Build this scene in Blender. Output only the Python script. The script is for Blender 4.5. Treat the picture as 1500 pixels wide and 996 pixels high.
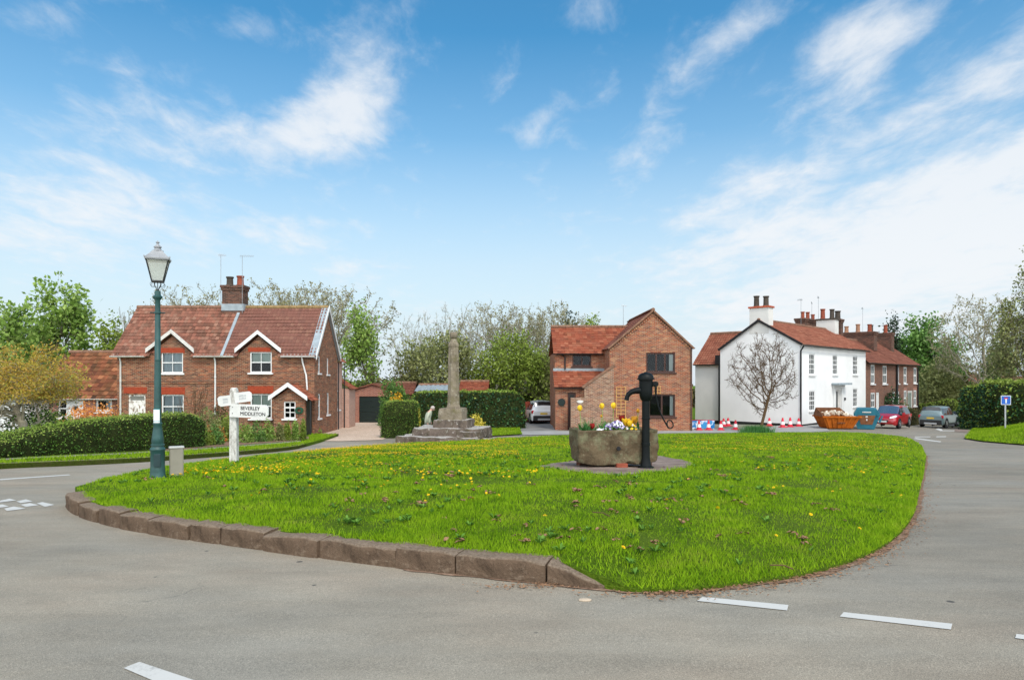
import bpy, bmesh, math, random
import numpy as np
from mathutils import Vector, Matrix, Euler
from mathutils.geometry import delaunay_2d_cdt

for o in list(bpy.data.objects):
    bpy.data.objects.remove(o, do_unlink=True)
SC = bpy.context.scene
COL = SC.collection
R = math.radians
EYE = 1.6

# ------------------------------------------------------------------ camera
cam_data = bpy.data.cameras.new('camera')
cam = bpy.data.objects.new('camera', cam_data)
COL.objects.link(cam)
cam.location = (0, 0, EYE)
cam.rotation_euler = (R(90), 0, 0)
cam_data.sensor_width = 36.0
cam_data.lens = 24.0
cam_data.shift_y = 55.0 / 1500.0
cam_data.clip_start = 0.05
cam_data.clip_end = 3000
SC.camera = cam

# ------------------------------------------------------------------ sky, sun, exposure
SUN_EL, SUN_AZ = R(52), R(158)          # azimuth clockwise from +y (the view direction)
sun_data = bpy.data.lights.new('sun', 'SUN')
sun_data.energy = 1.5
sun_data.angle = R(10)
sun_data.color = (1.0, 0.93, 0.84)
sun = bpy.data.objects.new('sun', sun_data)
COL.objects.link(sun)
_sd = Vector((math.sin(SUN_AZ) * math.cos(SUN_EL), math.cos(SUN_AZ) * math.cos(SUN_EL), math.sin(SUN_EL)))
sun.rotation_euler = _sd.to_track_quat('Z', 'Y').to_euler()
SC.view_settings.view_transform = 'Standard'
SC.view_settings.look = 'None'
SC.view_settings.exposure = 0.6
SC.view_settings.gamma = 1.0
SC.view_settings.use_curve_mapping = False


def nd(nt, t, ins=None, **at):
    n = nt.nodes.new(t)
    for k, v in at.items():
        setattr(n, k, v)
    for k, v in (ins or {}).items():
        if isinstance(v, bpy.types.NodeSocket):
            nt.links.new(v, n.inputs[k])
        else:
            n.inputs[k].default_value = v
    return n


def mth(nt, op, a, b=0.0, c=None, clamp=False):
    d = {0: a, 1: b}
    if c is not None:
        d[2] = c
    return nd(nt, 'ShaderNodeMath', d, operation=op, use_clamp=clamp).outputs[0]


def ramp(nt, fac, stops, interp='LINEAR'):
    n = nd(nt, 'ShaderNodeValToRGB', {0: fac})
    cr = n.color_ramp
    cr.interpolation = interp
    while len(cr.elements) < len(stops):
        cr.elements.new(0.5)
    for e, (p, c) in zip(cr.elements, stops):
        e.position = p
        if not hasattr(c, '__len__'):
            c = (c, c, c)
        e.color = tuple(c[:3]) + (1,)
    return n.outputs[0]


def mixc(nt, fac, a, b, mode='MIX'):
    n = nt.nodes.new('ShaderNodeMix')
    n.data_type = 'RGBA'
    n.blend_type = mode
    for i, v in ((0, fac), (6, a), (7, b)):
        if isinstance(v, bpy.types.NodeSocket):
            nt.links.new(v, n.inputs[i])
        else:
            if i and len(v) == 3:
                v = tuple(v) + (1,)
            n.inputs[i].default_value = v
    return n.outputs[2]


def C(h):
    h = h.lstrip('#')
    out = []
    for i in (0, 2, 4):
        c = int(h[i:i + 2], 16) / 255
        out.append(c / 12.92 if c <= 0.04045 else ((c + 0.055) / 1.055) ** 2.4)
    return tuple(out)


world = bpy.data.worlds.new('World')
SC.world = world
world.use_nodes = True
wt = world.node_tree
wt.nodes.clear()
sky = nd(wt, 'ShaderNodeTexSky', sky_type='NISHITA', sun_disc=False, sun_elevation=SUN_EL, sun_rotation=SUN_AZ,
         altitude=0.0, air_density=1.0, dust_density=0.6, ozone_density=2.0)
tc = nd(wt, 'ShaderNodeTexCoord')
DIR = tc.outputs['Generated']
sep = nd(wt, 'ShaderNodeSeparateXYZ', {0: DIR})
dz = mth(wt, 'MAXIMUM', sep.outputs[2], 0.0)
# the clear sky: the Nishita colour with a deeper blue overhead and a pale milky band towards the horizon
hs = nd(wt, 'ShaderNodeHueSaturation', {'Saturation': 1.22, 'Value': 1.22, 'Color': sky.outputs[0]})
blue = mixc(wt, 1.0, hs.outputs[0], (0.47, 0.79, 0.74), 'MULTIPLY')
bg_blue = nd(wt, 'ShaderNodeBackground', {0: blue, 1: 0.136})
# cloud sheet: direction projected on a high flat layer, stretched along the wind
inv = mth(wt, 'DIVIDE', 1.0, mth(wt, 'ADD', dz, 0.12))
flat = nd(wt, 'ShaderNodeVectorMath', {0: DIR, 'Scale': inv}, operation='SCALE').outputs[0]
mp = nd(wt, 'ShaderNodeMapping', {'Vector': flat, 'Rotation': (0, 0, R(33)), 'Scale': (1.05, 0.62, 0.0)})
mp2 = nd(wt, 'ShaderNodeMapping', {'Vector': flat, 'Rotation': (0, 0, R(33)), 'Location': (3.1, 1.7, 0), 'Scale': (3.0, 1.8, 0.0)})
n1 = nd(wt, 'ShaderNodeTexNoise', {'Vector': mp.outputs[0], 'Scale': 2.2, 'Detail': 7.0, 'Roughness': 0.58, 'Distortion': 0.25})
n2 = nd(wt, 'ShaderNodeTexNoise', {'Vector': mp2.outputs[0], 'Scale': 2.6, 'Detail': 8.0, 'Roughness': 0.62, 'Distortion': 0.3})
base_n = mth(wt, 'SUBTRACT', mth(wt, 'ADD', mth(wt, 'MULTIPLY', n1.outputs[0], 0.75), mth(wt, 'MULTIPLY', n2.outputs[0], 0.75)), 0.25)


def pdir(px, py):
    return Vector(((px - 750) / 1000, 1.0, (553 - py) / 1000)).normalized()


def cloud_blob(px, py, la, lb, ang, amp):
    """one cloud bank: a soft ellipse of directions (half sizes in thousandths of a radian, tilted by ang)"""
    c = pdir(px, py)
    ex = Vector((c.y, -c.x, 0)).normalized()
    ez = ex.cross(c).normalized()
    a, b = ex * math.cos(R(ang)) + ez * math.sin(R(ang)), -ex * math.sin(R(ang)) + ez * math.cos(R(ang))
    d = nd(wt, 'ShaderNodeVectorMath', {0: DIR, 1: tuple(c)}, operation='SUBTRACT').outputs[0]
    da = nd(wt, 'ShaderNodeVectorMath', {0: d, 1: tuple(a * (1000.0 / la))}, operation='DOT_PRODUCT').outputs['Value']
    db = nd(wt, 'ShaderNodeVectorMath', {0: d, 1: tuple(b * (1000.0 / lb))}, operation='DOT_PRODUCT').outputs['Value']
    q = mth(wt, 'ADD', mth(wt, 'MULTIPLY', da, da), mth(wt, 'MULTIPLY', db, db))
    e = mth(wt, 'POWER', 2.718, mth(wt, 'MULTIPLY', q, -1.0))
    return mth(wt, 'MULTIPLY', e, amp)


BLOBS = [(530, 120, 110, 48, 50, .27), (450, 195, 120, 45, 15, .27), (250, 180, 110, 32, 15, .20), (180, 300, 110, 60, 20, .22),
         (60, 330, 130, 60, 5, .20), (430, 340, 110, 34, 5, .22), (1060, 55, 110, 30, 35, .26), (1330, 35, 120, 40, 20, .26),
         (1410, 140, 140, 42, 22, .30), (1230, 150, 60, 30, 25, .20), (1100, 275, 110, 32, 20, .26), (1430, 250, 110, 28, 22, .25),
         (1360, 372, 280, 88, 14, .66), (1120, 330, 110, 40, 20, .22), (960, 380, 120, 26, 10, .14), (870, 25, 30, 40, 60, .22),
         (780, 190, 45, 22, 45, .16), (740, 120, 40, 20, 35, .14), (950, 225, 60, 28, 40, .17), (520, 390, 60, 22, 10, .18),
         (620, 460, 90, 24, 0, .16), (330, 65, 60, 30, 30, .12), (200, 95, 60, 34, 40, .17), (100, 10, 80, 25, 30, .17), (1240, 60, 60, 35, 30, .2)]
tot = None
for b in BLOBS:
    v = cloud_blob(*b)
    tot = v if tot is None else mth(wt, 'ADD', tot, v)
# unseen cloud added behind the viewer, made thick and bright to lift the fill light
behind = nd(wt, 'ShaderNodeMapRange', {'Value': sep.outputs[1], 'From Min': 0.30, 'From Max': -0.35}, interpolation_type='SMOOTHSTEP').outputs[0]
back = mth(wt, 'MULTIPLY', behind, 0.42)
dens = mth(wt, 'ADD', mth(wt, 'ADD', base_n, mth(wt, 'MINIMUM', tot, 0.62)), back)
cover = nd(wt, 'ShaderNodeMapRange', {'Value': dens, 'From Min': 0.53, 'From Max': 1.04, 'To Min': 0.0, 'To Max': 0.86}, interpolation_type='SMOOTHSTEP').outputs[0]
veil = ramp(wt, dz, [(0.0, 0.96), (0.06, 0.91), (0.16, 0.72), (0.24, 0.46), (0.33, 0.16), (0.45, 0.0)])
cov = mth(wt, 'SUBTRACT', 1.0, mth(wt, 'MULTIPLY', mth(wt, 'SUBTRACT', 1.0, cover), mth(wt, 'SUBTRACT', 1.0, veil)))
ccol = mixc(wt, cover, (0.76, 0.83, 0.91), (0.93, 0.95, 0.975))
bg_cloud = nd(wt, 'ShaderNodeBackground', {0: ccol, 1: mth(wt, 'ADD', 0.655, mth(wt, 'MULTIPLY', behind, 1.2))})  # strength raised for the out-of-view cloud only, as added fill light
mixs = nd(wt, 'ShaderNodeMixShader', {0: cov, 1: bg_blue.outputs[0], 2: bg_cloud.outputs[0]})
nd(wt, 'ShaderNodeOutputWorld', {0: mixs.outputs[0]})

# ------------------------------------------------------------------ ground profile and pixel helpers
_ky = [-50, 0, 5, 9, 13, 20, 26, 32, 38, 47, 60, 90, 200, 900]
_kz = [-1.55, -1.58, -1.62, -1.75, -1.98, -2.42, -2.80, -3.07, -3.27, -3.30, -3.55, -4.3, -5.5, -9]
_ty = np.linspace(-50, 900, 9501)
_tz = np.interp(_ty, _ky, _kz)
_k = np.exp(-0.5 * (np.arange(-40, 41) / 14.0) ** 2)
_k /= _k.sum()
_tz = np.convolve(np.pad(_tz, 40, 'edge'), _k, 'valid')


def sstep(a, b, t):
    t = np.clip((np.asarray(t, float) - a) / (b - a), 0, 1)
    return t * t * (3 - 2 * t)


def zr(x, y):
    """height of the road surface / natural ground"""
    x = np.asarray(x, float)
    y = np.asarray(y, float)
    return EYE + np.interp(y, _ty, _tz) - 0.045 * np.clip(x - 21, 0, 40) * sstep(36, 55, y)


def P(px, py, y):
    return Vector(((px - 750) / 1000 * y, y, EYE + (553 - py) / 1000 * y))


_ys = np.concatenate([np.arange(2.5, 20, 0.01), np.arange(20, 160, 0.05)])


def G(px, py, surf=None, lift=0.0):
    """the point of the ground seen at a pixel of the photograph"""
    f = surf or zr
    xs = (px - 750) / 1000 * _ys
    d = (EYE + (553 - py) / 1000 * _ys) - (f(xs, _ys) + lift)
    i = int(np.argmax(d <= 0)) if (d <= 0).any() else len(_ys) - 1
    y = float(_ys[i])
    if i:
        t = d[i - 1] / (d[i - 1] - d[i] + 1e-12)
        y = float(_ys[i - 1] + (_ys[i] - _ys[i - 1]) * t)
    x = (px - 750) / 1000 * y
    return Vector((x, y, float(f(x, y)) + lift))


# ------------------------------------------------------------------ object helpers
def tag(o, label=None, cat=None, group=None, kind=None):
    if label:
        o['label'] = label
    if cat:
        o['category'] = cat
    if group:
        o['group'] = group
    if kind:
        o['kind'] = kind
    return o


def empty(name, loc=(0, 0, 0), rz=0.0, label=None, cat=None, group=None):
    o = bpy.data.objects.new(name, None)
    COL.objects.link(o)
    o.location = loc
    o.rotation_euler = (0, 0, rz)
    o.empty_display_size = 0.3
    return tag(o, label, cat, group)


def kids(o):
    return [c for c in bpy.data.objects if c.parent == o]


def copy_tree(o, parent=None):
    c = o.copy()
    COL.objects.link(c)
    if parent:
        c.parent = parent
    for ch in kids(o):
        copy_tree(ch, c)
    return c


def auto_uv(me, given=None):
    nl = len(me.loops)
    if not nl:
        return
    co = np.empty(len(me.vertices) * 3)
    me.vertices.foreach_get('co', co)
    co = co.reshape(-1, 3)
    li = np.empty(nl, np.int32)
    me.loops.foreach_get('vertex_index', li)
    npol = len(me.polygons)
    nr = np.empty(npol * 3)
    me.polygons.foreach_get('normal', nr)
    nr = nr.reshape(-1, 3)
    tt = np.empty(npol, np.int32)
    me.polygons.foreach_get('loop_total', tt)
    pl = np.repeat(np.arange(npol), tt)
    t = np.stack([-nr[:, 1], nr[:, 0], np.zeros(npol)], 1)
    ln = np.linalg.norm(t, axis=1)
    flat_ = ln < 0.02
    t[flat_] = (1, 0, 0)
    ln[flat_] = 1
    t /= ln[:, None]
    b = np.cross(nr, t)
    pc = co[li]
    uv = np.stack([(pc * t[pl]).sum(1), (pc * b[pl]).sum(1)], 1)
    if given:
        st = np.concatenate([[0], np.cumsum(tt)[:-1]])
        for i, q in given.items():
            for k, w in enumerate(q):
                uv[st[i] + k] = w
    lay = me.uv_layers.new(name='UVMap')
    lay.data.foreach_set('uv', uv.astype(np.float32).ravel())


class MB:
    def __init__(self):
        self.v, self.f, self.m, self.uv = [], [], [], {}
        self.mi = 0

    def add(self, vs, fs, uvs=None):
        o = len(self.v)
        self.v += [tuple(q) for q in vs]
        for k, f in enumerate(fs):
            if uvs:
                self.uv[len(self.f)] = uvs[k]
            self.f.append([o + i for i in f])
            self.m.append(self.mi)

    def poly(self, pts):
        self.add(pts, [list(range(len(pts)))])

    def box(self, x0, x1, y0, y1, z0, z1):
        self.add([(x0, y0, z0), (x1, y0, z0), (x1, y1, z0), (x0, y1, z0), (x0, y0, z1), (x1, y0, z1), (x1, y1, z1), (x0, y1, z1)],
                 [(3, 2, 1, 0), (4, 5, 6, 7), (0, 1, 5, 4), (1, 2, 6, 5), (2, 3, 7, 6), (3, 0, 4, 7)])

    def bbox(self, x0, x1, y0, y1, z0, z1, b=0.02):
        """box with chamfered vertical and top edges"""
        r0 = [(x0 + b, y0), (x1 - b, y0), (x1, y0 + b), (x1, y1 - b), (x1 - b, y1), (x0 + b, y1), (x0, y1 - b), (x0, y0 + b)]
        cx, cy = (x0 + x1) / 2, (y0 + y1) / 2
        r1 = [(cx + (x - cx) * (1 - b * 2 / (x1 - x0)), cy + (y - cy) * (1 - b * 2 / (y1 - y0))) for x, y in r0]
        self.loft([[(x, y, z0) for x, y in r0], [(x, y, z1 - b) for x, y in r0], [(x, y, z1) for x, y in r1]])

    def extrude(self, pts, vec):
        n = len(pts)
        vec = Vector(vec)
        a = [Vector(p) for p in pts]
        b = [p + vec for p in a]
        nrm = Vector((0, 0, 0))
        for i in range(n):
            nrm += a[i].cross(a[(i + 1) % n])
        fw = nrm.dot(vec) < 0
        fs = [list(range(n)) if fw else list(range(n))[::-1], [n + i for i in (range(n)[::-1] if fw else range(n))]]
        for i in range(n):
            j = (i + 1) % n
            fs.append((j, i, n + i, n + j) if fw else (i, j, n + j, n + i))
        self.add(a + b, fs)

    def beam(self, p0, p1, w, h, up=(0, 0, 1)):
        p0, p1 = Vector(p0), Vector(p1)
        d = (p1 - p0).normalized()
        s = d.cross(Vector(up))
        if s.length < 1e-4:
            s = Vector((1, 0, 0))
        s.normalize()
        u = s.cross(d).normalized()
        s, u = s * w / 2, u * h / 2
        self.extrude([p0 - s - u, p0 + s - u, p0 + s + u, p0 - s + u], p1 - p0)

    def loft(self, rings, cap=True, closed=True):
        n = len(rings[0])
        vs = [p for r in rings for p in r]
        fs = []
        m = n if closed else n - 1
        for i in range(len(rings) - 1):
            for j in range(m):
                k = (j + 1) % n
                fs.append((i * n + j, i * n + k, (i + 1) * n + k, (i + 1) * n + j))
        if cap and closed:
            fs.append(list(range(n))[::-1])
            fs.append([(len(rings) - 1) * n + j for j in range(n)])
        self.add(vs, fs)

    def lathe(self, prof, n=16, c=(0, 0, 0), ph=0.0):
        self.loft([[(c[0] + r * math.cos(ph + 2 * math.pi * k / n), c[1] + r * math.sin(ph + 2 * math.pi * k / n), c[2] + z) for k in range(n)] for r, z in prof])

    def tube(self, pts, rad, n=6, cap=True):
        pts = [Vector(p) for p in pts]
        if not hasattr(rad, '__len__'):
            rad = [rad] * len(pts)
        rings = []
        u = None
        for i, p in enumerate(pts):
            d = (pts[min(i + 1, len(pts) - 1)] - pts[max(i - 1, 0)])
            d = d.normalized() if d.length > 1e-9 else Vector((0, 0, 1))
            if u is None:
                u = d.orthogonal().normalized()
            u = (u - d * u.dot(d))
            u = u.normalized() if u.length > 1e-6 else d.orthogonal().normalized()
            w = d.cross(u)
            rings.append([p + (u * math.cos(2 * math.pi * k / n) + w * math.sin(2 * math.pi * k / n)) * rad[i] for k in range(n)])
        self.loft(rings, cap)

    def xf(self, M):
        self.v = [tuple(M @ Vector(p)) for p in self.v]
        return self

    def build(self, name, mats, parent=None, loc=None, rz=0.0, smooth=False, kind=None, label=None, cat=None, group=None, bev=0.0):
        me = bpy.data.meshes.new(name)
        me.from_pydata(self.v, [], self.f)
        if not isinstance(mats, (list, tuple)):
            mats = [mats]
        for m in mats:
            me.materials.append(m)
        me.polygons.foreach_set('material_index', self.m)
        if smooth:
            me.polygons.foreach_set('use_smooth', [True] * len(self.f))
            if smooth != True:
                me.set_sharp_from_angle(angle=R(smooth))
        me.update()
        auto_uv(me, self.uv)
        o = bpy.data.objects.new(name, me)
        COL.objects.link(o)
        if parent:
            o.parent = parent
        if loc is not None:
            o.location = loc
        o.rotation_euler = (0, 0, rz)
        if bev:
            b = o.modifiers.new('bevel', 'BEVEL')
            b.width = bev
            b.segments = 2
            b.limit_method = 'ANGLE'
        return tag(o, label, cat, group, kind)


def build_np(name, V, F, mats, parent=None, mi=None, smooth=False, kind=None, uv=None, **kw):
    """mesh object straight from numpy arrays (all faces of one size)"""
    V = np.asarray(V, np.float32)
    F = np.asarray(F, np.int32)
    k = F.shape[1]
    me = bpy.data.meshes.new(name)
    me.vertices.add(len(V))
    me.vertices.foreach_set('co', V.ravel())
    me.loops.add(F.size)
    me.loops.foreach_set('vertex_index', F.ravel())
    me.polygons.add(len(F))
    me.polygons.foreach_set('loop_start', np.arange(0, F.size, k, dtype=np.int32))
    if not isinstance(mats, (list, tuple)):
        mats = [mats]
    for m in mats:
        me.materials.append(m)
    if mi is not None:
        me.polygons.foreach_set('material_index', np.asarray(mi, np.int32))
    if smooth:
        me.polygons.foreach_set('use_smooth', np.ones(len(F), bool))
    me.update(calc_edges=True)
    me.validate()
    if uv:
        auto_uv(me)
    o = bpy.data.objects.new(name, me)
    COL.objects.link(o)
    if parent:
        o.parent = parent
    return tag(o, kind=kind, **kw)


def font_mesh(text, size, mat, parent, M, name='lettering', extrude=0.004, bold=0.0, align='CENTER'):
    cu = bpy.data.curves.new('lettering', 'FONT')
    cu.body = text
    cu.size = size
    cu.extrude = extrude
    cu.offset = bold
    cu.align_x = align
    cu.align_y = 'CENTER'
    t = bpy.data.objects.new('lettering', cu)
    COL.objects.link(t)
    dg = bpy.context.evaluated_depsgraph_get()
    me = bpy.data.meshes.new_from_object(t.evaluated_get(dg))
    bpy.data.objects.remove(t, do_unlink=True)
    me.materials.clear()
    me.materials.append(mat)
    o = bpy.data.objects.new(name, me)
    COL.objects.link(o)
    o.parent = parent
    o.matrix_local = M
    return o


# ------------------------------------------------------------------ materials
def newmat(name, rough=0.8, spec=0.3):
    m = bpy.data.materials.new(name)
    m.use_nodes = True
    nt = m.node_tree
    b = nt.nodes['Principled BSDF']
    b.inputs['Roughness'].default_value = rough
    b.inputs['Specular IOR Level'].default_value = spec
    return m, nt, b


def tex(nt, scale, detail=4.0, rough=0.55, vec=None, co='Object', dist=0.0):
    v = vec or nd(nt, 'ShaderNodeTexCoord').outputs[co]
    return nd(nt, 'ShaderNodeTexNoise', {'Vector': v, 'Scale': scale, 'Detail': detail, 'Roughness': rough, 'Distortion': dist}).outputs[0]


def bump(nt, b, h, strength=0.3, dist=0.02):
    n = nd(nt, 'ShaderNodeBump', {'Height': h, 'Strength': strength, 'Distance': dist})
    nt.links.new(n.outputs[0], b.inputs['Normal'])


def simple(name, col, rough=0.6, spec=0.4, var=0.12, scale=3.0, metal=0.0, bmp=0.0, coat=0.0):
    """painted / plain material with a little tonal wear"""
    m, nt, b = newmat(name, rough, spec)
    n = tex(nt, scale, 6.0, 0.6)
    lo = tuple(c * (1 - var) for c in col)
    hi = tuple(min(1, c * (1 + var)) for c in col)
    nt.links.new(ramp(nt, n, [(0.3, lo), (0.7, hi)]), b.inputs['Base Color'])
    b.inputs['Metallic'].default_value = metal
    if coat:
        b.inputs['Coat Weight'].default_value = coat
        b.inputs['Coat Roughness'].default_value = 0.05
    if bmp:
        bump(nt, b, tex(nt, scale * 8, 4.0), bmp, 0.01)
    return m


def brick(name, cols, mortar, dirt=(0.09, 0.07, 0.06), dirt_amt=0.45, bw=0.225, bh=0.075, pale=0.0):
    m, nt, b = newmat(name, 0.92, 0.12)
    uv = nd(nt, 'ShaderNodeTexCoord').outputs['UV']
    bt = nd(nt, 'ShaderNodeTexBrick', {'Vector': uv, 'Color1': (0, 0, 0, 1), 'Color2': (1, 1, 1, 1), 'Mortar': (0.5, 0.5, 0.5, 1),
                                       'Scale': 1.0, 'Mortar Size': 0.009, 'Mortar Smooth': 0.2, 'Bias': 0.0, 'Brick Width': bw, 'Row Height': bh})
    per = ramp(nt, bt.outputs['Color'], [(i / (len(cols) - 1), c) for i, c in enumerate(cols)])
    obj = nd(nt, 'ShaderNodeTexCoord').outputs['Object']
    big = nd(nt, 'ShaderNodeMapping', {'Vector': obj, 'Scale': (0.8, 0.8, 1.9)}).outputs[0]
    d1 = tex(nt, 0.9, 6.0, 0.65, big, dist=0.4)
    per = mixc(nt, mth(nt, 'MULTIPLY', ramp(nt, d1, [(0.42, 0.0), (0.68, 1.0)]), dirt_amt), per, dirt)
    d2 = tex(nt, 2.3, 6.0, 0.7, big)
    if pale:
        per = mixc(nt, mth(nt, 'MULTIPLY', ramp(nt, d2, [(0.52, 0.0), (0.72, 1.0)]), pale), per, (0.52, 0.42, 0.34))
    per = mixc(nt, 0.5, per, ramp(nt, tex(nt, 14.0, 3.0), [(0.3, 0.55), (0.7, 1.0)]), 'MULTIPLY')
    col = mixc(nt, bt.outputs['Fac'], per, mortar)
    nt.links.new(col, b.inputs['Base Color'])
    bump(nt, b, mth(nt, 'SUBTRACT', 1.0, bt.outputs['Fac']), 0.5, 0.01)
    return m


def tiles(name, cols, tw, th, moss=(0.10, 0.085, 0.05), moss_amt=0.6, moss_lo=0.5, blotch=None):
    """clay tiles: every tile of the sheet has its own shade (UV in metres)"""
    m, nt, b = newmat(name, 0.85, 0.2)
    uv = nd(nt, 'ShaderNodeTexCoord').outputs['UV']
    cell = nd(nt, 'ShaderNodeVectorMath', {0: nd(nt, 'ShaderNodeVectorMath', {0: uv, 1: (tw, th, 1)}, operation='DIVIDE').outputs[0]}, operation='FLOOR').outputs[0]
    wn = nd(nt, 'ShaderNodeTexWhiteNoise', {'Vector': cell}, noise_dimensions='2D').outputs['Value']
    per = ramp(nt, wn, [(i / (len(cols) - 1), c) for i, c in enumerate(cols)])
    n = tex(nt, 1.3, 7.0, 0.7, uv, dist=0.3)
    per = mixc(nt, mth(nt, 'MULTIPLY', ramp(nt, n, [(moss_lo, 0.0), (moss_lo + 0.18, 1.0)]), moss_amt), per, moss)
    if blotch:
        n3 = tex(nt, 2.6, 5.0, 0.75, nd(nt, 'ShaderNodeMapping', {'Vector': uv, 'Location': (7, 3, 0)}).outputs[0])
        per = mixc(nt, ramp(nt, n3, [(0.60, 0.0), (0.68, 0.85)]), per, blotch)
    per = mixc(nt, 0.6, per, ramp(nt, tex(nt, 18.0, 3.0, 0.6, uv), [(0.3, 0.6), (0.7, 1.0)]), 'MULTIPLY')
    fr = nd(nt, 'ShaderNodeVectorMath', {0: nd(nt, 'ShaderNodeVectorMath', {0: uv, 1: (tw, th, 1)}, operation='DIVIDE').outputs[0]}, operation='FRACTION').outputs[0]
    nt.links.new(per, b.inputs['Base Color'])
    bump(nt, b, tex(nt, 30.0, 3.0, 0.6, uv), 0.25, 0.01)
    return m


def leafmat(name, cols, rough=0.55, trans=0.3, var=0.6, nscale=0.5):
    """foliage: each leaf has its own shade and clumps differ from one another"""
    m, nt, b = newmat(name, rough, 0.25)
    g = nd(nt, 'ShaderNodeNewGeometry')
    n = tex(nt, nscale, 3.0, 0.6)
    f = mth(nt, 'ADD', mth(nt, 'MULTIPLY', g.outputs['Random Per Island'], var), mth(nt, 'MULTIPLY', ramp(nt, n, [(0.3, 0.0), (0.7, 1.0)]), 1 - var))
    c = ramp(nt, f, [(i / (len(cols) - 1), q) for i, q in enumerate(cols)])
    nt.links.new(c, b.inputs['Base Color'])
    tr = nd(nt, 'ShaderNodeBsdfTranslucent', {'Color': c})
    mx = nd(nt, 'ShaderNodeMixShader', {0: trans, 1: b.outputs[0], 2: tr.outputs[0]})
    nt.links.new(mx.outputs[0], nt.nodes['Material Output'].inputs[0])
    return m


def stone(name, base, dark, pale, scale=2.0, lich=0.5, green=None, bs=0.6, top=0.0):
    m, nt, b = newmat(name, 0.95, 0.1)
    n1_ = tex(nt, scale, 8.0, 0.7, dist=0.3)
    n2_ = tex(nt, scale * 2.7, 8.0, 0.75)
    n3_ = tex(nt, scale * 12, 5.0, 0.7)
    c = ramp(nt, n1_, [(0.28, dark), (0.5, base), (0.75, tuple(min(1, q * 1.25) for q in base))])
    c = mixc(nt, mth(nt, 'MULTIPLY', ramp(nt, n2_, [(0.56, 0.0), (0.64, 1.0)]), lich), c, pale)
    if green:
        n4_ = tex(nt, scale * 1.4, 6.0, 0.7, nd(nt, 'ShaderNodeMapping', {'Vector': nd(nt, 'ShaderNodeTexCoord').outputs['Object'], 'Location': (5, 2, 9)}).outputs[0])
        c = mixc(nt, ramp(nt, n4_, [(0.5, 0.0), (0.66, 0.75)]), c, green)
    if top:
        # upward faces turn paler: lichen crusts on the cross steps, plain paler kerb tops
        nz_ = nd(nt, 'ShaderNodeSeparateXYZ', {0: nd(nt, 'ShaderNodeNewGeometry').outputs['Normal']}).outputs[2]
        c = mixc(nt, mth(nt, 'MULTIPLY', mth(nt, 'MULTIPLY', ramp(nt, nz_, [(0.5, 0.0), (0.85, 1.0)]), top), ramp(nt, n3_, [(0.35, 0.3), (0.55, 1.0)])), c, pale)
    c = mixc(nt, 0.5, c, ramp(nt, n3_, [(0.3, 0.5), (0.65, 1.0)]), 'MULTIPLY')
    nt.links.new(c, b.inputs['Base Color'])
    bump(nt, b, mth(nt, 'ADD', n2_, mth(nt, 'MULTIPLY', n3_, 0.4)), bs, 0.03)
    return m


def glassmat(name, tint=(0.75, 0.8, 0.8), refl=0.12):
    m = bpy.data.materials.new(name)
    m.use_nodes = True
    nt = m.node_tree
    nt.nodes.clear()
    fr = nd(nt, 'ShaderNodeFresnel', {'IOR': 1.5})
    fac = mth(nt, 'ADD', fr.outputs[0], refl, clamp=True)
    tr = nd(nt, 'ShaderNodeBsdfTransparent', {0: tint + (1,)})
    gl = nd(nt, 'ShaderNodeBsdfGlossy', {'Color': (0.45, 0.48, 0.5, 1), 'Roughness': 0.03})
    mx = nd(nt, 'ShaderNodeMixShader', {0: fac, 1: tr.outputs[0], 2: gl.outputs[0]})
    nd(nt, 'ShaderNodeOutputMaterial', {0: mx.outputs[0]})
    return m


M = {}
M['brick_cottage'] = brick('brick_cottage', [C('#5e3628'), C('#8a4e36'), C('#a05c3e'), C('#6c4232'), C('#ab7654'), C('#4d3127')], C('#8f7e6c'), dirt=C('#4a3a30'), dirt_amt=0.5, pale=0.14)
M['brick_orange'] = brick('brick_orange', [C('#76392a'), C('#a0502f'), C('#ac5f3c'), C('#81432f'), C('#b98058'), C('#62342a')], C('#9a8c7a'), dirt=C('#5d382c'), dirt_amt=0.5, pale=0.3)
M['brick_terrace'] = brick('brick_terrace', [C('#5a3a30'), C('#7a4b3c'), C('#8a5845'), C('#684538')], C('#8b7a6c'), dirt=C('#4e3f38'), dirt_amt=0.4)
M['brick_red'] = brick('brick_red', [C('#84473a'), C('#9c5a48'), C('#a8674f'), C('#8f5140')], C('#a8988a'), dirt_amt=0.15)
M['brick_garden'] = brick('brick_garden', [C('#694536'), C('#8c5b45'), C('#a6775a'), C('#785645'), C('#b39274')], C('#a39686'), dirt=C('#5c4a40'), dirt_amt=0.4, pale=0.4)
M['brick_pink'] = brick('brick_pink', [C('#b08474'), C('#c49a88'), C('#b88e7e')], C('#c2b0a2'), dirt_amt=0.1)
M['brick_stack'] = brick('brick_stack', [C('#4f362e'), C('#6b4639'), C('#7d5343'), C('#3f302b')], C('#6f6258'), dirt=C('#33302b'), dirt_amt=0.6)
M['lintel'] = simple('red_lintel', C('#92402a'), 0.85, 0.15, 0.22, 9.0)
M['tile_old'] = tiles('tile_old', [C('#6e4a3b'), C('#875848'), C('#966552'), C('#744f40'), C('#9a725f'), C('#674538')], 0.20, 0.26, moss=C('#4a3f2f'), moss_amt=0.55, moss_lo=0.51)
M['tile_pink'] = tiles('tile_pink', [C('#714e43'), C('#7f5649'), C('#785044'), C('#866050')], 0.20, 0.26, moss=C('#4f3f34'), moss_amt=0.4, moss_lo=0.55)
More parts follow.
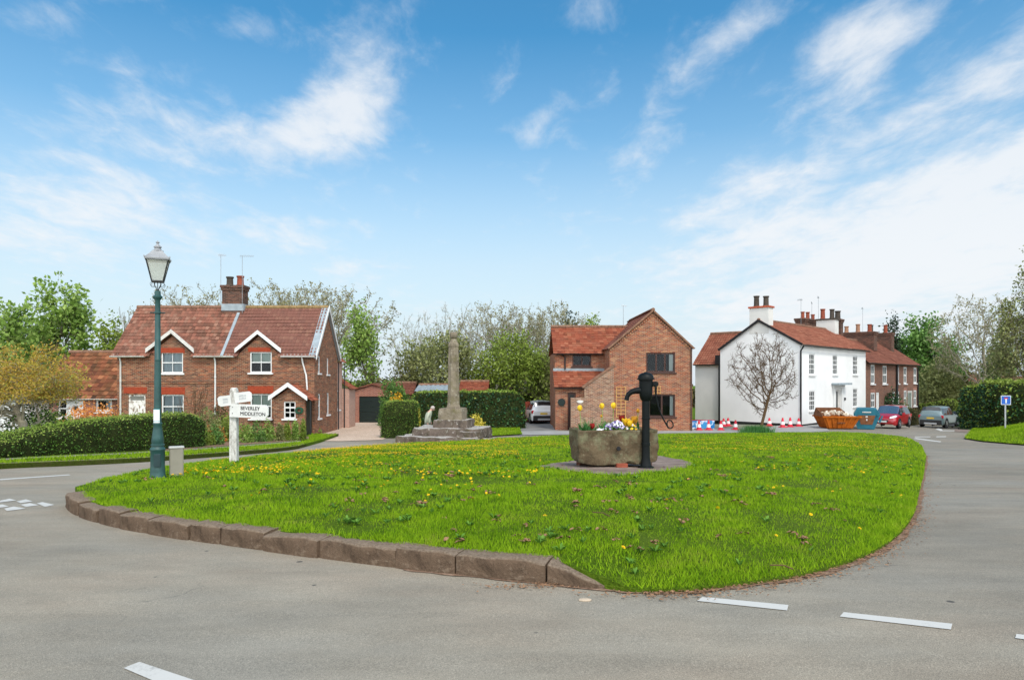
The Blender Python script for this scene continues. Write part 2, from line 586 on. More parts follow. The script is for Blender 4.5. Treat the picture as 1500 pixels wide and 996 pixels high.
M['tile_orange'] = tiles('tile_orange', [C('#7a3d2a'), C('#96523a'), C('#864732'), C('#a2644a'), C('#703a2b')], 0.26, 0.28, moss=C('#6a5230'), moss_amt=0.4, moss_lo=0.52, blotch=C('#3d2018'))
M['tile_mossy'] = tiles('tile_mossy', [C('#573325'), C('#93583c'), C('#70452f'), C('#a96f4c'), C('#3f2b20')], 0.28, 0.32, moss=C('#4a3a22'), moss_amt=0.7, moss_lo=0.46)
M['tile_terrace'] = tiles('tile_terrace', [C('#6a4235'), C('#7c4d3d'), C('#734638'), C('#875745')], 0.24, 0.30, moss=C('#4c372e'), moss_amt=0.45, moss_lo=0.52)
M['tile_white_house'] = tiles('tile_white_house', [C('#7f4a38'), C('#925a45'), C('#88513e'), C('#9c6750')], 0.24, 0.30, moss=C('#5f3d31'), moss_amt=0.45, moss_lo=0.5)
M['ridge'] = simple('ridge_tile', C('#80614f'), 0.9, 0.15, 0.3, 4.0)
M['ridge_moss'] = simple('ridge_tile_mossy', C('#8a7350'), 0.95, 0.1, 0.35, 4.0)
M['lead'] = simple('lead_flashing', C('#8d979c'), 0.6, 0.4, 0.2, 3.0)
M['white'] = simple('white_paint', (0.68, 0.68, 0.66), 0.45, 0.4, 0.05, 2.0)
M['white_old'] = simple('weathered_white_paint', (0.56, 0.54, 0.50), 0.75, 0.2, 0.2, 5.0)
M['cream_render'] = simple('cream_render', (0.60, 0.585, 0.545), 0.9, 0.15, 0.08, 0.6, bmp=0.08)
M['white_render'] = simple('white_render', (0.75, 0.745, 0.725), 0.9, 0.15, 0.07, 0.55, bmp=0.1)
M['black'] = simple('black_paint', (0.012, 0.013, 0.014), 0.4, 0.5, 0.3, 6.0)
M['plinth'] = simple('black_plinth', (0.02, 0.02, 0.021), 0.8, 0.2, 0.3, 3.0)
M['brown_frame'] = simple('brown_frame', C('#3b2119'), 0.5, 0.4, 0.2, 6.0)
M['glass'] = glassmat('window_glass', refl=0.0)
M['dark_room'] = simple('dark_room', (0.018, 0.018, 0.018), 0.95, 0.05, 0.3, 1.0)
M['curtain'] = None
M['gravel'] = None


def curtainmat(name, col, f=60.0):
    m, nt, b = newmat(name, 0.95, 0.05)
    uv = nd(nt, 'ShaderNodeTexCoord').outputs['UV']
    w = nd(nt, 'ShaderNodeTexWave', {'Vector': uv, 'Scale': f / 6.283, 'Distortion': 2.0, 'Detail': 2.0}, wave_type='BANDS', bands_direction='X').outputs[1]
    nt.links.new(ramp(nt, w, [(0.0, tuple(c * 0.72 for c in col)), (1.0, col)]), b.inputs['Base Color'])
    return m


M['curtain'] = curtainmat('net_curtain', (0.62, 0.68, 0.72), 55.0)
M['blind'] = simple('pale_blind', (0.60, 0.66, 0.58), 0.9, 0.1, 0.04, 1.0)


def groundmats():
    # asphalt: pale worn grey with speckle, patches, tar drips and hairline cracks
    m, nt, b = newmat('asphalt', 0.88, 0.25)
    v = nd(nt, 'ShaderNodeTexCoord').outputs['Object']
    big = tex(nt, 0.22, 5.0, 0.6, v, dist=0.5)
    med = tex(nt, 1.7, 6.0, 0.65, nd(nt, 'ShaderNodeMapping', {'Vector': v, 'Scale': (0.5, 1.3, 1), 'Rotation': (0, 0, R(20))}).outputs[0])
    fine = tex(nt, 160.0, 2.0, 0.6, v)
    grit = nd(nt, 'ShaderNodeTexVoronoi', {'Vector': v, 'Scale': 110.0}, feature='F1')
    c = ramp(nt, big, [(0.3, (0.280, 0.245, 0.188)), (0.7, (0.375, 0.330, 0.257))])
    c = mixc(nt, 0.55, c, ramp(nt, med, [(0.3, 0.62), (0.7, 1.12)]), 'MULTIPLY')
    tint = ramp(nt, tex(nt, 0.55, 4.0, 0.6, nd(nt, 'ShaderNodeMapping', {'Vector': v, 'Location': (4, 9, 0), 'Scale': (.6, 1.2, 1)}).outputs[0]), [(0.34, (0.95, 0.985, 1.03)), (0.5, (1.0, 1.0, 1.0)), (0.66, (1.05, 0.995, 0.965))])
    c = mixc(nt, 1.0, c, tint, 'MULTIPLY')
    c = mixc(nt, 0.8, c, ramp(nt, fine, [(0.32, 0.55), (0.70, 1.32)]), 'MULTIPLY')
    c = mixc(nt, 0.45, c, ramp(nt, grit.outputs['Color'], [(0.0, 0.62), (0.7, 1.0), (1.0, 1.4)]), 'MULTIPLY')
    # darker side road on the right
    sx = nd(nt, 'ShaderNodeSeparateXYZ', {0: v})
    side = mth(nt, 'SUBTRACT', mth(nt, 'ADD', sx.outputs[0], mth(nt, 'MULTIPLY', sx.outputs[1], 0.35)), mth(nt, 'MULTIPLY', big, 1.0))
    c = mixc(nt, ramp(nt, mth(nt, 'MULTIPLY', mth(nt, 'SUBTRACT', side, 2.6), 0.35, clamp=True), [(0, 0.0), (1, 0.75)]), c, (0.80, 0.81, 0.83), 'MULTIPLY')
    cr = nd(nt, 'ShaderNodeTexVoronoi', {'Vector': nd(nt, 'ShaderNodeVectorMath', {0: v, 1: nd(nt, 'ShaderNodeVectorMath', {0: nd(nt, 'ShaderNodeTexNoise', {'Vector': v, 'Scale': 1.1, 'Detail': 5.0}).outputs['Color'], 'Scale': 1.3}, operation='SCALE').outputs[0]}, operation='ADD').outputs[0], 'Scale': 0.42}, feature='DISTANCE_TO_EDGE').outputs['Distance']
    crk = mth(nt, 'MULTIPLY', ramp(nt, cr, [(0.0, 1.0), (0.006, 0.0)]), ramp(nt, tex(nt, 0.5, 3.0, 0.5, v), [(0.56, 0.0), (0.64, 0.4)]))
    c = mixc(nt, crk, c, (0.05, 0.05, 0.048))
    spot = nd(nt, 'ShaderNodeTexVoronoi', {'Vector': v, 'Scale': 2.3}, feature='F1')
    sp = mth(nt, 'MULTIPLY', ramp(nt, spot.outputs['Distance'], [(0.055, 1.0), (0.075, 0.0)]), mth(nt, 'GREATER_THAN', tex(nt, 0.45, 3.0, 0.5, v), 0.53))
    c = mixc(nt, mth(nt, 'MULTIPLY', sp, 0.8), c, (0.035, 0.035, 0.036))
    nt.links.new(c, b.inputs['Base Color'])
    bump(nt, b, mth(nt, 'ADD', fine, mth(nt, 'MULTIPLY', grit.outputs['Distance'], 0.8)), 0.5, 0.006)
    M['asphalt'] = m
    # soil and thatch under the grass blades
    m, nt, b = newmat('turf', 0.95, 0.05)
    a = tex(nt, 0.7, 5.0, 0.6)
    f = tex(nt, 28.0, 5.0, 0.75)
    c = ramp(nt, f, [(0.3, (0.030, 0.065, 0.004)), (0.55, (0.095, 0.165, 0.010)), (0.75, (0.175, 0.210, 0.030))])
    c = mixc(nt, ramp(nt, a, [(0.42, 0.0), (0.75, 0.5)]), c, (0.115, 0.135, 0.03))
    nt.links.new(c, b.inputs['Base Color'])
    bump(nt, b, f, 0.9, 0.05)
    M['turf'] = m
    m, nt, b = newmat('gravel', 0.9, 0.15)
    g = nd(nt, 'ShaderNodeTexVoronoi', {'Vector': nd(nt, 'ShaderNodeTexCoord').outputs['Object'], 'Scale': 22.0}, feature='F1')
    c = ramp(nt, g.outputs['Color'], [(0.0, C('#a58c78')), (0.5, C('#c7ae98')), (1.0, C('#dccab6'))])
    c = mixc(nt, 0.5, c, ramp(nt, tex(nt, 0.9, 5.0), [(0.3, 0.7), (0.7, 1.05)]), 'MULTIPLY')
    nt.links.new(c, b.inputs['Base Color'])
    bump(nt, b, g.outputs['Distance'], 0.6, 0.02)
    M['gravel'] = m
    m, nt, b = newmat('bare_soil', 0.95, 0.05)
    f = tex(nt, 14.0, 6.0, 0.75)
    c = ramp(nt, f, [(0.3, C('#5b4436')), (0.55, C('#8d7360')), (0.75, C('#b09a88'))])
    nt.links.new(c, b.inputs['Base Color'])
    bump(nt, b, f, 0.8, 0.03)
    M['soil'] = m
    m, nt, b = newmat('worn_road_paint', 0.8, 0.25)
    f = tex(nt, 55.0, 5.0, 0.8)
    f2 = tex(nt, 3.0, 6.0, 0.7)
    c = mixc(nt, ramp(nt, mth(nt, 'ADD', mth(nt, 'MULTIPLY', f, 0.5), mth(nt, 'MULTIPLY', f2, 0.5)), [(0.34, 0.9), (0.46, 0.0)]), (0.52, 0.505, 0.465), (0.27, 0.26, 0.235))
    nt.links.new(c, b.inputs['Base Color'])
    bump(nt, b, f, 0.3, 0.004)
    M['paint'] = m
    m, nt, b = newmat('slab_paving', 0.92, 0.1)
    f = tex(nt, 3.0, 7.0, 0.7)
    g2 = tex(nt, 60.0, 3.0, 0.6)
    c = ramp(nt, f, [(0.3, C('#6d5d54')), (0.55, C('#8a7a70')), (0.75, C('#a59488'))])
    c = mixc(nt, 0.6, c, ramp(nt, g2, [(0.3, 0.65), (0.7, 1.1)]), 'MULTIPLY')
    nt.links.new(c, b.inputs['Base Color'])
    bump(nt, b, g2, 0.5, 0.01)
    M['paving'] = m


groundmats()
M['stone_kerb'] = stone('stone_kerb', C('#6b5949'), C('#382e26'), C('#9c8b78'), 3.2, 0.4, bs=1.0, top=0.6)
M['stone_cross'] = stone('stone_cross', C('#857a69'), C('#453f33'), C('#bdb8a6'), 1.9, 0.55, green=C('#6a6444'))
M['stone_step'] = stone('stone_step', C('#6a5e55'), C('#332e2a'), C('#c4bfb6'), 2.2, 0.75, green=C('#4f4a34'), top=0.8)
M['stone_trough'] = stone('stone_trough', C('#665844'), C('#3c3226'), C('#96937a'), 2.2, 0.5, green=C('#7d7f62'), bs=1.0)
M['grass'] = leafmat('grass_blade', [(0.032, 0.090, 0.004), (0.125, 0.255, 0.008), (0.255, 0.415, 0.014), (0.25, 0.38, 0.015), (0.36, 0.36, 0.07)], 0.75, 0.3, 0.42, 2.2)
M['grass_far'] = leafmat('grass_tuft', [(0.052, 0.130, 0.005), (0.15, 0.280, 0.009), (0.27, 0.405, 0.018), (0.24, 0.36, 0.02), (0.34, 0.35, 0.06)], 0.75, 0.3, 0.4, 0.7)
for _g in ('grass', 'grass_far'):
    M[_g].node_tree.nodes['Principled BSDF'].inputs['Specular IOR Level'].default_value = 0.06
M['lf_hedge'] = leafmat('hedge_leaf', [C('#1c2c14'), C('#324e1c'), C('#486c25'), C('#64862f')], 0.6, 0.15, 0.6)
M['lf_laurel'] = leafmat('laurel_leaf', [C('#132415'), C('#23402a'), C('#345a34'), C('#587d3f')], 0.4, 0.15, 0.75)
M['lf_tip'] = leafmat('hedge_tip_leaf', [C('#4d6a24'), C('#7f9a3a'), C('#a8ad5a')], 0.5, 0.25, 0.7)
M['lf_green'] = leafmat('spring_leaf', [C('#54702a'), C('#76943e'), C('#93ac54'), C('#b0c270')], 0.5, 0.3, 0.6)
M['lf_weed'] = leafmat('weed_leaf', [C('#3f6420'), C('#5a842c'), C('#769e40')], 0.7, 0.2, 0.6)
M['lf_deep'] = leafmat('deep_green_leaf', [C('#38562a'), C('#547836'), C('#6f9446'), C('#8cac5c')], 0.5, 0.28, 0.6)
M['lf_lime'] = leafmat('lime_leaf', [C('#5c7026'), C('#7f9138'), C('#9cac50')], 0.5, 0.3, 0.6)
M['lf_olive'] = leafmat('olive_leaf', [C('#586036'), C('#757c48'), C('#90945a'), C('#a6a670')], 0.55, 0.3, 0.6)
M['lf_bud'] = leafmat('budding_leaf', [C('#6f6a48'), C('#86825a'), C('#9a966a'), C('#8f8c6a')], 0.6, 0.3, 0.6)
M['lf_rust'] = leafmat('rusty_young_leaf', [C('#9a8a2c'), C('#b8a440'), C('#c0964a'), C('#a4ac4c'), C('#c8a058')], 0.5, 0.4, 0.55)
M['lf_flame'] = leafmat('orange_leaf', [C('#b8642c'), C('#d88a42'), C('#e8a860'), C('#c9803c')], 0.5, 0.35, 0.7)
M['lf_yellow'] = leafmat('yellow_leaf', [C('#a89a2a'), C('#d8c440'), C('#e6d870'), C('#8aa03a')], 0.5, 0.3, 0.7)
M['lf_gold'] = leafmat('golden_leaf', [C('#c08a10'), C('#e0a81c'), C('#eec040')], 0.5, 0.3, 0.7)
M['lf_conifer'] = leafmat('conifer_needle', [C('#1c2a1c'), C('#2c3c28'), C('#44523a')], 0.6, 0.15, 0.6)
M['lf_blade'] = leafmat('strap_leaf', [C('#2f5a2a'), C('#457a3c'), C('#6a9a5a')], 0.45, 0.25, 0.7)
M['lf_bluegreen'] = leafmat('bluish_leaf', [C('#3a5a48'), C('#557a60'), C('#7d9a80')], 0.5, 0.2, 0.7)
M['lf_brownhedge'] = leafmat('dull_hedge_leaf', [C('#33301e'), C('#4a4a28'), C('#63562f')], 0.6, 0.2, 0.7)
M['hedge_core'] = simple('hedge_core', C('#2a3018'), 0.95, 0.05, 0.4, 4.0)
M['bark'] = simple('bark', C('#665b4c'), 0.95, 0.08, 0.35, 5.0, bmp=0.4)
M['bark_grey'] = simple('bark_grey', C('#8f8875'), 0.95, 0.08, 0.3, 5.0, bmp=0.4)
M['bark_brown'] = simple('bark_brown', C('#5d4a36'), 0.95, 0.08, 0.3, 6.0, bmp=0.4)

# ------------------------------------------------------------------ ground sheets
def sheet(name, outline, surf, mat, step=1.0, kind='structure', edge_drop=0.0, **kw):
    """a sheet over a polygon (list of xy), draped on surf(x, y); edge_drop adds a skirt downwards"""
    pts = []
    n = len(outline)
    for i in range(n):
        a, b = np.array(outline[i][:2], float), np.array(outline[(i + 1) % n][:2], float)
        k = max(1, int(np.linalg.norm(b - a) / step))
        for t in range(k):
            pts.append(a + (b - a) * t / k)
    pts = np.array(pts)
    nb = len(pts)
    x0, y0 = pts.min(0)
    x1, y1 = pts.max(0)
    gx, gy = np.meshgrid(np.arange(x0 + step / 2, x1, step), np.arange(y0 + step / 2, y1, step))
    q = np.stack([gx.ravel(), gy.ravel()], 1)
    ins = inside(q, pts)
    q = q[ins]
    if len(q):
        q = q[edge_dist(q, pts)[0] > step * 0.35]
    allp = np.concatenate([pts, q])
    res = delaunay_2d_cdt([Vector(p) for p in allp], [(i, (i + 1) % nb) for i in range(nb)], [], 1, 1e-5)
    vx = np.array([tuple(v) for v in res[0]])
    vz = surf(vx[:, 0], vx[:, 1])
    V = [(a, b, c) for (a, b), c in zip(vx, vz)]
    F = []
    for f in res[2]:
        p = [vx[i] for i in f]
        ar = sum(p[i][0] * p[(i + 1) % len(p)][1] - p[(i + 1) % len(p)][0] * p[i][1] for i in range(len(p)))
        F.append(list(f) if ar > 0 else list(f)[::-1])
    mb = MB()
    mb.add(V, F)
    if edge_drop:
        m = len(V)
        top = [(p[0], p[1], float(surf(p[0], p[1]))) for p in pts]
        mb.add(top + [(a, b, c - edge_drop) for a, b, c in top], [(i, (i + 1) % nb, nb + (i + 1) % nb, nb + i) for i in range(nb)])
    return mb.build(name, mat, smooth=True, kind=kind, **kw)


def inside(q, poly):
    x, y = q[:, 0], q[:, 1]
    c = np.zeros(len(q), bool)
    n = len(poly)
    j = n - 1
    for i in range(n):
        xi, yi = poly[i]
        xj, yj = poly[j]
        if yi != yj:
            c ^= ((yi > y) != (yj > y)) & (x < (xj - xi) * (y - yi) / (yj - yi) + xi)
        j = i
    return c


def edge_dist(q, poly):
    best = np.full(len(q), 1e9)
    idx = np.zeros(len(q))
    n = len(poly)
    for i in range(n):
        a, b = poly[i], poly[(i + 1) % n]
        d = b - a
        L = (d * d).sum() + 1e-12
        t = np.clip(((q - a) @ d) / L, 0, 1)
        dd = np.hypot(*(q - (a + t[:, None] * d)).T)
        m = dd < best
        best[m] = dd[m]
        idx[m] = i + t[m]
    return best, idx


def smooth_line(pts, n=8):
    """Catmull-Rom through xy points"""
    p = [np.array(q[:2], float) for q in pts]
    p = [2 * p[0] - p[1]] + p + [2 * p[-1] - p[-2]]
    out = []
    for i in range(1, len(p) - 2):
        for k in range(n):
            t = k / n
            out.append(0.5 * (2 * p[i] + (p[i + 1] - p[i - 1]) * t + (2 * p[i - 1] - 5 * p[i] + 4 * p[i + 1] - p[i + 2]) * t * t + (3 * p[i] - p[i - 1] - 3 * p[i + 1] + p[i + 2]) * t ** 3))
    out.append(p[-2])
    return np.array(out)


# the ground: one sheet out to the horizon
_gx = np.concatenate([np.linspace(-900, -90, 10), np.linspace(-80, 90, 69), np.linspace(100, 900, 10)])
_gy = np.concatenate([np.linspace(-40, 100, 71), np.linspace(110, 900, 14)])
_GX, _GY = np.meshgrid(_gx, _gy)
_V = np.stack([_GX.ravel(), _GY.ravel(), (zr(_GX, _GY) - 0.06).ravel()], 1)
_nx = len(_gx)
_F = np.array([(j * _nx + i, j * _nx + i + 1, (j + 1) * _nx + i + 1, (j + 1) * _nx + i) for j in range(len(_gy) - 1) for i in range(_nx - 1)])
build_np('ground', _V, _F, M['turf'], smooth=True, kind='structure')
sheet('road', [(-60, -8), (80, -8), (80, 40), (62, 82), (30, 82), (20, 48), (14, 49), (-30, 49), (-60, 40)], zr, M['asphalt'], 1.2)

# the green: kerbed on the near left, worn grass edge on the right
KF_px = [(93, 739), (99, 748), (112, 756), (130, 763), (170, 773.5), (218, 782), (276, 791.5), (330, 799), (385, 806.5), (465, 817.5), (577, 832), (667, 842), (800, 856)]
KF = smooth_line([G(*p) for p in KF_px], 6)                              # foot of the kerb
RE_px = [(885, 863), (930, 868), (1000, 867), (1080, 859), (1170, 846), (1240, 827), (1290, 805), (1325, 776), (1340, 750), (1347, 720), (1354, 690), (1357, 668)]
RE = smooth_line([G(*p) for p in RE_px], 5)
FE_px = [(1350, 654), (1330, 643.5), (1295, 639), (1250, 637), (1200, 636), (1100, 637.5), (1000, 638.5), (900, 640), (800, 642), (720, 646), (650, 651), (560, 655), (500, 660), (440, 666), (390, 671), (340, 676.5), (300, 680.5), (250, 688), (200, 699), (150, 713), (110, 727)]
FE = smooth_line([G(px, py) for px, py in FE_px], 4)


def inset(line, d):
    t = np.gradient(line, axis=0)
    t /= np.linalg.norm(t, axis=1)[:, None]
    return line + np.stack([-t[:, 1], t[:, 0]], 1) * d


KW = 0.17
KB = inset(KF, KW)                                                       # back of the kerb
GREEN = np.concatenate([KB, RE, FE])
_lift = np.concatenate([np.full(len(KB), 0.165), np.linspace(0.09, 0.03, 6), np.full(len(RE) - 6, 0.03), np.full(len(FE) - 14, 0.07), np.linspace(0.08, 0.15, 14)])


def zg(x, y):
    """height of the turf of the green"""
    x, y = np.asarray(x, float), np.asarray(y, float)
    sh = np.broadcast(x, y).shape
    xx, yy = np.broadcast_to(x, sh).ravel(), np.broadcast_to(y, sh).ravel()
    q = np.stack([xx, yy], 1)
    d, i = edge_dist(q, GREEN)
    e = np.interp(i, np.arange(len(_lift) + 1), np.append(_lift, _lift[0]))
    l = e + (0.24 - e) * (1 - np.exp(-d / 1.1)) + 0.02 * np.sin(xx * 1.7 + yy * .6) * np.sin(yy * 1.3 - xx * .4) * np.clip(d, 0, 1)
    return (zr(xx, yy) + l).reshape(sh)


_cyl = {}


def GG(px, py):
    """point on the turf of the green: coarse march, then refine"""
    ys = np.arange(4, 45, 0.1)
    xs = (px - 750) / 1000 * ys
    d = (EYE + (553 - py) / 1000 * ys) - zg(xs, ys)
    k = int(np.argmax(d <= 0)) if (d <= 0).any() else len(ys) - 1
    t = d[k - 1] / (d[k - 1] - d[k] + 1e-12) if k else 0
    y = float(ys[k - 1] + 0.1 * t) if k else float(ys[0])
    x = (px - 750) / 1000 * y
    return Vector((x, y, float(zg(x, y))))


def zg_sheet(x, y):
    return zg(x, y)


sheet('green', [tuple(p) for p in GREEN], zg_sheet, M['turf'], 0.45, edge_drop=0.3)

# leaf litter and grit along the worn edge
_o = np.concatenate([KF[-12:], RE])
_in = inset(_o, 0.16)
_wob = np.array([0.03 + 0.015 * math.sin(i * 1.7) + 0.012 * math.sin(i * .6) + 0.035 * max(0, math.sin((i - 14) / 54 * math.pi)) for i in range(len(_o))])
_out = inset(_o, 0) - (inset(_o, 1.0) - _o) * _wob[:, None]
sheet('soil_verge', [tuple(p) for p in _out] + [tuple(p) for p in _in[::-1]], lambda x, y: zr(x, y) + 0.006, M['soil'], 0.3)

# kerb stones, each one a block of its own
rng = random.Random(4)


def kerb_stone(path, h0, h1, seed, name='kerb_stone', **kw):
    """block along a short foot line; top rounded and worn, sides pitted"""
    from mathutils import noise
    n = max(5, int(sum(np.linalg.norm(path[i + 1] - path[i]) for i in range(len(path) - 1)) / 0.07))
    L = np.linspace(0, 1, n)
    s = np.concatenate([[0], np.cumsum(np.linalg.norm(np.diff(path, axis=0), axis=1))])
    pts = np.stack([np.interp(L * s[-1], s, path[:, 0]), np.interp(L * s[-1], s, path[:, 1])], 1)
    t = np.gradient(pts, axis=0)
    t /= np.linalg.norm(t, axis=1)[:, None]
    nn = np.stack([-t[:, 1], t[:, 0]], 1)
    rings = []
    rr = random.Random(seed)
    dz_ = rr.uniform(-0.02, 0.014)
    do_ = rr.uniform(-0.012, 0.015)
    for i in range(n):
        h = h0 + (h1 - h0) * L[i] + dz_
        e = 0.012 if i in (0, n - 1) else 0.0
        prof = [(0.0 + e, -0.08), (0.0 + e, 0.0), (0.004 + e, h * 0.35), (0.002 + e, h * 0.7), (0.006 + e, h - 0.018), (0.024, h - 0.003 - e), (KW * 0.6, h - e * .5), (KW + 0.06, h - 0.004), (KW + 0.06, -0.08)]
        ring = []
        z0 = float(zr(pts[i][0], pts[i][1]))
        for o_, z in prof:
            p = pts[i] + nn[i] * (o_ + do_)
            v = Vector((p[0], p[1], z0 + z))
            k = noise.noise(v * 4.5 + Vector((seed, 0, 0))) * 0.022 + noise.noise(v * 15) * 0.011
            if z > 0.01:
                v += Vector((nn[i][0] * k, nn[i][1] * k, k * 0.6))
            ring.append(v)
        rings.append(ring[::-1])
    mb = MB()
    c = Vector((pts[n // 2][0], pts[n // 2][1], float(zr(*pts[n // 2]))))
    mb.loft(rings)
    mb.v = [tuple(Vector(v) - c) for v in mb.v]
    return mb.build(name, M['stone_kerb'], loc=c, smooth=50, **kw)


JX = [93, 112, 140, 172, 215, 275, 320, 385, 465, 577, 666, 799]
_pxs = np.array([750 + 1000 * p[0] / p[1] for p in KF])
KL = {0: 'small curved sandstone kerb block at the far left tip of the green', 9: 'long sandstone kerb block third from the tapered end stone',
      10: 'sandstone kerb block next to the longest one near the tapered end'}
for i in range(len(JX) - 1):
    m_ = (_pxs >= JX[i]) & (_pxs <= JX[i + 1])
    xs_ = np.concatenate([[JX[i] + 1.0], _pxs[m_], [JX[i + 1] - 1.0]])
    xs_ = np.unique(xs_)
    path = np.stack([np.interp(xs_, _pxs, KF[:, 0]), np.interp(xs_, _pxs, KF[:, 1])], 1)
    kerb_stone(path, 0.172 + .012 * rng.random(), 0.172 + .012 * rng.random(), i, label='brown sandstone kerb block along the near edge of the green', cat='kerb stone', group='kerb stones of the green')
kerb_stone(smooth_line([G(801, 856.4), G(840, 860), G(888, 864)], 5), 0.16, 0.03, 77, label='tapered end kerb stone sinking into the road at the right of the kerb', cat='kerb stone', group='kerb stones of the green')

# painted markings
def paint(pxs, name='road_marking'):
    return sheet(name, [tuple(G(*p)[:2]) for p in pxs], lambda x, y: zr(x, y) + 0.005, M['paint'], 0.12)


for q in ([(1021, 880.5), (1029, 874.5), (1155, 886.5), (1153, 894.5)], [(1230, 903.5), (1236, 897), (1395, 914), (1393, 922.5)],
          [(1487, 935), (1489, 929), (1640, 947), (1640, 957)], [(181, 979), (204, 970), (330, 1012), (300, 1030)],
          [(0, 733.5), (14, 730.5), (24, 733), (0, 736)], [(24, 734.5), (38, 731.5), (48, 734.5), (30, 737)], [(54, 737.5), (62, 735.5), (80, 739.5), (66, 742.5)],
          [(6, 745), (20, 742), (38, 745), (10, 748.5)], [(-14, 741), (4, 739), (13, 742), (-10, 745)], [(30, 739.5), (44, 737), (57, 740), (38, 742.5)],
          [(0, 703.3), (0, 701.7), (100, 695), (104, 696)],
          [(1338, 642.4), (1342, 641.5), (1379, 646.5), (1377, 647.6)], [(1340, 640.2), (1340, 639.3), (1363, 639.3), (1363, 640.2)], [(1371, 640.2), (1372, 639.1), (1386, 638.9), (1386, 640)],
          [(1371, 629), (1375, 627), (1381, 630.5), (1398, 630.5), (1398, 631.3), (1378, 631.3)]):
    paint(q)

# far verge on the left, its kerb, footpath and garden ground
VK_px = [(-260, 706), (-120, 696), (0, 687), (100, 682.5), (200, 677.5), (300, 670.5), (380, 664), (430, 658.5), (449, 654)]
VK = smooth_line([G(*p) for p in VK_px], 4)
_far = [(-9.6, 37.8), (-24, 38.2), (-50, 42), (-50, 30)]
VERGE = np.array([tuple(p) for p in VK] + _far)


def zv(x, y):
    return zr(x, y) + 0.13


sheet('verge', [tuple(p) for p in VERGE], zv, M['turf'], 0.8, edge_drop=0.2)
mb = MB()
_kb = inset(VK, 0.12)
mb.loft([[(a[0], a[1], float(zr(*a)) - .05), (a[0], a[1], float(zr(*a)) + .12), (b[0], b[1], float(zr(*b)) + .14), (b[0], b[1], float(zr(*b)) - .05)][::-1] for a, b in zip(VK, _kb)])
mb.build('kerb', M['stone_kerb'], kind='structure')


def strip(name, pa, pb, lift, mat, base=zr, st=0.8):
    a = [G(px, py, None, lift)[:2] for px, py in pa]
    b = [G(px, py, None, lift)[:2] for px, py in pb]
    return sheet(name, [tuple(q) for q in a] + [tuple(q) for q in b[::-1]], lambda x, y: base(x, y) + lift, mat, st)


strip('footpath', [(-80, 678), (60, 670.5), (180, 665.5), (300, 657.8), (380, 652), (440, 647)], [(-80, 676), (60, 668.5), (180, 663.2), (300, 655.6), (380, 650), (440, 645.2)], 0.136, M['asphalt'])
strip('garden_bed', [(236, 660), (300, 655), (380, 649.2), (452, 643.5)], [(236, 646), (300, 642), (380, 640.5), (452, 639.3)], 0.14, M['soil'])
strip('gravel_drive', [(448, 645.5), (500, 646), (560, 644)], [(487, 617.5), (520, 616.8), (600, 617)], 0.02, M['gravel'])
# pale pavement beyond the green, the drive beside the brick house, a patch of lawn
strip('pavement', [(716, 637), (800, 636.5), (960, 634.5), (1200, 632.5), (1215, 631)], [(765, 631.5), (812, 631), (960, 630), (1120, 626), (1200, 619)], 0.03, simple('pale_concrete', (0.30, 0.295, 0.28), 0.9, 0.15, 0.15, 1.2))
strip('driveway', [(752, 637.8), (816, 636.5)], [(769, 612), (822, 612)], 0.012, simple('damp_concrete', (0.20, 0.195, 0.185), 0.8, 0.3, 0.25, 1.0))
LAWN = [(706, 638), (764, 634.5), (757, 628.5), (715, 628.5)]
strip('lawn', [(704, 638.5), (765, 635.5)], [(715, 624), (760, 624)], 0.07, M['turf'])
# bank on the right
BK_px = [(1412, 643), (1440, 647.5), (1470, 650), (1500, 652.5), (1640, 662)]
BK = [G(*p) for p in BK_px]
BANK = np.array([tuple(p[:2]) for p in BK] + [tuple((BK[-1] + Vector((14, 3, 0)))[:2]), tuple((BK[-1] + Vector((14, 22, 0)))[:2])] + [tuple(G(1475, 622)[:2]), tuple(G(1435, 628)[:2]), tuple(G(1418, 637)[:2])])


def zb(x, y):
    x, y = np.asarray(x, float), np.asarray(y, float)
    sh = np.broadcast(x, y).shape
    q = np.stack([np.broadcast_to(x, sh).ravel(), np.broadcast_to(y, sh).ravel()], 1)
    d, _ = edge_dist(q, BANK)
    d = np.where(inside(q, BANK), d, 0)
    return zr(x, y) + (0.06 + 0.85 * sstep(0, 5.0, d)).reshape(sh)


sheet('grass_bank', [tuple(p) for p in BANK], zb, M['turf'], 0.6)
strip('lane', [(1398, 632), (1430, 634)], [(1412, 604), (1440, 604)], 0.02, M['paving'])

# ------------------------------------------------------------------ grass
def blades(name, xy, surf, h, w, mat, seed, lean=0.5, **kw):
    r = np.random.default_rng(seed)
    n = len(xy)
    z = surf(xy[:, 0], xy[:, 1])
    a = r.uniform(0, 2 * np.pi, n)
    hh = h * r.uniform(0.55, 1.35, n)
    ww = w * r.uniform(0.7, 1.3, n)
    la = r.uniform(0, 2 * np.pi, n)
    ll = hh * r.uniform(0.1, lean * 2, n)
    bx, by = np.cos(a) * ww, np.sin(a) * ww
    V = np.empty((n, 3, 3))
    V[:, 0] = np.stack([xy[:, 0] - bx, xy[:, 1] - by, z - 0.01], 1)
    V[:, 1] = np.stack([xy[:, 0] + bx, xy[:, 1] + by, z - 0.01], 1)
    V[:, 2] = np.stack([xy[:, 0] + np.cos(la) * ll, xy[:, 1] + np.sin(la) * ll, z + hh], 1)
    return build_np(name, V.reshape(-1, 3), np.arange(n * 3).reshape(-1, 3), mat, kind='stuff', **kw)


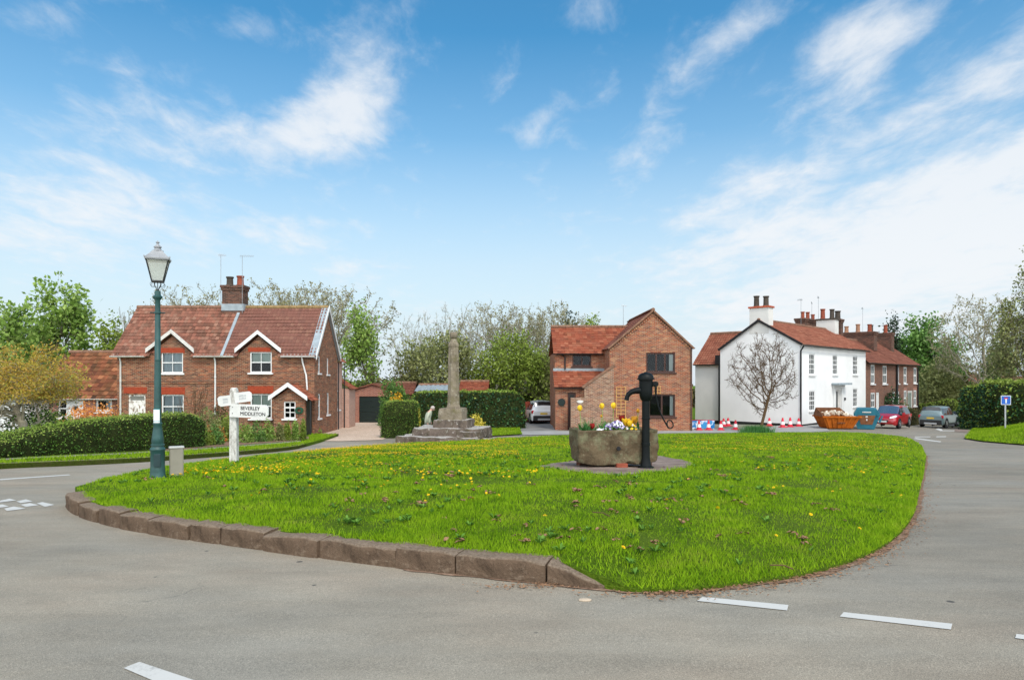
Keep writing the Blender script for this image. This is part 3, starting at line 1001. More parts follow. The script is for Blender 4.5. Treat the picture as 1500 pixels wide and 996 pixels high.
def scatter(poly, dens, seed, band=None):
    r = np.random.default_rng(seed)
    p0, p1 = poly.min(0), poly.max(0)
    if band:
        p0, p1 = np.array([p0[0], max(p0[1], band[0])]), np.array([p1[0], min(p1[1], band[1])])
    if (p1 <= p0).any():
        return np.zeros((0, 2))
    n = int((p1 - p0).prod() * dens)
    q = r.uniform(p0, p1, (n, 2))
    q = q[inside(q, poly)]
    k = np.abs(q[:, 0] / q[:, 1]) < 0.80
    return q[k]


from mathutils import noise as _ns


def patchy(q, f, seed):
    return np.array([_ns.noise((x * f + seed, y * f, seed * .7)) for x, y in q])


PATCH_px = [(788, 684), (815, 678), (850, 674), (960, 668), (1005, 675), (1012, 682), (985, 689), (940, 694), (905, 697), (850, 692)]
PATCH = smooth_line([GG(*p) for p in PATCH_px] + [GG(*PATCH_px[0])], 6)[:-1]
PATCH = PATCH + np.array([(_ns.noise((x * 2.4, y * 2.4, 3)) * .16, _ns.noise((x * 2.4, y * 2.4, 9)) * .16) for x, y in PATCH])
_gv, _gh = [], []
for lo, hi, dn, hh, ww in ((4.5, 7.5, 4200, .046, .0044), (7.5, 11, 2200, .053, .0060), (11, 17, 850, .066, .009), (17, 26, 240, .075, .015), (26, 48, 110, .085, .024)):
    q = scatter(GREEN, dn, int(lo * 10), (lo, hi))
    q = q[~inside(q, PATCH)]
    nz = patchy(q, 0.9, 3) + 0.5 * patchy(q, 2.7, 8)
    keep = np.random.default_rng(5).random(len(q)) < np.clip(0.78 + 1.1 * nz, 0.10, 1.0)
    q, nz = q[keep], nz[keep]
    _ = blades('grass', q, zg, hh * .66 * (1 + 0.55 * np.clip(nz, -.6, 1)), ww, M['grass'] if hi < 20 else M['grass_far'], int(lo * 7), label='bright spring grass of the village green', cat='grass')
    # long unkempt rim along the kerb and the worn edge
# broad leaved rosettes (dandelion, plantain, clover) among the grass
q = scatter(GREEN, 9, 55, (5, 20))
q = q[(edge_dist(q, GREEN)[0] > .2) & ~inside(q, PATCH)]
q = q[np.random.default_rng(6).random(len(q)) < np.clip(.35 + 1.2 * patchy(q, .6, 14), .05, 1)]
_r = np.random.default_rng(14)
_k = 9
_qq = np.repeat(q, _k, 0)
_sz = np.repeat(_r.uniform(.03, .075, len(q)), _k) * _r.uniform(.7, 1.2, len(_qq))
_a = np.tile(np.arange(_k) * 2 * np.pi / _k, len(q)) + _r.normal(0, .3, len(_qq))
_z = zg(_qq[:, 0], _qq[:, 1])
_c, _s = np.cos(_a), np.sin(_a)
_lift2 = _r.uniform(.02, .06, len(_qq))
_V = np.stack([np.stack([_qq[:, 0], _qq[:, 1], _z + .012], 1), np.stack([_qq[:, 0] + _sz * (.55 * _c - .22 * _s), _qq[:, 1] + _sz * (.55 * _s + .22 * _c), _z + .02 + _lift2 * .7], 1),
               np.stack([_qq[:, 0] + _sz * _c, _qq[:, 1] + _sz * _s, _z + .015 + _lift2], 1), np.stack([_qq[:, 0] + _sz * (.55 * _c + .22 * _s), _qq[:, 1] + _sz * (.55 * _s - .22 * _c), _z + .02 + _lift2 * .7], 1)], 1)
build_np('weeds', _V.reshape(-1, 3), np.arange(len(_qq) * 4).reshape(-1, 4), M['lf_weed'], kind='stuff', label='broad leaved weeds flat in the turf of the green', cat='weeds')
# grass creeping over the ragged edge of the paving
q = np.repeat(PATCH, 14, 0) + np.random.default_rng(3).normal(0, .05, (len(PATCH) * 14, 2))
blades('grass', q, zg, .07, .009, M['grass'], 23, 0.6, label='longer grass round the paved patch', cat='grass')
q = scatter(GREEN, 1500, 91, (4.5, 9.5))
q = q[edge_dist(q, GREEN)[0] < 0.16]
blades('grass', q, zg, .055, .0045, M['grass'], 17, 0.7, label='longer grass hanging over the kerb', cat='grass')
for poly, surf, dn, nm, lb, hh, ww in ((VERGE, zv, 210, 'grass', 'mown grass verge beyond the left road', .07, .014), (BANK, zb, 170, 'grass', 'grass on the bank at the right', .11, .02)):
    q = scatter(poly, dn, 5, (14, 60))
    if surf is zv:
        fp = np.array([tuple(G(*p, None, .13)[:2]) for p in [(-200, 690), (-80, 678), (60, 670.5), (180, 665.5), (300, 657.8), (380, 652), (440, 647), (452, 645), (452, 600), (-200, 600)]])
        q = q[~inside(q, fp)]
    blades(nm, q, surf, hh, ww, M['grass_far'], 9, label=lb, cat='grass')
_lw = np.array([tuple(G(px, py, None, .07)[:2]) for px, py in [(704, 638.5), (765, 635.5), (760, 624), (715, 624)]])
blades('grass', scatter(_lw, 200, 8), lambda x, y: zr(x, y) + .07, .07, .018, M['grass_far'], 3, label='small lawn in front of the long laurel hedge', cat='grass')
sheet('paved_patch', [tuple(p) for p in PATCH], lambda x, y: zg(x, y) + 0.012, M['paving'], 0.3)

# ------------------------------------------------------------------ building helpers
def clip_poly(p, ax, val, keep_greater):
    out = []
    n = len(p)
    for i in range(n):
        a, b = p[i], p[(i + 1) % n]
        ia = a[ax] >= val - 1e-9 if keep_greater else a[ax] <= val + 1e-9
        ib = b[ax] >= val - 1e-9 if keep_greater else b[ax] <= val + 1e-9
        if ia:
            out.append(a)
        if ia != ib:
            t = (val - a[ax]) / (b[ax] - a[ax])
            out.append((a[0] + (b[0] - a[0]) * t, a[1] + (b[1] - a[1]) * t))
    return out


def wall_face(mb, O, U, polys, holes=(), rev=0.10):
    """flat wall in local coordinates: O origin, U unit vector along the wall (outside is to the right hand of U x up = -n),
    polys = convex outlines in (u, z), holes = (u0, u1, z0, z1) cut out with reveals going inwards"""
    O, U = Vector(O), Vector(U).normalized()
    inn = Vector((0, 0, 1)).cross(U)            # inward
    us = sorted({h[0] for h in holes} | {h[1] for h in holes})
    zs = sorted({h[2] for h in holes} | {h[3] for h in holes})
    for poly in polys:
        cols = [poly]
        for u in us:
            nxt = []
            for c in cols:
                for side in (False, True):
                    q = clip_poly(c, 0, u, side)
                    if len(q) >= 3 and abs(area2(q)) > 1e-6:
                        nxt.append(q)
            cols = nxt
        for z in zs:
            nxt = []
            for c in cols:
                for side in (False, True):
                    q = clip_poly(c, 1, z, side)
                    if len(q) >= 3 and abs(area2(q)) > 1e-6:
                        nxt.append(q)
            cols = nxt
        for c in cols:
            cu = sum(p[0] for p in c) / len(c)
            cz = sum(p[1] for p in c) / len(c)
            if any(h[0] < cu < h[1] and h[2] < cz < h[3] for h in holes):
                continue
            if area2(c) < 0:
                c = c[::-1]
            mb.poly([O + U * u + Vector((0, 0, z)) for u, z in c])
    for u0, u1, z0, z1 in holes:
        a, b, c, d = [O + U * u + Vector((0, 0, z)) for u, z in ((u0, z0), (u1, z0), (u1, z1), (u0, z1))]
        for p, q in ((a, b), (b, c), (c, d), (d, a)):
            mb.poly([q, p, p + inn * rev, q + inn * rev][::-1])


def area2(p):
    return sum(p[i][0] * p[(i + 1) % len(p)][1] - p[(i + 1) % len(p)][0] * p[i][1] for i in range(len(p)))


def rect(u0, u1, z0, z1):
    return [(u0, z0), (u1, z0), (u1, z1), (u0, z1)]


def frame_xy(O, U):
    """matrix taking (u, depth inwards, z) to house space"""
    O, U = Vector(O), Vector(U).normalized()
    inn = Vector((0, 0, 1)).cross(U)
    Mx = Matrix.Identity(4)
    for i, c in enumerate((U, inn, Vector((0, 0, 1)))):
        for r_ in range(3):
            Mx[r_][i] = c[r_]
    Mx.translation = O
    return Mx


def window(parent, O, U, h, cols=2, rows=2, mat=None, fw=0.07, bar=0.03, d=0.05, sill=0.08, sash=None, curtain=None, cur_mat=None, cur_frac=(0, 1, 0, 1), sill_mat=None, name='window', label=None, glass=None):
    """frame with bars in a wall opening; children: pane, sill, curtain, recess"""
    mat = mat or M['white']
    X = frame_xy(O, U)
    u0, u1, z0, z1 = h
    mb = MB()
    y0, y1 = d, d + 0.06
    for a in ((u0, u0 + fw, z0, z1), (u1 - fw, u1, z0, z1)):
        mb.box(a[0], a[1], y0, y1, a[2], a[3])
    for a in ((u0 + fw, u1 - fw, z0, z0 + fw), (u0 + fw, u1 - fw, z1 - fw, z1)):
        mb.box(a[0], a[1], y0 + .002, y1 - .002, a[2], a[3])
    iu0, iu1, iz0, iz1 = u0 + fw, u1 - fw, z0 + fw, z1 - fw
    for k in range(1, cols):
        u = iu0 + (iu1 - iu0) * k / cols
        mb.box(u - bar / 2, u + bar / 2, y0 + .012, y1 - .01, iz0, iz1)
    for k in range(1, rows):
        z = iz0 + (iz1 - iz0) * k / rows
        bw = bar * 1.9 if sash == k else bar
        mb.box(iu0, iu1, y0 + (.004 if sash == k else .016), y1 - .014, z - bw / 2, z + bw / 2)
    w = mb.xf(X).build(name, mat, parent)
    if label:
        w['label'] = label
    p = MB()
    p.poly([(iu0, y0 + .035, iz0), (iu1, y0 + .035, iz0), (iu1, y0 + .035, iz1), (iu0, y0 + .035, iz1)])
    p.xf(X).build('pane', glass or M['glass'], w)
    if sill:
        s = MB()
        s.bbox(u0 - 0.09, u1 + 0.09, -sill, y0 - .001, z0 - 0.09, z0 - .002, 0.012)
        s.xf(X).build('sill', sill_mat or mat, w)
    if curtain:
        c = MB()
        f0, f1, g0, g1 = cur_frac
        n = 24
        r0, r1 = [], []
        for k in range(n + 1):
            u = iu0 + (iu1 - iu0) * (f0 + (f1 - f0) * k / n)
            yy = y0 + .12 + 0.012 * math.sin(k * 1.9)
            r0.append((u, yy, iz0 + (iz1 - iz0) * g0))
            r1.append((u, yy, iz0 + (iz1 - iz0) * g1))
        c.loft([r0, r1], closed=False)
        c.xf(X).build('curtain', cur_mat or M['curtain'], w, smooth=True)
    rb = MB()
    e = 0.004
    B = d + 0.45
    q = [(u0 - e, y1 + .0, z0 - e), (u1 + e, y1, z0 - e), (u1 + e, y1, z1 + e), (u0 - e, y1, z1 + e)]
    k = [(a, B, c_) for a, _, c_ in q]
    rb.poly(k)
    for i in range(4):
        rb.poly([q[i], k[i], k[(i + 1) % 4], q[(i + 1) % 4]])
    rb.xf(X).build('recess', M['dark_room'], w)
    return w


def tile_roof(mb, O, U, V, width, length, tw=0.20, th=0.26, amp=0.040, lip=0.028, skip=None, span=None, n=5):
    """pantiled slope as real corrugated courses: O lower left corner, U along the eave, V up the slope"""
    O, U, V = Vector(O), Vector(U).normalized(), Vector(V).normalized()
    N = U.cross(V).normalized()
    rows = max(1, round(length / th))
    th2 = length / rows
    rj = random.Random(int(width * 100))
    for r_ in range(rows):
        a, b = (span((r_ + .5) * th2) if span else (0.0, width))
        k0, k1 = math.floor(a / tw * n), math.ceil(b / tw * n)
        us = [min(max(k * tw / n, a), b) for k in range(k0, k1 + 1)]
        lo, hi, uvs = [], [], []
        for u in us:
            ph = (u / tw) % 1.0
            h = amp * (0.5 + 0.5 * math.cos(2 * math.pi * (ph - .15))) * (1 if ph > .2 else .85)
            jz = 0.008 * math.sin(u * 1.3 + r_) + 0.022 * math.sin(u * .57 + r_ * .25) * math.sin(r_ * .4 + .3)
            lo.append(O + U * u + V * (r_ * th2 - 0.02) + N * (h + lip + jz))
            hi.append(O + U * u + V * ((r_ + 1) * th2) + N * (h + jz))
            uvs.append(u)
        m = len(us)
        fs, fu = [], []
        drop = [p - N * (lip + .004) for p in lo]
        for i in range(m - 1):
            um = (us[i] + us[i + 1]) / 2
            if us[i + 1] - us[i] < 1e-6 or (skip and skip(um, (r_ + .5) * th2)):
                continue
            fs.append((i, i + 1, m + i + 1, m + i))
            ve = 1e-3
            fu.append([(us[i] * .999 + um * .001, r_ * th + ve), (us[i + 1] * .999 + um * .001, r_ * th + ve), (us[i + 1] * .999 + um * .001, (r_ + 1) * th - ve), (us[i] * .999 + um * .001, (r_ + 1) * th - ve)])
            fs.append((2 * m + i, 2 * m + i + 1, i + 1, i))
            fu.append([(um, r_ * th + ve)] * 4)
        mb.add(lo + hi + drop, fs, fu)


def ridge_line(mb, a, b, r=0.11, n=8, seg=0.45):
    a, b = Vector(a), Vector(b)
    k = max(1, int((b - a).length / seg))
    for i in range(k):
        p, q = a + (b - a) * (i / k), a + (b - a) * ((i + 0.97) / k)
        mb.tube([p, q], [r * 1.05, r], n)


def gutter(parent, a, b, mat, r=0.06, name='gutter'):
    mb = MB()
    a, b = Vector(a), Vector(b)
    d = (b - a).normalized()
    s = d.cross(Vector((0, 0, 1)))
    rings = []
    for p in (a, b):
        rings.append([p + s * (r * math.cos(t)) + Vector((0, 0, r * math.sin(t))) for t in np.linspace(math.pi, 2 * math.pi, 7)] + [p + s * (r * .8 * math.cos(t)) + Vector((0, 0, r * .8 * math.sin(t) + .005)) for t in np.linspace(2 * math.pi, math.pi, 7)])
    mb.loft(rings)
    return mb.build(name, mat, parent)


def downpipe(parent, x, y, z0, z1, mat, r=0.04, out=0.16, brackets=True):
    mb = MB()
    mb.tube([(x, y - out, z1 + .02), (x, y - out, z1 - 0.08), (x, y - r - .02, z1 - .3), (x, y - r - .02, z0)], r, 8)
    if brackets:
        z = z0 + 0.5
        while z < z1 - .5:
            mb.tube([(x, y - r - .02, z - .03), (x, y - r - .02, z + .03)], r * 1.35, 8)
            z += 1.6
    return mb.build('downpipe', mat, parent, smooth=40)


def pots(ch, spots, mats, h=0.45, r=0.14):
    for i, (x, y, z) in enumerate(spots):
        mb = MB()
        k = 1 + .12 * math.sin(i * 2.3)
        mb.lathe([(r * 1.1, 0), (r * 1.1, .07), (r * .92, .1), (r * .85, h * k - .1), (r * 1.05, h * k - .08), (r * 1.05, h * k), (r * .75, h * k), (r * .72, h * k - .12)], 12, (x, y, z))
        mb.build('chimney_pot', mats[i % len(mats)], ch, smooth=40)


def stack(parent, x0, x1, y0, y1, z0, z1, mat, pot_mats, npots, crown=True, flash=None, pot_h=0.45, pot_r=0.13, cap_mat=None, label=None):
    mb = MB()
    mb.box(x0, x1, y0, y1, z0, z1 - .3)
    if crown:
        mb.box(x0 - .05, x1 + .05, y0 - .05, y1 + .05, z1 - .3, z1 - .15)
        mb.box(x0 - .09, x1 + .09, y0 - .09, y1 + .09, z1 - .15, z1)
    else:
        mb.box(x0 + .001, x1 - .001, y0 + .001, y1 - .001, z1 - .3, z1)
    ch = mb.build('chimney', mat, parent)
    if label:
        ch['label'] = label
    if cap_mat:
        c = MB()
        c.bbox(x0 - .08, x1 + .08, y0 - .08, y1 + .08, z1, z1 + .12, .02)
        c.build('capping', cap_mat, ch)
        z1 += .12
    if flash:
        f = MB()
        f.box(x0 - .03, x1 + .03, y0 - .03, y1 + .03, z0 + flash[0], z0 + flash[1])
        f.build('flashing', M['lead'], ch)
    n = npots
    spots = [(x0 + (x1 - x0) * (k + .5) / n if (x1 - x0) > (y1 - y0) else (x0 + x1) / 2, (y0 + y1) / 2 if (x1 - x0) > (y1 - y0) else y0 + (y1 - y0) * (k + .5) / n, z1 - .01) for k in range(n)]
    pots(ch, spots, pot_mats, pot_h, pot_r)
    return ch


def aerial(parent, x, y, z0, z1, rz=0.0, L=0.7):
    mb = MB()
    mb.tube([(x, y, z0), (x, y, z1)], .014, 5)
    c, s = math.cos(rz), math.sin(rz)
    mb.tube([(x - c * .15, y - s * .15, z1 - .02), (x + c * L, y + s * L, z1 - .04)], .011, 5)
    for k in range(7):
        t = -.1 + (L + .05) * k / 6
        l = .17 - .012 * k
        px, py = x + c * t, y + s * t
        mb.tube([(px + s * l * .3, py - c * l * .3, z1 - .02 - l * .6), (px - s * l * .3, py + c * l * .3, z1 - .02 + l * .6)], .007, 4)
    return mb.build('aerial', M['aerial'], parent)


M['aerial'] = simple('aerial_metal', (0.28, 0.29, 0.30), 0.5, 0.4, 0.1, metal=0.5)
M['pot_red'] = simple('clay_pot', C('#8a4a38'), 0.9, 0.15, 0.3, 6.0)
M['pot_dark'] = simple('sooty_pot', C('#4a433c'), 0.9, 0.15, 0.3, 6.0)
M['pot_buff'] = simple('buff_pot', C('#a07860'), 0.9, 0.15, 0.3, 6.0)
M['door_dark'] = simple('dark_green_paint', C('#12201c'), 0.5, 0.4, 0.2, 3.0)
M['door_peel'] = None


def peelmat():
    m, nt, b = newmat('peeling_white_paint', 0.85, 0.15)
    v = nd(nt, 'ShaderNodeMapping', {'Vector': nd(nt, 'ShaderNodeTexCoord').outputs['Object'], 'Scale': (2.2, 2, 1.2), 'Rotation': (0, R(20), 0)}).outputs[0]
    n = tex(nt, 2.4, 5.0, 0.6, v, dist=0.8)
    nt.links.new(ramp(nt, n, [(0.40, C('#7d6a58')), (0.47, (0.66, 0.63, 0.58)), (0.6, (0.74, 0.72, 0.68))]), b.inputs['Base Color'])
    M['door_peel'] = m


peelmat()
M['creeper'] = simple('bare_creeper', C('#5f4a38'), 0.95, 0.05, 0.4, 8.0)

# ------------------------------------------------------------------ house: pair of brick cottages
DA = 38.0
zA = float(zr(-15, DA)) - 0.02
HA = empty('brick_cottage_pair', (-21.97, DA, zA), 0, 'pair of brick cottages under one red pantile roof with white gablets behind the fingerpost', 'house')
WA, dA, eA, rA = 10.97, 5.0, 4.62, 7.35
k_ = DA / 1000


def ax(px):
    return (px - 750) * k_ + 21.97


def az(py):
    return (553 - py) * k_ + EYE - zA


slA = (rA - eA) / (dA / 2)
gab = []                                    # gablets: (a, mid, b, apex)
for l_, m_, r_, ap in ((221, 253, 281, 489), (351, 379, 408, 490)):
    gab.append((ax(l_), ax(m_), ax(r_), az(ap)))
win_up = [(ax(236), ax(268), az(546.5), az(516)), (ax(366), ax(398), az(546), az(515.5))]
win_lo = [(ax(236.5), ax(269), az(613), az(578)), (ax(366.5), ax(398), az(613), az(577))]
door_h = (ax(188), ax(213), 0.05, az(578))
mb = MB()
xs = [0.0]
pl = []
for a, m_, b, ap in gab:
    pl.append(rect(xs[-1], a, 0, eA))
    pl.append([(a, 0), (b, 0), (b, eA + .02), (m_, ap - .1), (a, eA + .02)])
    xs.append(b)
pl.append(rect(xs[-1], WA, 0, eA))
wall_face(mb, (0, 0, 0), (1, 0, 0), pl, win_up + win_lo + [door_h])
side_w = [(0.72, 1.25, az(614.5) + .02, az(577.5)), (2.55, 3.1, az(611), az(577)), (0.72, 1.2, az(546.5), az(520.5)), (2.55, 3.0, az(548), az(522.5))]
gpoly = [(0, 0), (dA, 0), (dA, eA), (dA / 2, rA), (0, eA)]
wall_face(mb, (WA, 0, 0), (0, 1, 0), [gpoly], side_w)
wall_face(mb, (0, dA, 0), (0, -1, 0), [gpoly])
wall_face(mb, (WA, dA, 0), (-1, 0, 0), [rect(0, WA, 0, eA)])
# string course and the corbelled course under the eaves
for z in (az(557.5), az(561)):
    mb.box(0.002, WA - .002, -.03, .0, z - .035, z + .035)
mb.build('wall', M['brick_cottage'], HA)
for i, h in enumerate(win_up):
    if i == 0:
        window(HA, (0, 0, 0), (1, 0, 0), h, 2, 2, sash=1, curtain=True)
    else:
        window(HA, (0, 0, 0), (1, 0, 0), h, 2, 2, sash=1, curtain=True, cur_mat=M['blind'], cur_frac=(0, 1, .5, 1), sill=.14)
window(HA, (0, 0, 0), (1, 0, 0), win_lo[0], 2, 2, sash=1, curtain=True)
window(HA, (0, 0, 0), (1, 0, 0), win_lo[1], 2, 2, sash=1, curtain=True, cur_mat=M['blind'], cur_frac=(0, 1, .5, 1), sill=.14)
for h in side_w:
    window(HA, (WA, 0, 0), (0, 1, 0), h, 1, 2, sash=1, fw=.09)
for a, b, z0, z1 in ((232, 270.5, 517, 509.5), (363.5, 396.5, 515.5, 509), (234.5, 271, 577.5, 567), (363, 400.5, 576, 565.5), (181, 215.5, 576, 567)):
    mb = MB()
    mb.box(ax(a), ax(b), -.012, .03, az(z0), az(z1))
    mb.build('lintel', M['lintel'], HA)
# front door of the left cottage
mb = MB()
h = door_h
mb.box(h[0], h[0] + .08, .04, .1, h[2], h[3])
mb.box(h[1] - .08, h[1], .04, .1, h[2], h[3])
mb.box(h[0] + .08, h[1] - .08, .042, .098, h[3] - .08, h[3])
mb.box(h[0] + .08, h[1] - .08, .042, .098, h[3] - .38, h[3] - .32)
dr = mb.build('door', M['door_peel'], HA, label='white front door with badly peeling paint')
mb = MB()
mb.box(h[0] + .081, h[1] - .081, .06, .09, h[2], h[3] - .381)
for k in range(2):
    for j in range(2):
        mb.box(h[0] + .16 + j * .38, h[0] + .44 + j * .38, .052, .06, .2 + k * .85, .9 + k * .72)
mb.build('door_leaf', M['door_peel'], dr)
mb = MB()
mb.poly([(h[0] + .08, .07, h[3] - .32), (h[1] - .08, .07, h[3] - .32), (h[1] - .08, .07, h[3] - .08), (h[0] + .08, .07, h[3] - .08)])
mb.build('fanlight', simple('dull_fanlight', C('#6a6a62'), .3, .5), dr)
# main roof, cut away where the gablets stand


def in_gablet(x, y):
    zz = eA + slA * y
    for a, m_, b, ap in gab:
        if a - .05 < x < b + .05 and zz < ap - abs(x - m_) * (ap - eA - .05) / (b - m_) - .05 and y < 1.2:
            return True
    return False


ov = 0.22
Ls = math.hypot(dA / 2 + ov, (dA / 2 + ov) * slA)
cs = 1 / math.hypot(1, slA)
split = ax(327)
for x0, x1, mt, rm in ((-.25, split - .08, 'tile_old', 'ridge'), (split + .08, WA + .12, 'tile_pink', 'ridge_moss')):
    mb = MB()
    tile_roof(mb, (x0, -ov, eA - ov * slA + .05), (1, 0, 0), (0, cs, slA * cs), x1 - x0, Ls, skip=lambda u, v, x0=x0: in_gablet(x0 + u, v * cs - ov))
    tile_roof(mb, (x1, dA + ov, eA - ov * slA + .05), (-1, 0, 0), (0, -cs, slA * cs), x1 - x0, Ls)
    rf = mb.build('roof', M[mt], HA, smooth=35, label='older mottled pantile roof half' if mt == 'tile_old' else 'cleaner pink pantile roof half')
    rb = MB()
    ridge_line(rb, (x0, dA / 2, rA + .09), (x1, dA / 2, rA + .09))
    rb.build('ridge', M[rm], rf, smooth=40)
mb = MB()
mb.beam((split, -ov, eA - ov * slA + .11), (split, dA / 2, rA + .12), .16, .05)
mb.build('verge_flashing', M['lead'], HA)
# gablet roofs and bargeboards
for i, (a, m_, b, ap) in enumerate(gab):
    mb = MB()
    y0 = -.16
    for s in (-1, 1):
        foot = a - .12 if s < 0 else b + .12
        zf = eA + .1
        yb_f, yb_a = (zf - eA) / slA + .12, (ap + .05 - eA) / slA + .05
        q = [(foot, y0, zf), (m_, y0, ap + .06), (m_, yb_a, ap + .06), (foot, yb_f, zf)]
        mb.poly(q if s > 0 else q[::-1])
        mb.poly([(x, y, z - .06) for x, y, z in (q[::-1] if s > 0 else q)])
    gr = mb.build('gablet_roof', M['tile_old' if i == 0 else 'tile_pink'], HA)
    bb = MB()
    for s in (-1, 1):
        foot = a - .2 if s < 0 else b + .2
        p0, p1 = Vector((foot, y0 - .02, eA + .02)), Vector((m_ + s * .0, y0 - .02, ap + .02))
        dv = Vector((0, 0, .24))
        bb.extrude([p0, p1, p1 + dv * .9, p0 + dv], (0, -.04 - .002 * s, 0))
    bb.build('bargeboard', M['white_old' if i == 0 else 'white'], gr)
# gutters in pieces between the gablets, downpipes
for a, b, mt in ((-.25, gab[0][0] - .22, 'white_old'), (gab[0][2] + .22, split, 'white_old'), (split + .02, gab[1][0] - .22, 'white'), (gab[1][2] + .22, WA + .1, 'white')):
    gutter(HA, (a, -ov - .06, eA - .16), (b, -ov - .06, eA - .16), M[mt], .075)
    mb = MB()
    mb.box(a, b, -.14, -.1, eA - .22, eA - .06)
    mb.build('fascia', M[mt], HA)
downpipe(HA, ax(177.5), 0, 1.0, eA - .18, M['white_old'], .045)
downpipe(HA, ax(316), 0, 1.2, eA - .18, M['white'], .045)
mb = MB()
mb.tube([(ax(443.5), -.2, eA - .2), (ax(444), -.06, eA - .55), (ax(449), -.06, az(550)), (ax(450.5), -.06, az(571))], .045, 8)
mb.build('downpipe', M['white'], HA, smooth=40)
# gable end: white bargeboards with a pale soffit
mb = MB()
for y0, z0, s in ((-ov, eA - ov * slA, 1), (dA + ov, eA - ov * slA, -1)):
    p0, p1 = Vector((WA + .16, y0, z0 - .12)), Vector((WA + .16, dA / 2, rA - .08))
    mb.extrude([p0, p1, p1 + Vector((0, 0, .26)), p0 + Vector((0, 0, .26))], (.035 + .002 * s, 0, 0))
mb.build('bargeboard', M['white'], HA)
mb = MB()
for y0, z0, s in ((-ov, eA - ov * slA, 1), (dA + ov, eA - ov * slA, -1)):
    q = [(WA, y0, z0 - .03), (WA + .16, y0, z0 - .03), (WA + .16, dA / 2, rA - .03), (WA, dA / 2, rA - .03)]
    mb.poly(q if s < 0 else q[::-1])
    t = [(WA - .25, y0, z0 + .125), (WA + .2, y0, z0 + .125), (WA + .2, dA / 2, rA + .125), (WA - .25, dA / 2, rA + .125)]
    mb.poly(t if s > 0 else t[::-1])
mb.build('verge', M['lead'], HA)
# chimney, two pots
cx = ax(344.5) * 1.0
cx = (344.5 - 750) * (DA + dA / 2) / 1000 + 21.97
stack(HA, cx - .62, cx + .62, dA / 2 - .38, dA / 2 + .38, rA - .5, rA + 1.35, M['brick_stack'], [M['pot_dark'], M['pot_red']], 2, True, (.35, .75), .55, .21, label='brick chimney stack with two stout pots')
aerial(HA, cx - .85, dA / 2, rA - .1, rA + 3.2, 0.2, .3)
aerial(HA, cx + .62, dA / 2 - .5, rA - .3, rA + 3.05, -.1, .7)
# porch with a small gabled roof
pw0, pw1 = ax(400) - .05, ax(446) - .25
PD = 1.35
kp = (DA - PD) / 1000


def bx(px):
    return (px - 750) * kp + 21.97


def bz(py):
    return (553 - py) * kp + EYE - zA


pw0, pw1, pm = bx(401), bx(447), bx(423.5)
pe, pa_ = bz(584), bz(567)
mb = MB()
pwin = (bx(415.5), bx(433), bz(613), bz(588))
wall_face(mb, (pw0, -PD, 0), (1, 0, 0), [[(0, 0), (pw1 - pw0, 0), (pw1 - pw0, pe), (pm - pw0, pa_ - .05), (0, pe)]], [(pwin[0] - pw0, pwin[1] - pw0, pwin[2], pwin[3])])
wall_face(mb, (pw1, -PD, 0), (0, 1, 0), [rect(0, PD, 0, pe)])
wall_face(mb, (pw0, 0, 0), (0, -1, 0), [rect(0, PD, 0, pe)])
po = mb.build('porch', M['brick_cottage'], HA)
window(po, (pw0, -PD, 0), (1, 0, 0), (pwin[0] - pw0, pwin[1] - pw0, pwin[2], pwin[3]), 2, 3, bar=.045, sash=2, sill=.1)
mb = MB()
for s in (-1, 1):
    foot = pw0 - .2 if s < 0 else pw1 + .35
    zf = pe - .02 if s < 0 else pe - .12
    q = [(foot, -PD - .2, zf), (pm, -PD - .2, pa_ + .1), (pm, 0.02, pa_ + .1), (foot, 0.02, zf)]
    if s > 0:
        Uv, Vv = Vector((0, 1, 0)), Vector(q[1]) - Vector(q[0])
        tile_roof(mb, q[0], Uv, Vv, PD + .2, Vv.length)
    else:
        tile_roof(mb, q[3], Vector((0, -1, 0)), Vector(q[1]) - Vector(q[0]), PD + .2, (Vector(q[1]) - Vector(q[0])).length)
mb.build('porch_roof', M['tile_orange'], po, smooth=35)
mb = MB()
for s in (-1, 1):
    foot = pw0 - .22 if s < 0 else pw1 + .18
    p0, p1 = Vector((foot, -PD - .22, pe - .1)), Vector((pm, -PD - .22, pa_ + .02))
    mb.extrude([p0, p1, p1 + Vector((0, 0, .24)), p0 + Vector((0, 0, .24))], (0, -.035 - .002 * s, 0))
mb.build('bargeboard', M['white'], po)
mb = MB()
mb.box(pw1 + .005, pw1 + .04, -PD + .2, -.25, .05, 2.05)
mb.build('door', M['door_dark'], po, label='dark green side door of the porch')
mb = MB()
mb.tube([(pw1 + .3, -PD - .05, 0), (pw1 + .3, -PD - .05, pe - .1)], .035, 8)
mb.build('post', M['black'], po)
mb = MB()
for i in range(26):
    a = i / 26 * 2 * math.pi
    mb.beam((bx(438.5) + .19 * math.cos(a) * 1.2, -PD - .03, bz(601) + .19 * math.sin(a)), (bx(438.5) + .1 * math.cos(a + .5), -PD - .05, bz(601) + .1 * math.sin(a + .5)), .07, .03)
tag(mb.build('wreath', simple('wreath_green', C('#1d4a33'), .8), None, loc=HA.location), 'small dark green wreath hung on the brick porch', 'wreath')
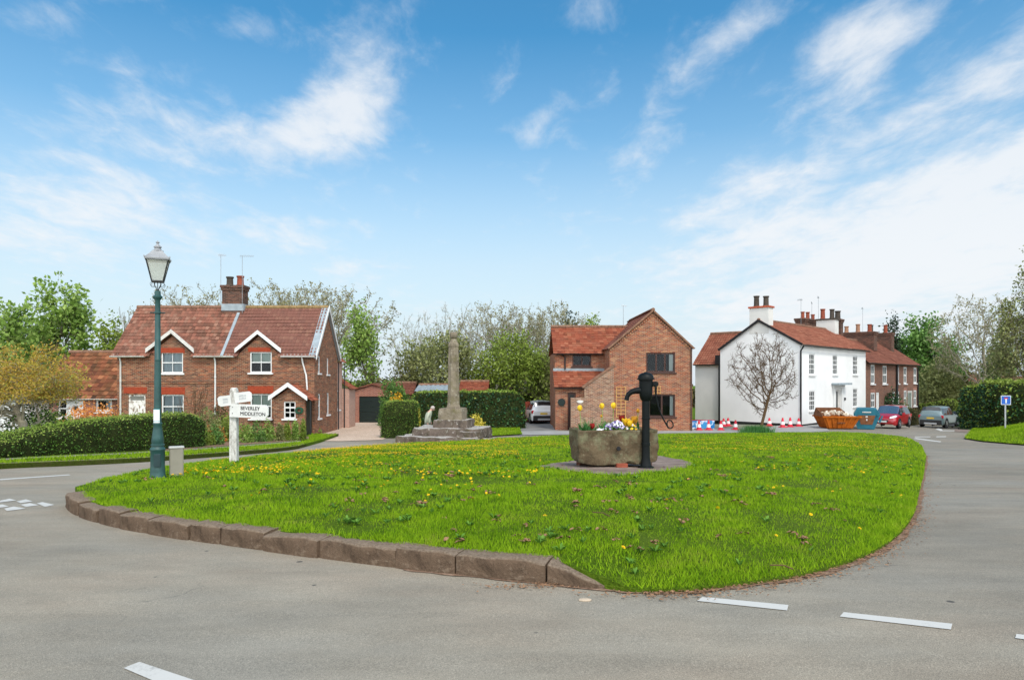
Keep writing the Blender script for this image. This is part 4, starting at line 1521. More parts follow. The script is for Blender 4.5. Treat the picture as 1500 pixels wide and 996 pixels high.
# rear wings in pale pink brick
mb = MB()
wall_face(mb, (WA - .1, dA + .0, 0), (0, 1, 0), [rect(0, 1.6, 0, 4.3)], [(.35, .95, az(607), az(574))])
wall_face(mb, (WA - 3, dA + 1.6, 0), (-1, 0, 0), [rect(-2.9, 0, 0, 4.3)])
rw = mb.build('rear_wing', M['brick_pink'], HA)
window(rw, (WA - .1, dA, 0), (0, 1, 0), (.35, .95, az(607), az(574)), 1, 2, fw=.09)
mb = MB()
tile_roof(mb, (WA + .1, dA + .2, 4.25), (0, 1, 0), (-.8, 0, .6), 1.6, 2.0)
mb.build('rear_roof', M['tile_orange'], rw, smooth=35)
mb = MB()
mb.box(WA - .9, WA + .35, dA + 1.62, dA + 3.4, 0, 2.55)
le = mb.build('lean_to', M['brick_pink'], HA)
mb = MB()
tile_roof(mb, (WA + .5, dA + 1.5, 2.5), (0, 1, 0), (-.85, 0, .5), 2.0, 1.4)
mb.build('lean_to_roof', M['tile_orange'], le, smooth=35)
mb = MB()
for yy, z1 in ((dA + .05, 4.2), (dA + 1.56, 4.0)):
    mb.tube([(WA + .06, yy, 0), (WA + .06, yy, z1)], .04, 6)
mb.build('drainpipe', M['black'], HA)

# ------------------------------------------------------------------ low wing on the left, white shed
DB = 40.2
zB = float(zr(-25, DB))
LB, RB = (45 - 750) * DB / 1000, -22.22
HB = empty('brick_outbuilding', (LB, DB, zB), 0, 'low brick outbuilding with mossy pantile roof against the left cottage end', 'outbuilding')
WB = RB - LB


def cxp(px):
    return (px - 750) * DB / 1000 - LB


def czp(py):
    return (553 - py) * DB / 1000 + EYE - zB


eB, rB, dB = czp(581), czp(581) + 2.65, 5.2
wn1 = (cxp(85), cxp(98.5), czp(612), czp(584.5))
wn2 = (cxp(140), cxp(164), czp(603), czp(584))
mb = MB()
wall_face(mb, (0, 0, 0), (1, 0, 0), [rect(.3, WB, 0, eB)], [wn1, wn2])
wall_face(mb, (.3, dB, 0), (0, -1, 0), [[(0, 0), (dB, 0), (dB, eB), (dB / 2, rB), (0, eB)]])
wall_face(mb, (WB, dB, 0), (-1, 0, 0), [rect(0, WB - .3, 0, eB)])
mb.build('wall', M['brick_red'], HB)
window(HB, (0, 0, 0), (1, 0, 0), wn1, 1, 2, fw=.09, bar=.07)
window(HB, (0, 0, 0), (1, 0, 0), wn2, 1, 1, fw=.12, curtain=True, cur_frac=(.55, 1, 0, 1))
mb = MB()
mb.box(cxp(98.7), cxp(122), -.02, .06, 0.03, czp(583.5))
dr = mb.build('door', M['white'], HB)
mb = MB()
mb.box(cxp(108), cxp(115), -.026, -.018, czp(602), czp(594.5))
mb.build('door_window', simple('dark_glazing', (.02, .022, .024), .1, .6), dr)
mb = MB()
slB = (rB - eB) / (dB / 2)
cB = 1 / math.hypot(1, slB)
lB = (dB / 2 + .2) / cB
tile_roof(mb, (0, -.2, eB - .2 * slB + .05), (1, 0, 0), (0, cB, slB * cB), WB, lB, .28, .32, .035, .03, span=lambda v: (.1 + v * .18, WB))
tile_roof(mb, (WB, dB + .2, eB - .2 * slB + .05), (-1, 0, 0), (0, -cB, slB * cB), WB, lB, .28, .32, .035, .03, span=lambda v: (0, WB - .1 - v * .18))
rf = mb.build('roof', M['tile_mossy'], HB, smooth=35)
mb = MB()
ridge_line(mb, (.6, dB / 2, rB + .08), (WB, dB / 2, rB + .08))
mb.build('ridge', M['ridge'], rf, smooth=40)
gutter(HB, (.1, -.28, eB - .12), (WB, -.28, eB - .12), M['white_old'], .06)

DS = 38.4
zS = float(zr(-25, DS))
sx0, sx1 = (-70 - 750) * DS / 1000, (41 - 750) * DS / 1000
HS = empty('white_garage', (sx0, DS, zS), 0, 'white boarded garage half hidden by the orange tinted tree at the left edge', 'garage')
mb = MB()
hS = (553 - 588) * DS / 1000 + EYE - zS
mb.box(0, sx1 - sx0, 0, 1.7, 0, hS)
mb.build('wall', M['white_old'], HS)
mb = MB()
nb_ = 12
for k in range(nb_):
    z0 = .05 + k * (hS - .1) / nb_
    mb.extrude([(0.3, -.012, z0), (0.3, -.04, z0 + .01), (.3, -.018, z0 + (hS - .1) / nb_ - .012), (.3, -.012, z0 + (hS - .1) / nb_ - .012)], (sx1 - sx0 - .35, 0, 0))
mb.build('boarded_door', M['white'], HS)
mb = MB()
mb.bbox(-.15, sx1 - sx0 + .1, -.2, 1.75, hS, hS + .12, .02)
mb.build('roof', M['lead'], HS)

# ------------------------------------------------------------------ brick garage with a dark door at the end of the gravel drive
DG = 51.0
zG_ = float(zr(-11, DG))
gx0 = (511 - 750) * DG / 1000
HG = empty('brick_garage', (gx0, DG, zG_), 0, 'brick garage with dark panelled door at the end of the gravel drive', 'garage')


def gx(px):
    return (px - 750) * DG / 1000 - gx0


def gz(py):
    return (553 - py) * DG / 1000 + EYE - zG_


gw = gx(582)
gm = gx(546)
mb = MB()
gd = (gx(526), gx(572), 0, gz(580.5))
wall_face(mb, (0, 0, 0), (1, 0, 0), [[(0, 0), (gw, 0), (gw, gz(573)), (gm, gz(564)), (0, gz(574))]], [gd])
wall_face(mb, (gw, 0, 0), (0, 1, 0), [rect(0, 6, 0, gz(573))])
wall_face(mb, (0, 6, 0), (0, -1, 0), [rect(0, 6, 0, gz(574))])
mb.build('wall', M['brick_red'], HG)
mb = MB()
for k in range(5):
    z0 = k * gd[3] / 5
    mb.bbox(gd[0] + .01, gd[1] - .01, .06, .12, z0 + .012, z0 + gd[3] / 5 - .004, .01)
mb.build('garage_door', M['door_dark'], HG)
mb = MB()
for s in (-1, 1):
    foot = -.2 if s < 0 else gw + .2
    q = [(foot, -.15, gz(574.5)), (gm, -.15, gz(563.2)), (gm, 6.2, gz(563.2)), (foot, 6.2, gz(574.5))]
    q = q if s > 0 else q[::-1]
    mb.extrude(q, (0, 0, .1))
mb.build('roof', M['tile_terrace'], HG)

# ------------------------------------------------------------------ orange brick house behind the pump
DD = 41.8
dx0 = (815 - 750) * DD / 1000
zD = float(zr(7, DD))
HD = empty('brick_house', (dx0, DD, zD), 0, 'orange brick house with a tall gable and brown windows behind the water pump', 'house')


def hx(px, y=0.0):
    return (px - 750) * (DD + y) / 1000 - dx0


def hz(py, y=0.0):
    return (553 - py) * (DD + y) / 1000 + EYE - zD


g0, g1, gmid = hx(893), hx(1014), hx(956.5)
ge, gap_ = hz(509.5), hz(456)
gs = (gap_ - ge) / (gmid - g0)
up_w = (hx(946.5), hx(989), hz(545.5), hz(516.5))
lo_w = (hx(950), hx(989), hz(610.5), hz(577.5))
mb = MB()
wall_face(mb, (0, 0, 0), (1, 0, 0), [[(g0, -.3), (g1, -.3), (g1, ge), (gmid, gap_), (g0, ge)]], [up_w, lo_w])
wall_face(mb, (g1, 0, 0), (0, 1, 0), [rect(0, 8, -.3, ge)])
wall_face(mb, (g0, 8, 0), (0, -1, 0), [rect(0, 8, -.3, ge)])
wall_face(mb, (g1, 8, 0), (-1, 0, 0), [[(0, -.3), (g1 - g0, -.3), (g1 - g0, ge), (g1 - gmid, gap_), (0, ge)]])
yU = 2.4
wall_face(mb, (.05, yU, 0), (1, 0, 0), [rect(0, g0 - .05, hz(545, yU), hz(517, yU))], [(hx(838.5, yU) - .05, hx(866, yU) - .05, hz(536.5, yU), hz(519.5, yU))])
wall_face(mb, (.05, 8, 0), (0, -1, 0), [rect(0, 8 - yU, -.3, hz(517, yU))])
yL = 1.0
dh = (hx(831.5, yL), hx(843.5, yL), 0.0, hz(575, yL))
wall_face(mb, (0, yL, 0), (1, 0, 0), [rect(0, g0, -.3, hz(566, yL))], [dh])
wall_face(mb, (0, yU + 1, 0), (0, -1, 0), [[(0, -.3), (yU + 1 - yL, -.3), (yU + 1 - yL, hz(566, yL)), (1.0, hz(543, yU)), (0, hz(543, yU))]])
# dog-tooth courses under the gable verge
for s in (-1, 1):
    foot = g0 if s < 0 else g1
    for k in range(22):
        t = (k + .5) / 22
        x, z = foot + (gmid - foot) * t, ge + (gap_ - ge) * t - .18
        mb.box(x - .05, x + .05, -.05 - .001 * s, 0, z - .06, z + .05)
mb.build('wall', M['brick_orange'], HD)
# parapet wall of the side wing and the garden wall beside it
mb = MB()
ps = [(hx(856), -.3), (g0 + .25, -.3), (g0 + .25, hz(535)), (hx(856), hz(566.5))]
mb.extrude([(x, -.03, z) for x, z in ps], (0, .33, 0))
mb.build('wing_wall', M['brick_garden'], HD)
mb = MB()
mb.beam((hx(853), .12, hz(567.5)), (g0 + .3, .12, hz(534)), .42, .12)
mb.build('coping', M['ridge'], HD)
mb = MB()
mb.box(hx(836), hx(856) - .004, -.06, .2, -.3, hz(582.5))
gwl = mb.build('garden_wall', M['brick_garden'], None, loc=HD.location)
tag(gwl, 'low brick garden wall with an oval house plaque beside the dark front door', 'wall')
mb = MB()
n_ = 20
mb.extrude([(hx(849.5) + .2 * math.cos(2 * math.pi * k / n_), -.065, hz(588) + .09 * math.sin(2 * math.pi * k / n_)) for k in range(n_)], (0, -.03, 0))
mb.build('plaque', M['white_old'], gwl)
br = M['brown_frame']
wu = window(HD, (0, 0, 0), (1, 0, 0), up_w, 3, 1, mat=br, fw=.09, bar=.1, sill=.06, curtain=True, cur_mat=M['white'], cur_frac=(.84, 1, 0, 1), d=.03)
wl = window(HD, (0, 0, 0), (1, 0, 0), lo_w, 2, 1, mat=br, fw=.09, bar=.1, sill=.06, curtain=True, cur_mat=M['white'], cur_frac=(.86, 1, 0, 1), d=.03)
window(HD, (.05, yU, 0), (1, 0, 0), (hx(838.5, yU) - .05, hx(866, yU) - .05, hz(536.5, yU), hz(519.5, yU)), 2, 1, mat=br, fw=.09, bar=.1, d=.03)
mb = MB()
mb.box(dh[0], dh[1], yL + .06, yL + .1, dh[2], dh[3])
d_ = mb.build('door', br, HD)
mb = MB()
mb.box(dh[0] + .12, dh[1] - .12, yL + .05, yL + .058, .9, dh[3] - .15)
mb.build('door_window', bpy.data.materials['dark_glazing'], d_)
mb = MB()
mb.lathe([(.24, 0), (.24, .04)], 14)
mb.xf(Matrix.Translation((hx(822.5, yL), yL - .04, hz(589, yL))) @ Matrix.Rotation(R(90), 4, 'X')).build('house_plate', M['door_dark'], HD)
# roofs
cg = 1 / math.hypot(1, gs)
mb = MB()
for s in (-1, 1):
    foot = g0 - .12 if s < 0 else g1 + .12
    L = (gmid - g0 + .12) / cg
    if s < 0:
        tile_roof(mb, (foot, 8.1, ge - .12 * gs + .04), (0, -1, 0), (cg, 0, gs * cg), 8.2, L, .26, .28)
    else:
        tile_roof(mb, (foot, -.1, ge - .12 * gs + .04), (0, 1, 0), (-cg, 0, gs * cg), 8.2, L, .26, .28)
rf = mb.build('roof', M['tile_terrace'], HD, smooth=35)
mb = MB()
ridge_line(mb, (gmid, -.1, gap_ + .1), (gmid, 8.1, gap_ + .1))
for s in (-1, 1):
    foot = g0 - .1 if s < 0 else g1 + .1
    mb.beam((foot, -.06, ge - .1 * gs + .04), (gmid, -.06, gap_ + .05), .14, .1)
mb.build('ridge', M['ridge'], rf)
mb = MB()
yR = 4.9
zr0, zr1 = hz(518, yU - .2), hz(480, yR)
Vv = Vector((0, yR - (yU - .2), zr1 - zr0))
tile_roof(mb, (-.05, yU - .2, zr0), (1, 0, 0), Vv, gmid - .4, Vv.length, .26, .28, .022, .02, span=lambda v: (0, g0 + .2 + (gmid - g0 - .7) * v / Vv.length))
rf2 = mb.build('side_roof', M['tile_orange'], HD, smooth=35)
mb = MB()
mb.poly([(-.05, yR, zr1), (gmid, yR, zr1), (gmid, yR + 3, zr0), (-.05, yR + 3, zr0)])
mb.build('rear_slope', M['tile_orange'], rf2)
mb = MB()
ridge_line(mb, (-.05, yR, zr1 + .06), (gmid - .6, yR, zr1 + .06))
mb.build('ridge', M['ridge'], rf2, smooth=40)
mb = MB()
q0, q1 = Vector((-.08, yL - .15, hz(567, yL - .15))), Vector((-.08, yU, hz(543.5, yU)))
tile_roof(mb, q0, (1, 0, 0), q1 - q0, g0 + .1, (q1 - q0).length, .26, .28, .022, .02)
rf3 = mb.build('lean_to_roof', M['tile_orange'], HD, smooth=35)
mb = MB()
mb.box(-.05, g0, yU - .03, yU - .004, hz(543.5, yU), hz(539.5, yU))
mb.build('flashing', M['lead'], HD)
gutter(HD, (-.08, yL - .22, hz(568, yL)), (hx(856), yL - .22, hz(568, yL)), M['black'], .06)
gutter(HD, (-.05, yU - .28, hz(518.5, yU)), (g0 - .1, yU - .28, hz(518.5, yU)), M['black'], .06)
mb = MB()
mb.tube([(hx(823, yU), yU - .25, hz(520, yU)), (hx(827.5, yU), yU - .06, hz(523, yU)), (hx(827.5, yU), yU - .06, hz(541, yU))], .05, 8)
mb.build('downpipe', M['black'], HD, smooth=40)
downpipe(HD, g1 - .08, -.02, 0, ge, M['black'], .03, .05, False)
aerial(HD, hx(913, 4.9), 4.9, zr1, hz(447.5, 4.9), .1, .25)
mb = MB()
for k in range(3):
    x = hx(903 + k * 6.5)
    mb.box(x - .02, x + .02, -.05, -.02, hz(611), hz(567))
for k in range(10):
    z = hz(611) + (hz(567) - hz(611)) * k / 9
    mb.box(hx(902), hx(917), -.06, -.05, z - .018, z + .018)
TRM = simple('tan_timber', C('#b98e5a'), .8, .2, .2)
tag(mb.build('trellis', TRM, None, loc=HD.location), 'tall tan square trellis fixed on the orange brick gable left of the pump', 'trellis')
mb = MB()
for k in range(3):
    x = hx(959 + k * 4)
    mb.box(x - .02, x + .02, -.05, -.02, hz(577), hz(565))
for k in range(3):
    z = hz(576 - 5 * k)
    mb.box(hx(957), hx(968), -.06, -.05, z - .018, z + .018)
tag(mb.build('trellis', TRM, None, loc=HD.location), 'small tan trellis scrap between the upper and lower windows of the gable', 'trellis')

# ------------------------------------------------------------------ white rendered house and brick terrace, set at an angle
TH = math.atan2(.723, .691)
X0, Y0 = 19.4, 46.0
zE = float(zr(X0, Y0))


def sx(px):
    r = (px - 750) / 1000
    return (r * Y0 - X0) / (.691 - .723 * r)


def sz(px, py):
    return (553 - py) / 1000 * (Y0 + .723 * sx(px)) + EYE - zE


def ty(px):
    r = (px - 750) / 1000
    return (X0 - Y0 * r) / (.691 * r + .723)


def rowz(D, py):
    return (553 - py) / 1000 * D + EYE - zE


HE = empty('white_house', (X0, Y0, zE), TH, 'white rendered house with a red pantile roof and a bare tree before its blank gable', 'house')
LE, dE = 14.0, 5.75
eE, rE = 2.3 + EYE - zE, 3.98 + EYE - zE
eL = 2.05 + EYE - zE
tm = 2.83
ws = []
for a, b, t, bt in ((1185.2, 1193.4, 517.5, 549), (1219.8, 1226.8, 519.5, 549), (1249.3, 1256.2, 521, 548.8), (1185.4, 1193.8, 572, 602), (1249.6, 1256, 568.5, 596)):
    ws.append((sx(a), sx(b), sz(a, bt), sz(a, t)))
dE_h = (sx(1223), sx(1231.5), .05, sz(1226, 570.5))
mb = MB()
wall_face(mb, (0, 0, 0), (1, 0, 0), [rect(0, LE, -1.6, eE)], ws + [dE_h], .12)
wall_face(mb, (0, dE, 0), (0, -1, 0), [[(0, -1.2), (dE, -1.2), (dE, eE), (dE - tm, rE), (0, eL)]])
wall_face(mb, (LE, 0, 0), (0, 1, 0), [[(0, -1.6), (dE, -1.6), (dE, eL), (tm, rE), (0, eE)]])
wall_face(mb, (LE, dE, 0), (-1, 0, 0), [rect(0, LE, -1.6, eL)])
mb.build('wall', M['white_render'], HE)
for h in ws:
    w_ = window(HE, (0, 0, 0), (1, 0, 0), h, 3, 4, fw=.09, bar=.045, sash=2, sill=.1, d=.02)
mb = MB()
mb.box(-.012, LE - .01, -.014, 0, -1.6, .12)
mb.box(-.015, 0.0, 0.001, dE + .02, -1.6, .16)
mb.build('plinth', M['plinth'], HE)
# doorcase with pilasters and canopy
a, b = dE_h[0], dE_h[1]
mb = MB()
zt = dE_h[3]
mb.bbox(a - .42, a - .02, -.1, -.001, 0, zt + .12, .02)
mb.bbox(b + .02, b + .42, -.1, -.001, 0, zt + .12, .02)
mb.box(a - .5, b + .5, -.13, -.001, zt + .121, zt + .34)
dc = mb.build('doorcase', M['white'], HE)
mb = MB()
mb.bbox(a - .75, b + .9, -.55, -.002, zt + .35, zt + .5, .02)
mb.build('canopy', M['lead'], dc)
mb = MB()
mb.box(a + .01, a + (b - a) * .3, .05, .1, .05, zt - .01)
mb.box(a + (b - a) * .3, b - .01, .09, .13, .05, zt - .01)
mb.build('door', M['white_old'], dc)
mb = MB()
mb.box(a + (b - a) * .3 + .05, a + (b - a) * .62, .06, .088, .3, zt - .15)
mb.build('door_glass', bpy.data.materials['dark_glazing'], dc)
mb = MB()
mb.box(b + .75, b + .95, -.08, -.001, sz(1232, 586.5), sz(1232, 582.5))
mb.build('wall_lamp', M['black'], HE)
# roof
mb = MB()
sf = (rE - eE) / tm
cf = 1 / math.hypot(1, sf)
tile_roof(mb, (-.12, -.22, eE - .22 * sf + .05), (1, 0, 0), (0, cf, sf * cf), LE + .2, (tm + .22) / cf)
sb_ = (rE - eL) / (dE - tm)
cb_ = 1 / math.hypot(1, sb_)
tile_roof(mb, (LE + .08, dE + .1, eL - .1 * sb_ + .05), (-1, 0, 0), (0, -cb_, sb_ * cb_), LE + .2, (dE - tm + .1) / cb_)
rf = mb.build('roof', M['tile_white_house'], HE, smooth=35)
mb = MB()
ridge_line(mb, (-.1, tm, rE + .08), (LE + .05, tm, rE + .08))
mb.build('ridge', M['ridge'], rf, smooth=40)
gutter(HE, (-.1, -.3, eE - .14), (LE + .05, -.3, eE - .14), M['black'], .07)
mb = MB()
for p, q in (((-.14, -.2, eE - .08), (-.14, tm, rE + .02)), ((-.14, dE + .1, eL - .05), (-.14, tm, rE + .02))):
    mb.beam(p, q, .05, .16)
mb.build('bargeboard', M['plinth'], HE)
mb = MB()
mb.tube([(-.03, -.28, eE - .15), (-.02, -.07, eE - .5), (-.02, -.07, -.6)], .06, 8)
mb.build('downpipe', M['black'], HE, smooth=40)
# gable chimney: white with a red brick band and two sooty pots
c0, c1 = ty(1126), ty(1098)
ch = stack(HE, -.02, .75, c0, c1, rE - .9, rowz(47, 449), M['cream_render'], [M['pot_dark']], 2, False, pot_h=.72, pot_r=.2, cap_mat=simple('brick_capping', C('#a5523a'), .9, .15, .2), label='white gable chimney with a red cap and two tall sooty pots')
# far end chimney, white flank and dark pots, with the brick stack behind the ridge
stack(HE, LE - 1.0, LE - .1, tm - .75, tm + .75, rE - .7, rE + .85, M['cream_render'], [M['pot_dark'], M['pot_red']], 2, False, cap_mat=M['pot_dark'], pot_h=.8, pot_r=.2, label='white far end chimney with one dark and one red pot')
stack(HE, LE - 1.9, LE + 1.6, 4.2, 5.0, rE - 1.5, rE + 1.05, M['brick_stack'], [M['pot_red']], 3, True, pot_h=.6, pot_r=.17, label='long brick rear chimney with three red pots')
aerial(HE, LE - 2.2, 4.4, rE - .6, rE + 2.6, 1.2, .4)
aerial(HE, LE + .8, 4.6, rE + .5, rE + 2.6, .4, .7)
# lower wing behind, white, one blank wall
y0, y1 = dE + .0, ty(1015)
eW = rowz(50.7, 531.5)
rW = rowz(52.8, 490)
mb = MB()
wall_face(mb, (.35, y1, 0), (0, -1, 0), [rect(0, y1 - y0, -.8, eW)])
wall_face(mb, (5.5, y1, 0), (-1, 0, 0), [[(0, -.8), (5.15, -.8), (5.15, eW), (2.6, rW), (0, eW)]])
mb.box(.34, .349, y0 + .3, y1, -.8, .14)
wgw = mb.build('wing', M['cream_render'], HE)
mb = MB()
sv = (rW - eW) / 2.55
cv = 1 / math.hypot(1, sv)
tile_roof(mb, (.15, y1 + .1, eW - .2 * sv + .04), (0, -1, 0), (cv, 0, sv * cv), y1 - y0 + .5 + 2.0, 2.75 / cv, span=lambda v: (0, y1 - y0 + .1 + v * .1))
tile_roof(mb, (5.6, y0 - 1, eW - .2 * sv + .04), (0, 1, 0), (-cv, 0, sv * cv), y1 - y0 + 1.1, 2.75 / cv)
rf = mb.build('wing_roof', M['tile_white_house'], wgw, smooth=35)
mb = MB()
ridge_line(mb, (2.9, y1 + .05, rW + .1), (2.9, y0 - .5, rW + .1))
mb.build('ridge', M['ridge'], rf, smooth=40)
mb = MB()
mb.box(-.02, .3, y0 + .03, y0 + .4, eW - .1, eW + .55)
mb.build('rain_hopper', M['black'], HE)
mb = MB()
mb.tube([(.12, y0 + .14, eW + .1), (.12, y0 + .14, -.6)], .07, 8)
mb.build('drainpipe', M['black'], HE, smooth=40)
mb = MB()
mb.box(.325, .339, y0 + .31, y1 + .05, -.8, .13)
mb.build('wing_plinth', M['plinth'], wgw)
gutter(HE, (.08, y0 + .1, eW - .12), (.08, y1, eW - .12), M['black'], .07)

# two brick terrace houses
SPL, SEND = 22.6, 30.3
eT, rT = 1.33 + EYE - zE, 3.35 + EYE - zE
for nm, s0, s1, lab, wl_, dl_ in (
        ('terrace_house', LE + .004, SPL, 'brick terrace house joined to the white house with an evergreen climber by its door',
         [(1275.5, 1281.2, 534, 562.5), (1293, 1299, 535.5, 562.5), (1275.5, 1281.5, 575, 598)], [(1283.3, 1287.5, 575), (1307.6, 1310.6, 574)]),
        ('terrace_house', SPL + .004, SEND, 'end brick terrace house with many tall white windows behind the grey car',
         [(1313.2, 1317, 537, 562), (1323.6, 1328, 537.5, 562), (1338.2, 1342.6, 538.5, 561.5), (1313.4, 1317, 573, 596), (1324, 1328, 572, 595), (1338.2, 1342.4, 571.5, 595)], [(1329.5, 1336.5, 572.5)])):
    o0 = Vector((X0, Y0, zE)) + Matrix.Rotation(TH, 3, 'Z') @ Vector((s0, 0, 0))
    H = empty(nm, o0, TH, lab, 'house', 'brick terrace houses')
    L = s1 - s0
    hs_ = [(sx(a) - s0, sx(b) - s0, sz(a, q), sz(a, t)) for a, b, t, q in wl_]
    ds_ = [(sx(a) - s0, sx(b) - s0, -.85, sz(a, t)) for a, b, t in dl_]
    mb = MB()
    wall_face(mb, (0, 0, 0), (1, 0, 0), [rect(0, L, -2.4, eT)], hs_ + ds_, .12)
    wall_face(mb, (L, 0, 0), (0, 1, 0), [[(0, -2.4), (5.75, -2.4), (5.75, eT), (tm, rT), (0, eT)]])
    wall_face(mb, (0, 5.75, 0), (0, -1, 0), [[(0, -2.4), (5.75, -2.4), (5.75, eT), (5.75 - tm, rT), (0, eT)]])
    wall_face(mb, (L, 5.75, 0), (-1, 0, 0), [rect(0, L, -2.4, eT)])
    mb.build('wall', M['brick_terrace'], H)
    for h in hs_:
        window(H, (0, 0, 0), (1, 0, 0), h, 2, 2, fw=.13, bar=.07, sash=1, sill=.1, d=.015, curtain=True, cur_frac=(0, 1, 0, 1), cur_mat=M['white_old'])
    for h in hs_:
        mb = MB()
        mb.box(h[0] - .1, h[1] + .1, -.012, .012, h[3] + .002, h[3] + .25)
        mb.build('lintel', M['brick_red'], H)
    for h in ds_:
        mb = MB()
        mb.box(h[0] + .1, h[1] - .1, .06, .1, h[2], h[3] - .1)
        mb.box(h[0], h[0] + .1, .01, .11, h[2], h[3])
        mb.box(h[1] - .1, h[1], .01, .11, h[2], h[3])
        mb.box(h[0] + .1, h[1] - .1, .012, .108, h[3] - .1, h[3])
        d_ = mb.build('door', M['white'] if h[1] - h[0] < 1.6 else M['white_old'], H)
        if h[1] - h[0] > 1.6:
            mb = MB()
            for k in range(3):
                w3 = (h[1] - h[0] - .3) / 3
                mb.box(h[0] + .15 + k * w3 + .05, h[0] + .15 + (k + 1) * w3 - .05, .05, .058, h[2] + .5, h[3] - .2)
            mb.build('door_glass', simple('grey_green_glass', C('#6e7a72'), .2, .6), d_)
    sf = (rT - eT) / tm
    cf = 1 / math.hypot(1, sf)
    mb = MB()
    tile_roof(mb, (0, -.25, eT - .25 * sf + .05), (1, 0, 0), (0, cf, sf * cf), L + (.15 if s1 == SEND else 0), (tm + .25) / cf)
    tile_roof(mb, (L, 5.95, eT - .2 * sf + .05), (-1, 0, 0), (0, -cf, sf * cf), L, (5.75 - tm + .2) / cf)
    rf = mb.build('roof', M['tile_terrace'], H, smooth=35)
    mb = MB()
    ridge_line(mb, (0, tm, rT + .07), (L, tm, rT + .07))
    mb.build('ridge', M['ridge'], rf, smooth=40)
    gutter(H, (0, -.33, eT - .13), (L + .1, -.33, eT - .13), M['black'], .07)
    if s1 == SPL:
        stack(H, L - 1.7, L - .7, tm - 1.5, tm + 1.5, rT - .9, rT + .85, M['brick_stack'], [M['pot_red'], M['pot_buff'], M['pot_buff']], 3, True, pot_h=.7, pot_r=.2)
        stack(H, 2.1, 2.75, tm - .2, tm + .5, rT - .6, rT + 1.75, M['brick_stack'], [M['pot_dark']], 1, True, pot_h=.75, pot_r=.25)
        aerial(H, .2, tm + 1.0, rT, rT + 3.6, .5, .5)
    else:
        stack(H, 4.6, 5.5, tm - 1.3, tm + 1.3, rT - .9, rT + 1.05, M['brick_stack'], [M['pot_red'], M['pot_dark']], 2, True, pot_h=.8, pot_r=.2)
        aerial(H, 2.2, tm + .6, rT, rT + 3.4, .5, .5)
        downpipe(H, L - .12, 0, -2.3, eT - .2, M['black'], .06)
        downpipe(H, .1, 0, -2.3, eT - .2, M['black'], .1)

# ------------------------------------------------------------------ roofs and houses seen over the hedges
def far_house(name, px0, px1, D, eave, ridge, wallm, roofm, label, cat='house', depth=7.0, chim=(), wins=(), front=None):
    x0, x1 = (px0 - 750) * D / 1000, (px1 - 750) * D / 1000
    z0 = float(zr((x0 + x1) / 2, D))
    H = empty(name, (x0, D, z0), 0, label, cat)
    L = x1 - x0
    ze, zt = (553 - eave) * D / 1000 + EYE - z0, (553 - ridge) * (D + depth / 2) / 1000 + EYE - z0
    mb = MB()
    hs_ = [((a - px0) * D / 1000, (b - px0) * D / 1000, (553 - q) * D / 1000 + EYE - z0, (553 - t) * D / 1000 + EYE - z0) for a, b, t, q in wins]
    gp = [(0, 0), (depth, 0), (depth, ze), (depth / 2, zt), (0, ze)]
    wall_face(mb, (0, 0, 0), (1, 0, 0), [rect(0, L, 0, ze)], hs_)
    wall_face(mb, (L, 0, 0), (0, 1, 0), [gp])
    wall_face(mb, (0, depth, 0), (0, -1, 0), [gp])
    mb.build('wall', wallm, H)
    for h in hs_:
        window(H, (0, 0, 0), (1, 0, 0), h, 2, 1, fw=.12, bar=.1)
    mb = MB()
    s = (zt - ze) / (depth / 2)
    c = 1 / math.hypot(1, s)
    tile_roof(mb, (-.2, -.3, ze - .3 * s + .05), (1, 0, 0), (0, c, s * c), L + .4, (depth / 2 + .3) / c, .34, .36, .05, .04)
    tile_roof(mb, (L + .2, depth + .3, ze - .3 * s + .05), (-1, 0, 0), (0, -c, s * c), L + .4, (depth / 2 + .3) / c, .34, .36, .05, .04)
    rf = mb.build('roof', roofm, H, smooth=35)
    mb = MB()
    ridge_line(mb, (-.2, depth / 2, zt + .1), (L + .2, depth / 2, zt + .1))
    mb.build('ridge', M['ridge'], rf)
    for a, b, t in chim:
        stack(H, (a - px0) * D / 1000, (b - px0) * D / 1000, depth / 2 - .4, depth / 2 + .4, zt - .8, (553 - t) * D / 1000 + EYE - z0, M['brick_stack'], [M['pot_red']], 2, True)
    return H


far_house('garden_shed', 612, 665, 48.5, 573.5, 565.5, M['brown_frame'], M['lead'], 'shed with a dull grey roof showing over the hedge left of the stone cross', 'shed', 4)
far_house('red_roofed_outbuilding', 675, 711, 48.5, 574, 560.5, M['brick_red'], M['tile_orange'], 'outbuilding with a bright orange tiled roof over the hedge right of the cross', 'outbuilding', 5)
far_house('bungalow', 562, 602, 51.5, 577, 562.5, M['brick_red'], M['tile_terrace'], 'bungalow with a faded red roof behind the garage shrubs', 'bungalow', 4)
far_house('distant_brick_house', 1386, 1442, 105, 563, 541, M['brick_orange'], M['tile_old'], 'distant red brick house beyond the lane at the right', 'house', 9, chim=[(1402, 1408, 536), (1430, 1435, 536)], wins=[(1426, 1432, 574, 583), (1404, 1412, 573, 583)])
lrh = far_house('low_roofed_house', 1470, 1560, 62, 572, 554, M['cream_render'], M['pot_buff'], 'low house with a beige roof above the golden hedge', 'house', 8)
lrh.rotation_euler.z = R(-36)

